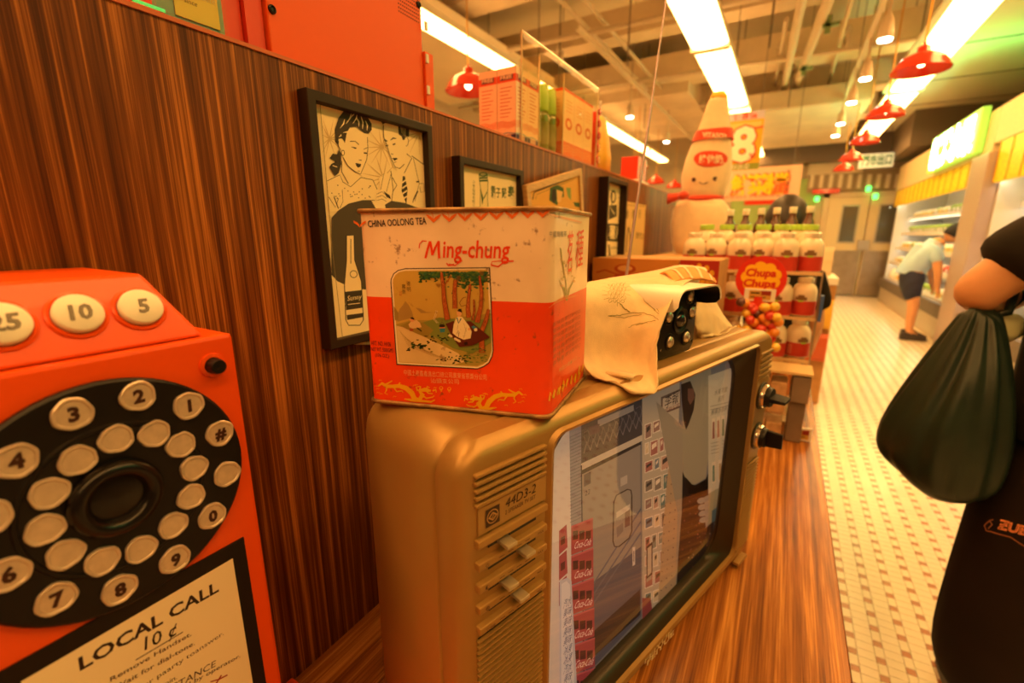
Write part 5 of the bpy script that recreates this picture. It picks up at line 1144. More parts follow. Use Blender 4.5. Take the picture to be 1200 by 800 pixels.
def clothgrid(ctrl, NS, NT, amp):
    R_ = []
    for j in range(NT+1):
        row = []
        for i in range(NS+1):
            s, t = i/NS, j/NT; p = surf(ctrl, s, t)
            e = .01; du = surf(ctrl, min(s+e, 1), t)-surf(ctrl, max(s-e, 0), t); dt = surf(ctrl, s, min(t+e, 1))-surf(ctrl, s, max(t-e, 0)); nn = du.cross(dt)
            nn = nn.normalized() if nn.length > 1e-9 else Vector((0, 0, 1))
            wv = math.sin(9*s+14*t*t+2)*.5+math.sin(26*s-6*t)*.35*t+math.sin(4*s+30*t)*.25
            row.append(p + nn*amp*wv)
        R_.append(row)
    return R_
twl = root('tea_towel', tvpt(-.36, H_, -.08), 'crumpled cream tea towel with pineapple prints draped over the security camera', 'towel')
MB().grid(clothgrid(ctrl, NS, NT, .0015)).build('towel_sheet', M_TOW, twl, smooth=True, thick=.0016)
# folded layer peeping out under the left edge
ctrl2 = [[tp(684, 420, -.066), tp(700, 434, -.052), tp(722, 446, -.034), tp(742, 455, -.012)], [tp(684, 430, -.058), tp(700, 443, -.042), tp(722, 452, -.024), tp(741, 459, -.004)]]
MB().grid([[p + Vector((0, 0, .003)) for p in r] for r in ctrl2]).build('towel_fold', M_TOW, twl, smooth=True, thick=.003)
# right end piled on the set
def blob(px, py, n, dz=0): u, z = tvuz(px, py, n); return tvpt(u, z+dz, n)
ctrl3 = [[blob(814, 350, -.13), blob(828, 345, -.13), blob(840, 356, -.13), blob(852, 376, -.13), blob(862, 388, -.13)],
         [blob(816, 346, -.09), blob(829, 345, -.09), blob(839, 356, -.09), blob(849, 372, -.09), blob(860, 388, -.09)],
         [blob(815, 364, -.060), blob(827, 362, -.060), blob(836, 368, -.060), blob(848, 382, -.060), blob(860, 391, -.065)],
         [blob(816, 385, -.055), blob(826, 388, -.050), blob(838, 390, -.048), blob(848, 396, -.048), blob(859, 397, -.055)],
         [tp(817, 396, -.06), tp(827, 399, -.05), tp(838, 402, -.045), tp(850, 401, -.045), tp(861, 399, -.055)]]
MB().grid(clothgrid(ctrl3, 26, 26, .0028)).build('towel_end', M_TOW, twl, smooth=True, thick=.0016)
# orange striped fold on the crown
M_STR = mat('orange_stripe_cloth', (.80, .34, .10), .9, bump=.3, bscale=900, scale=50)
ctrl4 = [[blob(770, 324, -.10), blob(784, 319, -.10), blob(800, 316, -.10), blob(818, 317, -.10), blob(836, 328, -.10)],
         [blob(780, 322, -.07), blob(792, 318, -.07), blob(806, 316, -.07), blob(824, 319, -.07), blob(838, 331, -.07)],
         [blob(790, 333, -.045), blob(800, 330, -.045), blob(812, 329, -.045), blob(826, 329, -.045), blob(839, 333, -.045)]]
MB().grid([[q + Vector((0, 0, .002)) for q in r] for r in clothgrid(ctrl4, 24, 12, .001)]).build('striped_fold', M_STR, twl, smooth=True, thick=.003)
st = MB()
for s0 in (.12, .34, .55, .76):
    st.grid([[surf(ctrl4, min(1, s0+.10*(j/8)+w_), j/8) + Vector((0, 0, .0042)) + TN*.0012 for w_ in (0, .05)] for j in range(9)])
st.build('cream_stripe', M_TOW, twl, smooth=True)
# prints on the towel: strokes that follow the cloth
M_PRN = mat('olive_print', (.30, .26, .09), .9)
g = clothgrid(ctrl, NS, NT, .0015)
def cl(s, t):
    i = max(0, min(s*NS, NS-.001)); j = max(0, min(t*NT, NT-.001)); a, b = int(i), int(j); fa, fb = i-a, j-b
    p = (g[b][a]*(1-fa)+g[b][a+1]*fa)*(1-fb)+(g[b+1][a]*(1-fa)+g[b+1][a+1]*fa)*fb
    n_ = (g[b][a+1]-g[b][a]).cross(g[b+1][a]-g[b][a]).normalized(); 
    if n_.dot(CP-p) < 0: n_ = -n_
    return p, n_
# lookup from photo pixel to cloth (s,t)
tab = []
for j in range(16, NT+1):
    for i in range(NS+1):
        p = g[j][i]-CP; z = p.dot(FV); tab.append((600+FPX*p.dot(RV)/z, 400-FPX*p.dot(UV)/z, i/NS, j/NT))
def st_of(px, py):
    b = sorted(tab, key=lambda q: (q[0]-px)**2+(q[1]-py)**2)[:4]; w = [1/(.15+math.hypot(q[0]-px, q[1]-py)) for q in b]; W = sum(w)
    return sum(q[2]*k for q, k in zip(b, w))/W, sum(q[3]*k for q, k in zip(b, w))/W
pm = MB()
def stroke(pts, wd=.0008):
    Q = []
    for (x, y) in pts:
        s, t = st_of(640+x/4.21, 290+y/4.21); p, n_ = cl(s, t); Q.append((p+n_*.0016, n_))
    rows = []
    for i, (p, n_) in enumerate(Q):
        d_ = Q[min(i+1, len(Q)-1)][0]-Q[max(i-1, 0)][0]; sd = d_.cross(n_); sd = sd.normalized()*wd/2 if sd.length > 1e-9 else Vector((0, 0, wd/2)); rows.append([p-sd, p+sd])
    pm.grid(rows)
def dense(pts, k=5): return [((1-f/k)*a[0]+f/k*b[0], (1-f/k)*a[1]+f/k*b[1]) for a, b in zip(pts, pts[1:]) for f in range(k)]+[pts[-1]]
cx, cy = 345, 228
for i in range(5):
    for j in range(4):
        x = cx-32+j*20+(i % 2)*9; y = cy-38+i*19; stroke([(x+8*math.cos(a), y+9*math.sin(a)) for a in [math.pi*k/4 for k in range(9)]], .0006)
for k in range(13): a = math.radians(150+k*20 if k < 12 else 90); x, y = cx+42*math.cos(a), cy+46*math.sin(a); stroke([(x, y), (cx+72*math.cos(a), cy+66*math.sin(a))], .0006)
stroke(dense([(358, 275), (380, 300), (408, 320)]), .0016)
stroke(dense([(300, 338), (360, 335), (420, 322), (480, 325), (530, 340), (560, 360)]), .0007); stroke(dense([(300, 338), (380, 345), (470, 330)]), .0006)
stroke(dense([(560, 330), (520, 300), (485, 270), (470, 240)]), .0008); stroke(dense([(562, 320), (530, 285), (505, 250), (495, 210)]), .0008); stroke(dense([(495, 210), (482, 240), (500, 280), (540, 315)]), .0006); stroke(dense([(440, 385), (490, 370), (545, 362)]), .0008); stroke(dense([(400, 395), (450, 375), (500, 372)]), .0006)
pm.build('pineapple_print', M_PRN, twl)
# ================================================================ CARTON STACK AND PLUSH BOTTLE
M_KRAFT = mat('kraft_board', (.50, .26, .09), .8, var=.12, scale=12)
bc = onz(797, 303, 1.24); 
def kbox(x0, x1, y0, y1, z0, z1, label, draw=None, draw2=None):
    r = root('cardboard_box', ((x0+x1)/2, (y0+y1)/2, z0), label, 'box', group='stacked printed cartons beside the bottle rack')
    MB().box(x0, x1, y0, y1, z0, z1).build('carton', M_KRAFT, r, bevel=.002)
    MB().box(x0+.002, x1-.002, (y0+y1)/2-.02, (y0+y1)/2+.02, z1, z1+.0006).build('tape', mat('packing_tape', (.6, .40, .2), .3), r)
    if draw:
        c = Canvas(frame(Vector((x0, y0-.0006, z0)), (1, 0, 0), (0, 0, 1)), .0003); draw(c, x1-x0, z1-z0); c.build('box_print', INK, r)
    return r
def drA(c, w, h):
    O2 = H('#b04a1c'); c.rect(0, 0, w, h, H('#c98238'))
    c.circ(w*.4, h*.66, w*.13, O2, 16, ry=h*.16); c.poly([(w*.30, h*.5), (w*.5, h*.5), (w*.62, h*.12), (w*.2, h*.12)], O2); c.line([(w*.5, h*.48), (w*.7, h*.62), (w*.82, h*.5), (w*.92, h*.55)], h*.05, O2); c.line([(w*.3, h*.48), (w*.16, h*.6), (w*.05, h*.5)], h*.05, O2); c.rect(w*.28, h*.02, w*.52, h*.18, H('#4a2414')); c.circ(w*.4, h*.68, w*.09, H('#e0a860'), 12, ry=h*.10)
def drB(c, w, h):
    c.rect(0, 0, w, h, H('#a8281a')); Yc = H('#e8a828'); Tc = H('#8a9a90')
    for k in range(7): a = math.pi*k/6; c.circ(w*.5-w*.38*math.cos(a), h*.42+h*.40*math.sin(a), w*.07, Yc, 10, ry=h*.10)
    c.line([(w*.18, h*.2), (w*.2, h*.5), (w*.34, h*.6), (w*.46, h*.72), (w*.5, h*.8)], h*.12, Tc); c.line([(w*.56, h*.75), (w*.66, h*.55), (w*.82, h*.5)], h*.12, Tc); c.text('好', w*.36, h*.12, h*.36, Yc, bold=.03); c.text('味', w*.56, h*.12, h*.36, Yc, bold=.03)
YB1 = 1.34
xm_, xr_, zt_b = ony(797, 303, YB1).x, ony(844, 303, YB1).x, ony(797, 304, YB1).z
zs3 = [.7205, .7205+(zt_b-.0905-.7205)/2, zt_b-.09, zt_b]
for k in range(3):
    kbox(-.505, xm_-.002, YB1, YB1+.24, zs3[k], zs3[k+1]-.001, 'tan printed cardboard box with a figure drawing by the wood partition, ' + ['bottom', 'middle', 'top'][k] + ' of its stack', drA)
    kbox(xm_+.001, xr_, YB1, YB1+.22, zs3[k], zs3[k+1]-.001, 'red ornate printed cardboard box beside the milk bottles, ' + ['bottom', 'middle', 'top'][k] + ' of its stack', drB)
for k in range(3): kbox(-.50, -.16, 1.93, 2.42, .7205+.1725*k, .7205+.1725*(k+1)-.001, 'plain cardboard box under the plush bottle, ' + ['bottom', 'middle', 'top'][k] + ' of its stack')
M_PLUSH = mat('cream_plush', (.84, .66, .42), .95, var=.05, scale=40, bump=.4, bscale=260, sheen=.6)
M_PLR = mat('red_plush', (.72, .06, .02), .9, bump=.3, bscale=300, scale=40, sheen=.5)
YPL = 2.22; DPL = None
pb = ony(824, 300, YPL); pl_top = ony(842, 112, YPL)
pz0 = 1.241
pr_ = root('plush_bottle', (pb.x, YPL, pz0), 'tall cream plush bottle with smiling face and red scarf, behind the milk bottles', 'plush toy')
def pp(px, py): q = ony(px, py, YPL); return q.x, q.z
def ringat(pxl, pxr, py, sq=.75, yd=1.0):
    xl, z = pp(pxl, py); xr, z2 = pp(pxr, py); cx, r = (xl+xr)/2, (xr-xl)/2; zz = (z+z2)/2; out = []
    for k in range(24):
        a = 2*math.pi*k/24; cs, sn = math.cos(a), math.sin(a); out.append((cx+r*math.copysign(abs(cs)**sq, cs), YPL+r*.72*yd*math.copysign(abs(sn)**sq, sn), zz))
    return out
MB().loft([ringat(800, 846, 301), ringat(793, 852, 297), ringat(789, 855, 285, .6), ringat(788, 856, 262, .55), ringat(790, 855, 245, .55), ringat(797, 848, 235, .65), ringat(806, 840, 232)]).build('lower_body', M_PLUSH, pr_, smooth=True)
up_ = MB().loft([ringat(806, 842, 236), ringat(800, 849, 230, .85), ringat(799, 853, 222, .9), ringat(799, 857, 205, .9), ringat(804, 858, 185, .95), ringat(810, 857, 170, .95), ringat(818, 856, 152), ringat(823, 855, 140), ringat(826, 854, 130), ringat(830, 853, 119), ringat(833, 852, 114)]).build('upper_body', M_PLUSH, pr_, smooth=True)
MB().loft([ringat(832, 853, 117), ringat(833, 852, 112), ringat(836, 849, 108)]).build('cap_tip', mat('yellow_plush', (.88, .55, .08), .9), pr_, smooth=True)
MB().loft([ringat(811, 860, 165), ringat(816, 859, 153)], False, False).build('red_band', M_PLR, pr_, smooth=True)
sc_ = ringat(802, 846, 233, .9, 1.1)
MB().tube([(*q,) for q in [Vector(p) for p in sc_ + sc_[:2]]], .012, 8).build('scarf', M_PLR, pr_, smooth=True)
kx, kz = pp(806, 231)
kn = MB(); kn.sph((kx, YPL-.10, kz), .024, 12, 8, .8); kn.loft([[(kx-.01+a_*.008, YPL-.10+b_*.008, kz+c_*.012) for a_, b_, c_ in ((0, -1, 1), (0, -1, -1), (0, 1, -1), (0, 1, 1))], [(kx-.065, YPL-.10+b_*.01, kz-.012+c_*.022) for b_, c_ in ((-1, 1), (-1, -1), (1, -1), (1, 1))]]); kn.build('scarf_knot', M_PLR, pr_, smooth=True)
fc = Canvas(frame(Vector((0, YPL-.088, 0)), (1, 0, 0), (0, 0, 1)), .0006)
# face and badge are stitched on: curved patches that follow the body
def onbody(px, py, lift=.002):
    """point on the front of the plush seen at this pixel"""
    d = ray(px, py); best = None
    for i in range(80):
        Y = YPL-.16+.002*i; q = CP + d*(Y/d.y)
        z = q.z; 
        # body half widths by height from the outline
        for (l, r, y0_), (l2, r2, y1_) in zip(OUT, OUT[1:]):
            za, zb_ = pp(l, y0_)[1], pp(l2, y1_)[1]
            if za <= z <= zb_:
                f = (z-za)/(zb_-za); xl = pp(l, y0_)[0]*(1-f)+pp(l2, y1_)[0]*f; xr = pp(r, y0_)[0]*(1-f)+pp(r2, y1_)[0]*f; cx, R_ = (xl+xr)/2, (xr-xl)/2
                v = ((q.x-cx)/R_)**2+((q.y-YPL)/(R_*.72))**2
                if v <= 1: return q - d.normalized()*lift
    return q
OUT = [(799, 853, 222), (799, 857, 205), (804, 858, 185), (810, 857, 170), (818, 856, 152), (823, 855, 140), (826, 854, 130)]
def patch(cx, cy, rx, ry, lift, n=20, rings=5):
    m = MB(); c0 = onbody(cx, cy, lift); rs = []
    for k in range(1, rings+1): rs.append([onbody(cx+rx*k/rings*math.copysign(abs(math.cos(a))**.8, math.cos(a)), cy+ry*k/rings*math.sin(a), lift) for a in [2*math.pi*i/n for i in range(n)]])
    m.loft(rs, True, False); return m
patch(833, 186, 20, 9.5, .0035).build('red_badge', M_PLR, pr_, smooth=True)
def wrap_text(body, x0, x1, y, h, lift, name, m, sh=0):
    vs, fs = glyphs(body, .03); a, b = min(v[0] for v in vs), max(v[0] for v in vs)
    mm = MB(); mm.add([onbody(x0+(v[0]-a)/(b-a)*(x1-x0), y-v[1]*h+sh*(v[0]-a)/(b-a), lift) for v in vs], fs); mm.build(name, m, pr_)
M_PTX = mat('cream_stitch', (.90, .72, .50), .8)
wrap_text('維他奶', 819, 847, 190.5, 11, .0065, 'badge_lettering', M_PTX)
wrap_text('VITASOY', 823, 853, 160.5, 8.5, .016, 'band_lettering', M_PTX, 2)
patch(813, 210.5, 2.6, 2.6, .004, 12, 2).build('eye', mat('brown_eye', (.08, .03, .02), .4), pr_); patch(838, 209.5, 2.6, 2.6, .004, 12, 2).build('eye', mat('brown_eye', (0, 0, 0)), pr_)
MB().tube([onbody(819+k*1.5, 213.2+2.2*math.sin(math.pi*k/7), .003) for k in range(8)], .0016, 6).build('mouth', mat('brown_eye', (0, 0, 0)), pr_)

# ================================================================ BOTTLE RACK
YR = 1.65; PXM = .0652
M_MILK = mat('milk_bottle_plastic', (.84, .72, .55), .25, coat=.4); M_MLAB = mat('red_wrap_label', (.58, .05, .03), .35, var=.1); M_NECK = mat('pale_neck', (.86, .80, .68), .2, coat=.5)
M_BRN = mat('brown_bottle', (.10, .03, .01), .12, coat=.6)
def bottle(label, group, kind, loc=(0, 0, 0)):
    r = root('drink_bottle', (0, 0, 0), label, 'bottle', group=group); R = .0350 if kind == 'milk' else (.0335 if kind == 'green' else .0270)
    if kind != 'brown':
        MB().lathe([(R*.92, 0), (R, .004), (R, .068), (R*.97, .080), (R*.80, .093), (R*.60, .099), (R*.56, .101), (R*.56, .104)], 20).build('bottle_body', M_MILK, r, smooth=True, angle=60)
        MB().lathe([(R*1.01, .004), (R*1.01, .047)], 20, None, False, False).build('label_sleeve', M_MLAB, r, smooth=True)
        if kind == 'milk': MB().lathe([(R*.60, .1035), (R*.62, .105), (R*.62, .109), (R*.59, .1095), (R*.59, .111), (R*.62, .1115), (R*.62, .116), (R*.55, .118), (R*.01, .118)], 20).build('cap', M_NECK, r, smooth=True, angle=40)
        else: MB().lathe([(R*.60, .1035), (R*.70, .105), (R*.70, .119), (R*.62, .121), (R*.01, .121)], 20).build('cap', M_GCAP, r, smooth=True, angle=40)
        # label emblem printed round the front
        e = MB()
        def arc(a0, a1, z0, z1): e.grid([[(R*1.022*math.sin(a), -R*1.022*math.cos(a), z) for a in [a0+(a1-a0)*k/6 for k in range(7)]] for z in (z0, z1)])
        arc(-.35, .55, .050, .060); arc(-.15, .35, .060, .066); e.build('emblem', mat('emblem_brown', (.22, .12, .05), .5), r)
        e = MB(); arc(-.10, .30, .045, .050); e.build('emblem_leaf', M_GCAP, r)
        e = MB(); arc(-1.15, -.75, .010, .042); e.build('label_text_block', mat('label_pink', (.75, .25, .16), .4), r)
    else:
        MB().lathe([(R*.80, 0), (R*.82, .004), (R*.82, .075), (R*.6, .095), (R*.40, .106), (R*.36, .122)], 16).build('bottle_body', M_BRN, r, smooth=True, angle=60)
        MB().lathe([(R*.84, .010), (R*.84, .060)], 16, None, False, False).build('label_sleeve', M_NECK, r, smooth=True)
        MB().lathe([(R*.42, .1225), (R*.44, .124), (R*.44, .142), (R*.40, .144), (R*.01, .144)], 16).build('cap', M_NECK, r, smooth=True, angle=40)
    return r
def colx(px, py, Y): return ony(px, py, Y).x
first = {}
def putb(kind, x, y, z, label, group, rz=0):
    if kind not in first: first[kind] = r = bottle(label, group, kind); r.location = (x, y, z); r.rotation_euler = (0, 0, rz)
    else: clone(first[kind], (x, y, z), rz, label, group)
tier = [onz(1, 1, 0)]; zT = [ony(945, 320, YR-.03).z, ony(945, 373, YR-.03).z, ony(936, 422, YR-.03).z]
fr_cols = [813, 837.5, 865.5, 893, 920, 949]
ordn = ['leftmost', 'second from left', 'third from left', 'third from right', 'second from right', 'rightmost']
for ti in range(3):
    for k, px in enumerate(fr_cols):
        Yk = YR+(.036 if k % 2 else 0); putb('milk', colx(px, 300, Yk), Yk, zT[ti], 'white bottle with red label in the front row, ' + ordn[k] + ' on the ' + ['top', 'middle', 'lowest'][ti] + ' shelf', 'milk drink bottles in the front row of the rack', rnd.uniform(-.4, .4))
for k, px in enumerate([829, 852, 873, 895, 917, 936, 950]):
    Y = YR+.112+(.048 if k % 2 else 0); putb('green', colx(px, 266, Y), Y, ony(px, 263, Y).z-.121, 'white bottle with lime green cap in the row behind, ' + ['leftmost', 'second from left', 'third from left', 'middle one', 'third from right', 'second from right', 'rightmost'][k], 'green capped bottles in the second row', rnd.uniform(-.4, .4))
for k, px in enumerate([857, 875, 893, 911, 930, 950]):
    Y = YR+.235; putb('brown', colx(px, 245, Y), Y, ony(px, 241.5+(.8*(5-k)), Y).z-.144, 'brown glass bottle with white cap in the rearmost row, ' + ordn[k], 'brown bottles in the back row')
rk = root('bottle_rack', (-.1, YR+.05, .72), 'tiered clear acrylic bottle rack standing on the counter', 'rack')
xr0, xr1 = colx(798, 320, YR)-.01, colx(962, 320, YR)+.002
M_POST = mat('rack_metal', (.40, .34, .26), .35, .7)
for ti in range(3):
    MB().box(xr0, xr1, YR-.038, YR+.073, zT[ti]-.0045, zT[ti]-.0003).build('shelf_sheet', ACRYL, rk); MB().box(xr0, xr1, YR-.0385, YR-.0362, zT[ti]-.006, zT[ti]+.004).build('shelf_lip', M_EDGE, rk)
zg = ony(895, 263, YR+.112).z-.121; zb2 = ony(911, 243.5, YR+.235).z-.144
MB().box(xr0+.02, xr1, YR+.076, YR+.196, zg-.012, zg-.003).build('rear_shelf', ACRYL, rk); MB().box(xr0+.02, xr1, YR+.200, YR+.270, zb2-.014, zb2-.0035).build('rear_shelf', ACRYL, rk)
for x in (xr0+.002, xr1+.003):
    for y in (YR-.034, YR+.272): MB().box(x-.004, x+.0005, y-.004, y+.004, .7205, zT[0]+.01 if y < YR else zb2).build('upright', M_POST, rk)
MB().box(xr0+.004, xr1-.004, YR-.03, YR+.26, .7205, .735).build('rack_base', M_POST, rk)
MB().box(xr1+.0045, xr1+.012, YR-.06, YR-.03, ony(955, 375, YR-.03).z, ony(955, 345, YR-.03).z).build('blue_strip', mat('blue_strip', (.05, .12, .38), .4), rk)
# lollipop stand
YL = 1.50
ls = root('lollipop_stand', (colx(892, 330, YL), YL, ony(905, 436, 1.49).z+.0085), 'round red and yellow lollipop sign on a pole, in front of the milk bottles', 'sign')
sx, sz = colx(891.5, 327, YL), ony(891.5, 327, YL).z; SR = .0655
SM = frame(Vector((sx, YL, sz)), (1, 0, 0), (0, 0, 1))
MB().lathe([(SR, -.004), (SR, 0)], 48, SM).build('sign_disc', mat('sign_red', (.72, .03, .015), .35), ls)
ZLB = ony(905, 436, 1.49).z+.0085
MB().cyl((sx, YL+.010, ZLB), (sx, YL+.010, sz), .004, seg=8).build('pole', M_POST, ls)
MB().lathe([(.028, 0), (.026, .006), (.006, .010)], 24, Matrix.Translation((sx, YL+.02, ZLB))).build('stand_base', M_POST, ls)
c = Canvas(SM @ Matrix.Translation((0, 0, .0002)), .0003); YY = H('#f8c020')
for k in range(9): a = 2*math.pi*k/9+.3; c.circ(.036*math.cos(a), .030*math.sin(a)+.004, .0165, YY, 16, up=False)
c.circ(0, .004, .040, YY, 24, ry=.032)
c.text('Chupa', -.041, .008, .030, H('#d02a14'), width=.078, bold=.045, shear=.12); c.text('Chups', -.045, -.022, .030, H('#d02a14'), width=.084, bold=.045, shear=.12); c.build('sign_print', INK, ls)
tg = root('price_tag', (colx(891, 348, YL-.01), YL-.012, ony(891, 356, YL-.01).z), 'white electronic price tag clipped below the round lollipop sign', 'price tag')
def tagmake(r, M, w_, h_):
    m = MB(); m.M = M; m.box(-w_/2, w_/2, -h_/2, h_, -.006, 0) if False else m.box(-w_/2, w_/2, -h_/2, h_/2, -.007, 0); m.build('tag_case', WHITE, r, bevel=.0012)
    c = Canvas(M @ Matrix.Translation((0, 0, .0002)), .0003); c.rect(-w_*.34, -h_*.36, w_*.36, h_*.36, H('#c89a48')); c.rect(w_*.05, -h_*.0, w_*.36, h_*.36, H('#8a2418')); c.rect(-w_*.30, h_*.1, w_*.0, h_*.22, BR_); c.rect(-w_*.30, -h_*.2, w_*.2, -h_*.12, BR_); c.build('tag_display', INK, r)
tagmake(tg, frame(Vector((colx(890, 346, YL-.012), YL-.006, ony(890, 346, YL-.012).z)), (1, 0, 0), (0, 0, 1)), .080, .036)
M_LP = [mat('lolly_orange', (.85, .30, .03), .3, coat=.5), mat('lolly_yellow', (.88, .55, .06), .3, coat=.5), mat('lolly_red', (.65, .04, .02), .3, coat=.5), mat('lolly_cola', (.12, .04, .04), .3, coat=.5)]
MB().cyl((sx, YL+.010, ony(890, 395, YL).z-.05), (sx, YL+.010, sz-.05), .020, seg=16).build('holder_drum', mat('lolly_red', (0, 0, 0)), ls)
lol = [(350, 528, 0), (357, 577, 1), (447, 548, 1), (497, 545, 1), (415, 578, 3), (505, 597, 1), (395, 622, 0), (458, 620, 0), (430, 655, 2), (495, 672, 0), (315, 655, 1), (357, 658, 1), (515, 622, 0), (395, 560, 2), (470, 590, 2), (440, 600, 0), (480, 640, 2), (375, 610, 2), (500, 745, 1), (478, 700, 2), (410, 690, 0), (450, 690, 1), (380, 545, 2), (330, 520, 3)]
ORD = ['first', 'second', 'third', 'fourth', 'fifth', 'sixth', 'seventh', 'eighth', 'ninth', 'tenth']
LPN = {0: 'orange', 1: 'yellow', 2: 'red', 3: 'dark cola brown'}
for i, (x, y, k) in enumerate(lol):
    px, py = 790+x/4.21, 230+y/4.21; Y = YL-.022+.008*math.sin(i*2.1); q = ony(px, py, Y)
    r = root('lollipop', q, LPN[k] + ' wrapped lollipop under the round sign, ' + ORD[sorted([l[0] for l in lol if l[2] == k]).index(x)] + ' from the left of that colour', 'lollipop', group=LPN[k] + ' lollipops under the round sign')
    MB().sph(q, .0135, 12, 8).build('candy', M_LP[k], r, smooth=True)
    tgt = Vector((sx, YL+.008, q.z-.012)); dd_ = (tgt-q).normalized(); MB().cyl(q+dd_*.012, tgt, .0018, seg=6).build('stick', WHITE, r)
    M2 = Matrix.Translation(q) @ dd_.to_track_quat('Z', 'Y').to_matrix().to_4x4(); MB().lathe([(.0105, .008), (.006, .013), (.009, .018)], 10, M2, False, False).build('wrapper_twist', M_LP[k], r, smooth=True)
# stacked clear trays of sachets on the counter, in front of the rack
YBX = 1.49
M_SACH = mat('beige_sachets', (.62, .50, .34), .6, var=.3, scale=40); M_GREYB = mat('grey_brown_box', (.20, .15, .11), .6, var=.2, scale=10); M_CLR2 = clear('cloudy_acrylic', (.95, .85, .75), refl=.10, rough=.15)
def cbox(x0, x1, y0, y1, z0, z1, label, m):
    r = root('storage_box', ((x0+x1)/2, (y0+y1)/2, z0), label, 'box', group='boxes stacked on the counter behind the television')
    MB().box(x0, x1, y0, y1, z0, z1).build('box_shell', m, r, bevel=.002)
    if m is M_CLR2:
        for k in range(4): MB().box(x0+.006+k*(x1-x0-.012)/4, x0+.003+(k+1)*(x1-x0-.012)/4, y0+.008, y1-.008, z0+.004, z1-.02-.01*(k % 2)).build('sachet', M_SACH, r, bevel=.003)
    return r
z1b = ony(905, 485, YBX).z; z2b = ony(905, 436, YBX).z
cx0 = colx(902, 460, YBX)-.14; cxm = colx(926, 460, YBX); cx1 = colx(949, 460, YBX)
cbox(cx0, cxm, YBX, YBX+.10, .7205, z1b-.0, 'cloudy clear box of sachets on the counter, lower one behind the television knobs', M_CLR2)
cbox(cx0, cxm, YBX, YBX+.10, z1b+.001, z2b, 'cloudy clear box of sachets, upper one behind the television knobs', M_CLR2)
cbox(cxm+.002, cx1-.004, YBX+.01, YBX+.09, .7205, ony(930, 472, YBX).z, 'dark brown small box beside the clear boxes, lower one', M_GREYB)
cbox(cxm+.002, cx1, YBX, YBX+.10, ony(930, 472, YBX).z+.001, z2b-.004, 'dark brown small box beside the clear boxes, upper one', M_GREYB)
o = MB().box(cx0, cx1+.003, YBX-.003, YBX+.108, z2b+.001, z2b+.008).build('woven_tray', mat('woven_tan', (.62, .45, .22), .8, bump=.5, bscale=200, scale=30)); tag(o, 'flat woven tan tray lying on top of the boxes behind the television', 'tray')
tg2 = root('price_tag', (colx(937, 500, YBX-.05), YBX-.06, .7205), 'white electronic price tag standing at the counter edge under the brown boxes', 'price tag')
q = onz(937.5, 517, .7207); q.z = .7425; tagmake(tg2, frame(q, (1, .25, 0), (0, 0, 1)), .056, .040)
MB().box(q.x-.02, q.x+.02, q.y+.006, q.y+.022, .7205, q.z-.012).build('tag_stand', WHITE, tg2, bevel=.001)

# ================================================================ HANGING SIGNS
YS = 5.6
def qd(px, py, Y): return ony(px, py, Y)
a, b = qd(857, 133, YS), qd(889, 198, YS)
ps = root('price_poster', ((a.x+b.x)/2, YS, min(a.z, b.z)), 'yellow hanging price poster with a big white 8, behind the plush bottle', 'poster')
x0, x1, z0, z1 = a.x-.05, b.x, b.z, a.z
MB().box(x0, x1, YS, YS+.004, z0, z1).build('card', WHITE, ps)
c = Canvas(frame(Vector((0, YS-.001, 0)), (1, 0, 0), (0, 0, 1)), .001); hh = z1-z0
c.rect(x0, z0, x1, z1, H('#f0a818')); c.rect(x0, z0+hh*.86, x1, z1, H('#b8b4c8')); c.rect(x0+.02, z0+hh*.70, x1-.02, z0+hh*.82, H('#e8c06a')); c.rect(x0, z0, x1, z0+hh*.12, H('#86902c')); c.line([(x0, z0+hh*.66), (x1, z0+hh*.72)], .02, H('#c84a20'))
c.text('優惠價', x0+.08, z0+hh*.88, .08, H('#d8502a'), width=(x1-x0)*.6, bold=.02)
c.text('8', (x0+x1)/2+.01, z0+hh*.17, .46, H('#b83a1a'), align='c', bold=.07); c.text('8', (x0+x1)/2+.01, z0+hh*.17, .46, H('#fbf0da'), align='c', bold=.035); c.text('$', x0+.02, z0+hh*.45, .12, H('#b83a1a'), bold=.02); c.text('.90', x1-.12, z0+hh*.2, .07, H('#b83a1a'), bold=.02); c.text('新鮮蔬菜', x0+.04, z0+hh*.02, .06, H('#f4ecd0'))
c.build('poster_print', INK, ps)
for x in (x0+.04, x1-.04): MB().cyl((x, YS, z1), (x, YS, 4.2), .003, seg=6).build('hanging_wire', M_DARKW, ps)
YB2 = 7.2
a, b = qd(852, 207, YB2), qd(936, 229, YB2)
bn = root('market_banner', ((a.x+b.x)/2, YB2, b.z), 'pink hanging market banner with three yellow characters, above the bottle rack', 'banner')
x0, x1, z0, z1 = a.x-.35, b.x, b.z-.04, a.z+.10
MB().box(x0, x1, YB2, YB2+.03, z0, z1).build('board', mat('banner_pink', (.80, .52, .36), .5), bn)
c = Canvas(frame(Vector((0, YB2-.002, 0)), (1, 0, 0), (0, 0, 1)), .0015)
for k, t_ in enumerate('鮮菜檔'):
    x = qd(856+k*20.5, 215, YB2).x
    c.text(t_, x, z0+.10, .27, H('#e0602a'), bold=.06); c.text(t_, x, z0+.10, .27, H('#ffd21c'), bold=.03)
for k, t_ in enumerate('新鮮蔬菜'): c.text(t_, x1-.17, z1-.10-k*.075, .055, H('#6a5040'))
c.text('FRESH MARKET', x0+.30, z0+.035, .045, H('#b06a50'), width=.8); c.build('banner_print', INK, bn)
MB().box(x0+.6, x1+.06, YB2, YB2+.03, z0-.06, z0-.005).build('red_rail', M_RED, bn)
for x in (x0+.1, x1-.1): MB().cyl((x, YB2+.015, z1), (x, YB2+.015, 4.2), .004, seg=6).build('hanging_wire', M_DARKW, bn)
YE = 11.6
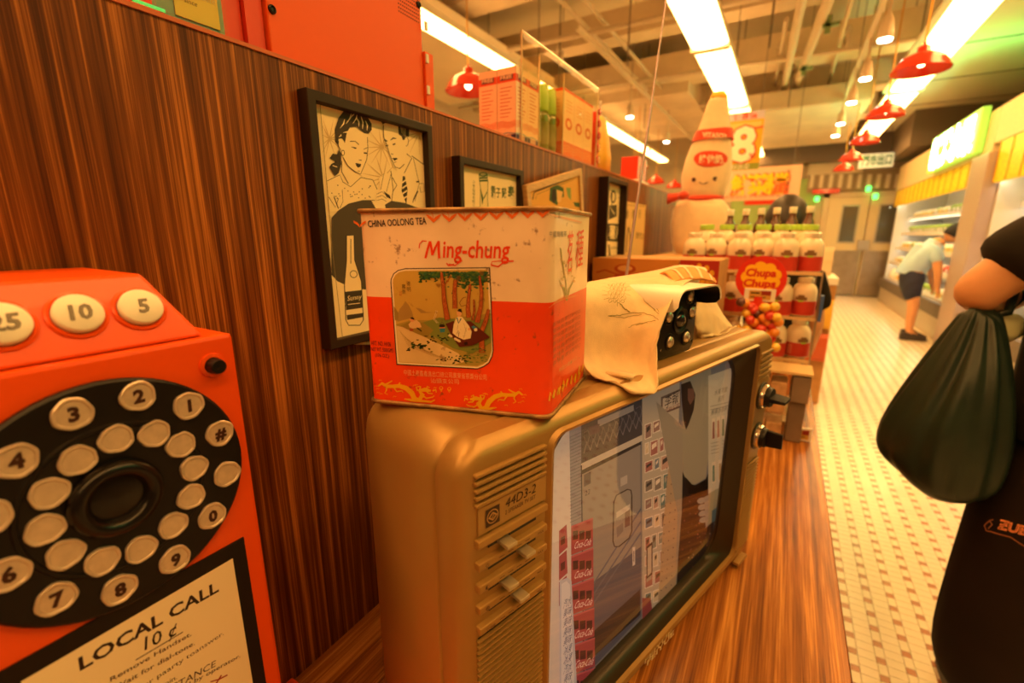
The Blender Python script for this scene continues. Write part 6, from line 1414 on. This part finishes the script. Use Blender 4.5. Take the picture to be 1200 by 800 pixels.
a, b = qd(1008, 181, YE), qd(1046, 195, YE)
ex = root('direction_sign', ((a.x+b.x)/2, YE, b.z), 'pale hanging sign with green characters above the far double door', 'sign')
MB().box(a.x, b.x, YE, YE+.05, b.z, a.z).build('sign_box', mat('sign_pale', (.55, .62, .5), .5, emit=(.5, .62, .45), es=.35), ex)
c = Canvas(frame(Vector((0, YE-.002, 0)), (1, 0, 0), (0, 0, 1)), .002); c.text('門市出口', a.x+.05, b.z+.06, .2, H('#1e6a34'), width=(b.x-a.x)*.85, bold=.03); c.build('sign_print', INK, ex)
for x in (a.x+.1, b.x-.1): MB().cyl((x, YE+.02, a.z), (x, YE+.02, 4.2), .006, seg=6).build('hanging_rod', M_DARKW, ex)
M_GL = mat('green_pilot', (.1, 1, .2), .4, emit=(.08, 1., .15), es=3)
for px, py, w_ in ((957.5, 233, 'left of the far double door'), (1018, 221, 'above the far double door'), (1026, 230, 'over the right leaf of the far door')):
    q = ony(px, py, 12.40); o = MB().box(q.x-.04, q.x+.04, 12.40, 12.45, q.z-.05, q.z+.05).build('green_indicator', M_GL, bevel=.01)
    tag(o, 'small green indicator light ' + w_, 'light')
q = ony(968, 224, 12.4); o = MB().box(q.x-.25, q.x+.25, 12.40, 12.5, q.z-.05, q.z+.05).build('red_sign_strip', M_RED); tag(o, 'short red strip sign over the left side of the far door', 'sign')
# snack crate and bags beyond the rack
cr = root('snack_stand', (.30, 4.3, 0), 'low snack stand with bright bags seen just right of the bottle rack, by the aisle', 'stand')
MB().box(-.15, .36, 4.2, 4.7, 0, .95).build('stand_body', M_KRAFT, cr, bevel=.01); MB().box(-.16, .365, 4.19, 4.71, .95, 1.0).build('stand_top', WHITE, cr)
for k, (z, colr) in enumerate(((.62, mat('snack_yellow', (.85, .5, .06), .35)), (.36, mat('snack_red', (.62, .12, .04), .35)), (1.005, mat('snack_cream', (.75, .6, .4), .4)))):
    m = MB(); xx, yy_ = (.27, 4.155) if k < 2 else (.24, 4.40)
    m.loft([[(xx+a_*.085*w_, yy_+b_*t_, z+zz) for a_, b_ in ((-1, -1), (1, -1), (1, 1), (-1, 1))] for zz, w_, t_ in ((0, 1, .004), (.03, .96, .022), (.12, .97, .030), (.19, .96, .020), (.22, 1, .004))])
    o = m.build('snack_bag', colr, smooth=False, bevel=.01); tag(o, ['yellow snack bag hanging on the low snack stand, upper one', 'red snack bag hanging on the low snack stand, lower one', 'cream snack bag standing on top of the low snack stand'][k], 'bag')

# ================================================================ PEOPLE
M_SKIN = mat('warm_skin', (.66, .34, .17), .5, var=.06, scale=12, bump=.08, bscale=300); M_SKIN.node_tree.nodes['Principled BSDF'].inputs['Subsurface Weight'].default_value = .08
M_HAIR = mat('dark_hair', (.018, .012, .010), .5, var=.3, scale=80, stretch=(1, 1, .2))
def skinbody(name, material, pts, edges, root_i, parent, sub=2):
    """one continuous surface grown around a skeleton; pts: name -> (x,y,z,rx,ry)"""
    keys = list(pts); idx = {k: i for i, k in enumerate(keys)}; Mi = WM[parent].inverted()
    me = bpy.data.meshes.new(name); me.from_pydata([Mi @ Vector(pts[k][:3]) for k in keys], [(idx[a], idx[b]) for a, b in edges], []); me.update()
    o = bpy.data.objects.new(name, me); COL.objects.link(o); o.parent = parent; WM[o] = WM[parent]; me.materials.append(material)
    s = o.modifiers.new('skin', 'SKIN'); s.use_smooth_shade = True
    for k, sv in zip(keys, me.skin_vertices[0].data): q = pts[k]; sv.radius = (q[3], q[4] if len(q) > 4 else q[3]); sv.use_root = (k == root_i)
    m = o.modifiers.new('sub', 'SUBSURF'); m.levels = sub; m.render_levels = sub
    bpy.context.view_layer.update(); dg = bpy.context.evaluated_depsgraph_get(); me2 = bpy.data.meshes.new_from_object(o.evaluated_get(dg)); o.modifiers.clear(); o.data = me2; me2.name = name
    for p in me2.polygons: p.use_smooth = True
    return o
def hand(pts, edges, wrist, wpos, dirv, side, up, s=1.):
    """palm and five separate curled fingers"""
    d = Vector(dirv).normalized(); u = Vector(up).normalized(); l = d.cross(u).normalized()*side; w = Vector(wpos)
    p = w+d*.045*s; pts[wrist+'_palm'] = (*p, .026*s, .014*s); edges.append((wrist, wrist+'_palm'))
    p2 = w+d*.078*s; pts[wrist+'_knuckle'] = (*p2, .030*s, .012*s); edges.append((wrist+'_palm', wrist+'_knuckle'))
def fingers(parent, w, dirv, side, up, s=1., curl=.9, material=None):
    d = Vector(dirv).normalized(); u = Vector(up).normalized(); l = d.cross(u).normalized()*side
    m = {}; e = []
    for k, (off, ln_) in enumerate(((-.028, .062), (-.010, .072), (.009, .068), (.026, .052))):
        b = Vector(w)+d*.066*s+l*off*s; prev = None; ang = .15; p = b
        for j in range(4):
            nm = 'f%d_%d' % (k, j); m[nm] = (*p, .0088*s*(1-.08*j), .0088*s*(1-.08*j)); 
            if prev: e.append((prev, nm))
            prev = nm; p = p + (d*math.cos(ang)-u*math.sin(ang))*ln_*s*(.42, .32, .26, .2)[j]; ang += curl*.55
    b = Vector(w)+d*.022*s-l*.026*s; m['t0'] = (*b, .011*s, .011*s); b2 = b+(d*.6-l*.8).normalized()*.034*s; m['t1'] = (*b2, .010*s, .010*s); b3 = b2+(d*.85-l*.35-u*.3).normalized()*.028*s; m['t2'] = (*b3, .009*s, .009*s); e += [('t0', 't1'), ('t1', 't2')]
    return m, e
def add_fingers(parent, name, *a, **k):
    m, e = fingers(parent, *a, **k)
    # each digit its own chain, rooted in the palm; joined as one hand mesh
    groups = {}
    for kk in m: groups.setdefault(kk[:2] if kk[0] == 'f' else 't', []).append(kk)
    for gname, ks in groups.items():
        skinbody('finger' if gname != 't' else 'thumb', M_SKIN, {q: m[q] for q in ks}, [(a_, b_3) for a_, b_3 in e if a_ in ks], ks[0], parent, 1)
def headface(parent, c, fwd, r=.1, haircap=True, cap=None):
    f = Vector(fwd).normalized(); up = Vector((0, 0, 1)) if abs(f.z) < .8 else Vector((1, 0, 0)); s = f.cross(up).normalized(); up = s.cross(f)
    M = Matrix.Identity(4)
    for i in range(3): M[i][0] = s[i]; M[i][1] = f[i]; M[i][2] = up[i]; M[i][3] = c[i]
    pr = []
    rings = []
    for k in range(1, 14):
        th = math.pi*k/14; z = -math.cos(th)*1.22*r; rad = math.sin(th)*r; jaw = 1-.22*max(0, -z/r-.1); rings.append([(rad*.80*jaw*math.cos(a), rad*.98*(jaw if math.sin(a) > 0 else 1)*math.sin(a)+(.06*r if z < 0 else 0), z) for a in [2*math.pi*i/20 for i in range(20)]])
    m = MB(); m.M = M; m.loft(rings); 
    m.loft([[(.0, r*.90, .22*r), (.05*r, r*.92, .2*r), (0, r*.93, .18*r), (-.05*r, r*.92, .2*r)], [(0, r*1.16, -.22*r), (.15*r, r*1.0, -.24*r), (0, r*.98, -.30*r), (-.15*r, r*1.0, -.24*r)]])
    for sx_ in (-1, 1): m.sph((sx_*r*.80, 0, 0), .17*r, 8, 6, 1.5)
    m.build('head', M_SKIN, parent, smooth=True)
    e = MB(); e.M = M
    for sx_ in (-1, 1): e.sph((sx_*.34*r, .84*r, .05*r), .09*r, 8, 6)
    e.build('eyes', mat('brown_eye', (0, 0, 0)), parent, smooth=True)
    e = MB(); e.M = M; e.box(-.26*r, .26*r, .86*r, .98*r, -.55*r, -.47*r); e.build('mouth', mat('lip', (.45, .12, .08), .5), parent, bevel=.004)
    rings = []
    for k in range(5, 14):
        th = math.pi*k/14; z = -math.cos(th)*1.30*r; rad = math.sin(th)*r*1.09; rings.append([(rad*.86*math.cos(a), min(rad*1.02*math.sin(a), (.60*r if k < 10 else 9)), z) for a in [2*math.pi*i/20 for i in range(20)]])
    h = MB(); h.M = M; h.loft([[(x, min(y, .1*r), z) if k < 5 else (x, y, z) for x, y, z in rg] for k, rg in enumerate(rings)]); h.build('cap' if cap else 'hair', cap or M_HAIR, parent, smooth=True)
# --- man in the light blue shirt, bending into the case
mx, my = 1.44, 7.62
man = root('person', (mx, my, 0), 'person in light blue shirt, navy shorts and dark cap, bending into the refrigerated case', 'person')
hp = Vector((mx-.06, my, .86)); ch = Vector((mx+.07, my-.01, 1.12)); nk = Vector((mx+.205, my-.03, 1.27))
B_ = {'hip': (*hp, .13, .12), 'waist': (mx-.03, my, 1.0, .125, .12), 'chest': (*ch, .14, .14), 'neckb': (mx+.15, my-.03, 1.22, .08, .08), 'neck': (*nk, .055, .055),
      'lh': (mx-.04, my-.09, .82, .10, .10), 'lk': (mx+.03, my-.10, .45, .062, .062), 'la': (mx+.03, my-.10, .11, .040, .040), 'lt': (mx+.13, my-.11, .04, .038, .03),
      'rh': (mx-.03, my+.09, .82, .10, .10), 'rk': (mx+.06, my+.11, .45, .062, .062), 'ra': (mx+.07, my+.12, .11, .040, .040), 'rt': (mx+.17, my+.12, .04, .038, .03),
      'ls': (mx+.12, my-.17, 1.14, .06, .06), 'le': (mx+.17, my-.22, .88, .045, .045), 'lw': (mx+.20, my-.19, .68, .030, .030),
      'rs': (mx+.12, my+.13, 1.15, .06, .06), 're': (mx+.19, my+.20, .90, .045, .045), 'rw': (mx+.22, my+.16, .70, .030, .030)}
E_ = [('hip', 'waist'), ('waist', 'chest'), ('chest', 'neckb'), ('neckb', 'neck'), ('hip', 'lh'), ('lh', 'lk'), ('lk', 'la'), ('la', 'lt'), ('hip', 'rh'), ('rh', 'rk'), ('rk', 'ra'), ('ra', 'rt'), ('chest', 'ls'), ('ls', 'le'), ('le', 'lw'), ('chest', 'rs'), ('rs', 're'), ('re', 'rw')]
for s_, w_ in (('lw', B_['lw']), ('rw', B_['rw'])): hand(B_, E_, s_, w_[:3], (.35, 0, -1), 1, (1, 0, .2))
skinbody('body', M_SKIN, B_, E_, 'hip', man)
for w_ in (B_['lw'], B_['rw']): add_fingers(man, 'finger', w_[:3], (.35, 0, -1), 1, (1, 0, .2), 1., .9)
headface(man, nk+Vector((.09, -.01, .07)), (.8, 0, -.5), .10, cap=mat('dark_cap', (.02, .02, .03), .8))
M_BLUE = mat('light_blue_cotton', (.45, .68, 1.0), .9, var=.06, scale=9, bump=.3, bscale=60); M_NAVY = mat('navy_cotton', (.025, .03, .07), .85, var=.2, scale=14)
skinbody('t_shirt', M_BLUE, {'hem': (mx-.06, my, .82, .16, .17), 'waist': (mx-.03, my, 1.0, .155, .165), 'chest': (mx+.07, my-.01, 1.13, .165, .18), 'nb': (mx+.15, my-.03, 1.225, .10, .11), 'ls': (mx+.13, my-.18, 1.12, .085, .085), 'le': (mx+.155, my-.21, .97, .08, .08), 'rs': (mx+.12, my+.14, 1.13, .085, .085), 're': (mx+.16, my+.17, .98, .08, .08)},
         [('hem', 'waist'), ('waist', 'chest'), ('chest', 'nb'), ('chest', 'ls'), ('ls', 'le'), ('chest', 'rs'), ('rs', 're')], 'waist', man)
skinbody('shorts', M_NAVY, {'w': (mx-.05, my, .97, .150, .16), 'h': (mx-.05, my, .79, .155, .165), 'l1': (mx-.02, my-.09, .66, .105, .10), 'l2': (mx+.01, my-.10, .49, .098, .095), 'r1': (mx+.0, my+.10, .66, .105, .10), 'r2': (mx+.04, my+.11, .49, .098, .095)}, [('w', 'h'), ('h', 'l1'), ('l1', 'l2'), ('h', 'r1'), ('r1', 'r2')], 'h', man)
for (sx_, sy_) in ((mx+.02, my-.10), (mx+.06, my+.12)):
    MB().loft([[(sx_-.07, sy_-.045, .002), (sx_+.20, sy_-.045, .002), (sx_+.20, sy_+.045, .002), (sx_-.07, sy_+.045, .002)], [(sx_-.07, sy_-.045, .03), (sx_+.21, sy_-.045, .03), (sx_+.21, sy_+.045, .03), (sx_-.07, sy_+.045, .03)], [(sx_-.065, sy_-.04, .10), (sx_+.06, sy_-.035, .10), (sx_+.06, sy_+.035, .10), (sx_-.065, sy_+.04, .10)]]).build('shoe', mat('dark_shoe', (.04, .03, .03), .6), man, bevel=.015, seg=3)
st_ = MB().tube([(mx-.22, my-.10, .90), (mx-.24, my-.13, .82), (mx-.22, my-.16, .75)], .012, 6).tube([(mx-.22, my-.06, .90), (mx-.25, my-.05, .83), (mx-.23, my-.09, .77)], .010, 6); st_.build('drawstring', WHITE, man, smooth=True)

# --- person in black at the right edge
YN = 1.46
def np_(px, py, Y=YN): return ony(px, py, Y)
el = np_(1136, 348, YN); px0 = .685
me_ = root('person', (px0, YN+.02, 0), 'person in black T-shirt and wide black trousers at the right edge, elbow bent', 'person')
sh = Vector((.560, YN-.0, 1.385)); B_ = {'hip': (px0, YN+.02, .92, .15, .12), 'waist': (px0, YN+.02, 1.08, .13, .10), 'chest': (px0, YN+.02, 1.28, .16, .11), 'nb': (px0, YN+.02, 1.42, .08, .07), 'neck': (px0, YN+.03, 1.50, .055, .055),
      'ls': (*sh, .060, .060), 'lm': (*(sh*.5+el*.5), .056, .056), 'le': (*el, .050, .050), 'lf': (el.x+.09, el.y+.12, el.z-.010, .042, .042), 'lw': (el.x+.17, el.y+.21, el.z+.01, .026, .026),
      'rs': (px0+.15, YN+.02, 1.38, .055, .055), 're': (px0+.24, YN+.0, 1.12, .042, .042), 'rw': (px0+.24, YN+.14, .92, .028, .028),
      'lh': (px0-.08, YN+.02, .86, .09, .09), 'lk': (px0-.09, YN+.02, .48, .06, .06), 'la': (px0-.09, YN+.03, .10, .04, .04), 'lt': (px0-.09, YN+.15, .04, .038, .03),
      'rh': (px0+.09, YN+.02, .86, .09, .09), 'rk': (px0+.11, YN+.04, .48, .06, .06), 'ra': (px0+.11, YN+.05, .10, .04, .04), 'rt': (px0+.11, YN+.17, .04, .038, .03)}
E_ = [('hip', 'waist'), ('waist', 'chest'), ('chest', 'nb'), ('nb', 'neck'), ('chest', 'ls'), ('ls', 'lm'), ('lm', 'le'), ('le', 'lf'), ('lf', 'lw'), ('chest', 'rs'), ('rs', 're'), ('re', 'rw'), ('hip', 'lh'), ('lh', 'lk'), ('lk', 'la'), ('la', 'lt'), ('hip', 'rh'), ('rh', 'rk'), ('rk', 'ra'), ('ra', 'rt')]
hand(B_, E_, 'lw', B_['lw'][:3], (.8, .6, .1), 1, (0, 0, 1)); hand(B_, E_, 'rw', B_['rw'][:3], (0, .4, -1), 1, (0, 1, .2))
skinbody('body', M_SKIN, B_, E_, 'hip', me_)
add_fingers(me_, 'finger', B_['lw'][:3], (.8, .6, .1), 1, (0, 0, 1)); add_fingers(me_, 'finger', B_['rw'][:3], (0, .4, -1), 1, (0, 1, .2))
headface(me_, Vector((px0, YN+.05, 1.62)), (0, 1, -.15), .105)
M_BT = mat('black_cotton', (.013, .010, .008), .9, var=.25, scale=8, bump=.35, bscale=30, spec=.2); M_BP = mat('black_trouser', (.016, .009, .006), .9, var=.2, scale=6, bump=.4, bscale=14, spec=.2)
slv = sh*.04+el*.96
skinbody('t_shirt', M_BT, {'hem': (px0, YN+.02, .84, .205, .16), 'waist': (px0, YN+.02, 1.05, .205, .155), 'chest': (px0, YN+.02, 1.27, .195, .145), 'nb': (px0, YN+.02, 1.43, .10, .09), 'ls': (*(sh+Vector((-.0, 0, .005))), .095, .09), 'lm': (*(sh*.5+el*.5+Vector((.01, 0, .010))), .10, .095), 'le': (*(slv+Vector((.040, 0, .036))), .112, .10), 'rs': (px0+.18, YN+.02, 1.39, .08, .08), 're': (px0+.23, YN+.01, 1.18, .09, .09)},
         [('hem', 'waist'), ('waist', 'chest'), ('chest', 'nb'), ('chest', 'ls'), ('ls', 'lm'), ('lm', 'le'), ('chest', 'rs'), ('rs', 're')], 'waist', me_)
skinbody('trousers', M_BP, {'w': (px0, YN+.02, .96, .19, .14), 'h': (px0, YN+.02, .84, .20, .155), 'l1': (px0-.085, YN+.0, .62, .14, .14), 'l2': (px0-.09, YN+.0, .36, .150, .15), 'l3': (px0-.09, YN+.02, .08, .145, .13), 'r1': (px0+.13, YN+.03, .62, .15, .14), 'r2': (px0+.145, YN+.04, .36, .155, .14), 'r3': (px0+.14, YN+.05, .09, .14, .13)}, [('w', 'h'), ('h', 'l1'), ('l1', 'l2'), ('l2', 'l3'), ('h', 'r1'), ('r1', 'r2'), ('r2', 'r3')], 'h', me_)
for sx_ in (px0-.09, px0+.11): MB().loft([[(sx_-.045, YN-.05, .002), (sx_+.045, YN-.05, .002), (sx_+.045, YN+.24, .002), (sx_-.045, YN+.24, .002)], [(sx_-.04, YN-.05, .09), (sx_+.04, YN-.05, .09), (sx_+.04, YN+.22, .05), (sx_-.04, YN+.22, .05)]]).build('shoe', mat('dark_shoe', (0, 0, 0)), me_, bevel=.015, seg=3)
# embroidery on the trousers
em = Canvas(frame(np_(1185, 615, YN-.165), (1, 0, 0), (0, 0, 1)), .0008); em.setview(1140, 580, 11.43); EC = H('#f0905a')
em.text('ƵUB', 330, 440, 120, EC, to=(720, 540), bold=.05); em.text('ƵUB', 336, 436, 105, H('#a05a38'), to=(700, 530), bold=-.01); em.line([(270, 320), (215, 335), (150, 400), (175, 470), (240, 480), (330, 510), (500, 555), (580, 610), (690, 680), (760, 700)], 18, H('#7a4424')); em.line([(215, 340), (255, 380), (200, 440)], 14, H('#8a5430')); em.build('embroidery', INKPAPER, me_)
# --- bag
M_BAG = mat('dark_green_nylon', (.010, .024, .018), .38, var=.2, scale=10, bump=.25, bscale=24)
bagr = root('tote_bag', np_(1095, 560, YN-.0), 'slack dark green nylon bag hanging from the bent arm at the right', 'bag')
prof = [(1147, 362, 18, .25), (1146, 372, 24, .3), (1140, 392, 33, .45), (1130, 425, 50, .7), (1116, 465, 68, .9), (1104, 500, 80, 1.), (1098, 528, 80, 1.), (1097, 548, 72, .95), (1100, 563, 52, .8), (1102, 571, 26, .45)]
rings = []
for i, (cx_, cy_, hw, dp) in enumerate(prof):
    c0 = np_(cx_, cy_); wl = (np_(cx_+hw, cy_)-np_(cx_-hw, cy_)).x/2; pl = max(0, 1-i/8.5); rg = []
    for k in range(96):
        a = 2*math.pi*k/96; f = 1+.085*pl*math.sin(11*a+.5*i)+.05*pl*math.sin(17*a+1.7)+.02*math.sin(5*a+i*.9)
        rg.append((c0.x+wl*math.cos(a)*f, YN-.015+dp*.11*math.sin(a)*f, c0.z+.012*math.sin(2*a+i)))
    rings.append(rg)
MB().loft(rings).build('bag_body', M_BAG, bagr, smooth=True, sub=1)
h0 = np_(1150, 372); MB().tube([h0, Vector((el.x+.07, YN+.0, el.z-.03)), Vector((el.x+.09, YN+.05, el.z+.035)), Vector((el.x+.12, YN+.07, el.z+.050)), Vector((el.x+.12, YN+.10, el.z+.0)), Vector((el.x+.06, YN+.06, el.z-.07))], .009, 8).build('bag_strap', M_BAG, bagr, smooth=True)
q = np_(1172, 374, YN+.05); pg = MB(); rings = []
for i, (dz_, r_) in enumerate(((-.05, .03), (-.03, .045), (0, .042), (.015, .025))):
    rings.append([(q.x+.0+r_*math.cos(a)*(1+.15*math.sin(5*a+i)), q.y+r_*.7*math.sin(a), q.z+dz_) for a in [2*math.pi*k/20 for k in range(20)]])
o = pg.loft(rings).build('plastic_bag', mat('pale_plastic', (.62, .66, .40), .35, bump=.5, bscale=60, scale=20), smooth=True); tag(o, 'crumpled pale plastic bag behind the elbow, above the dark green bag', 'bag')
# --- dark haired head behind the bottles
hx = ony(921, 262, 2.85)
p3 = root('person', (hx.x, 2.85, 0), 'person with dark hair seen from behind, just above the bottles of the rack', 'person')
zc = hx.z
skinbody('body', M_SKIN, {'hip': (hx.x, 2.85, .80, .13, .11), 'chest': (hx.x, 2.85, zc-.36, .14, .10), 'nb': (hx.x, 2.85, zc-.22, .07, .06), 'neck': (hx.x, 2.85, zc-.10, .05, .05), 'ls': (hx.x-.16, 2.85, zc-.27, .05, .05), 'le': (hx.x-.20, 2.87, zc-.52, .04, .04), 'lw': (hx.x-.18, 2.95, zc-.72, .028, .028), 'rs': (hx.x+.16, 2.85, zc-.27, .05, .05), 're': (hx.x+.20, 2.87, zc-.52, .04, .04), 'rw': (hx.x+.18, 2.95, zc-.72, .028, .028), 'lk': (hx.x-.09, 2.86, .42, .06, .06), 'la': (hx.x-.09, 2.86, .05, .04, .04), 'rk': (hx.x+.09, 2.86, .42, .06, .06), 'ra': (hx.x+.09, 2.86, .05, .04, .04)},
  [('hip', 'chest'), ('chest', 'nb'), ('nb', 'neck'), ('chest', 'ls'), ('ls', 'le'), ('le', 'lw'), ('chest', 'rs'), ('rs', 're'), ('re', 'rw'), ('hip', 'lk'), ('lk', 'la'), ('hip', 'rk'), ('rk', 'ra')], 'hip', p3)
for sx_ in (hx.x-.09, hx.x+.09): MB().loft([[(sx_-.045, 2.78, .002), (sx_+.045, 2.78, .002), (sx_+.045, 3.04, .002), (sx_-.045, 3.04, .002)], [(sx_-.04, 2.78, .09), (sx_+.04, 2.78, .09), (sx_+.04, 3.02, .05), (sx_-.04, 3.02, .05)]]).build('shoe', mat('dark_shoe', (0, 0, 0)), p3, bevel=.015, seg=3)
headface(p3, Vector((hx.x, 2.85, zc)), (0, 1, -.1), .115)
skinbody('t_shirt', M_BT, {'hem': (hx.x, 2.85, .74, .17, .15), 'mid': (hx.x, 2.85, .92, .165, .14), 'chest': (hx.x, 2.85, zc-.36, .17, .13), 'nb': (hx.x, 2.85, zc-.24, .09, .08), 'ls': (hx.x-.17, 2.85, zc-.29, .07, .07), 'le': (hx.x-.20, 2.86, zc-.45, .07, .07), 'rs': (hx.x+.17, 2.85, zc-.29, .07, .07), 're': (hx.x+.20, 2.86, zc-.45, .07, .07)}, [('hem', 'mid'), ('mid', 'chest'), ('chest', 'nb'), ('chest', 'ls'), ('ls', 'le'), ('chest', 'rs'), ('rs', 're')], 'chest', p3)
skinbody('trousers', M_BP, {'w': (hx.x, 2.85, .86, .15, .13), 'h': (hx.x, 2.85, .76, .15, .13), 'l1': (hx.x-.09, 2.86, .55, .10, .10), 'l2': (hx.x-.09, 2.86, .09, .075, .075), 'r1': (hx.x+.09, 2.86, .55, .10, .10), 'r2': (hx.x+.09, 2.86, .09, .075, .075)}, [('w', 'h'), ('h', 'l1'), ('l1', 'l2'), ('h', 'r1'), ('r1', 'r2')], 'h', p3)
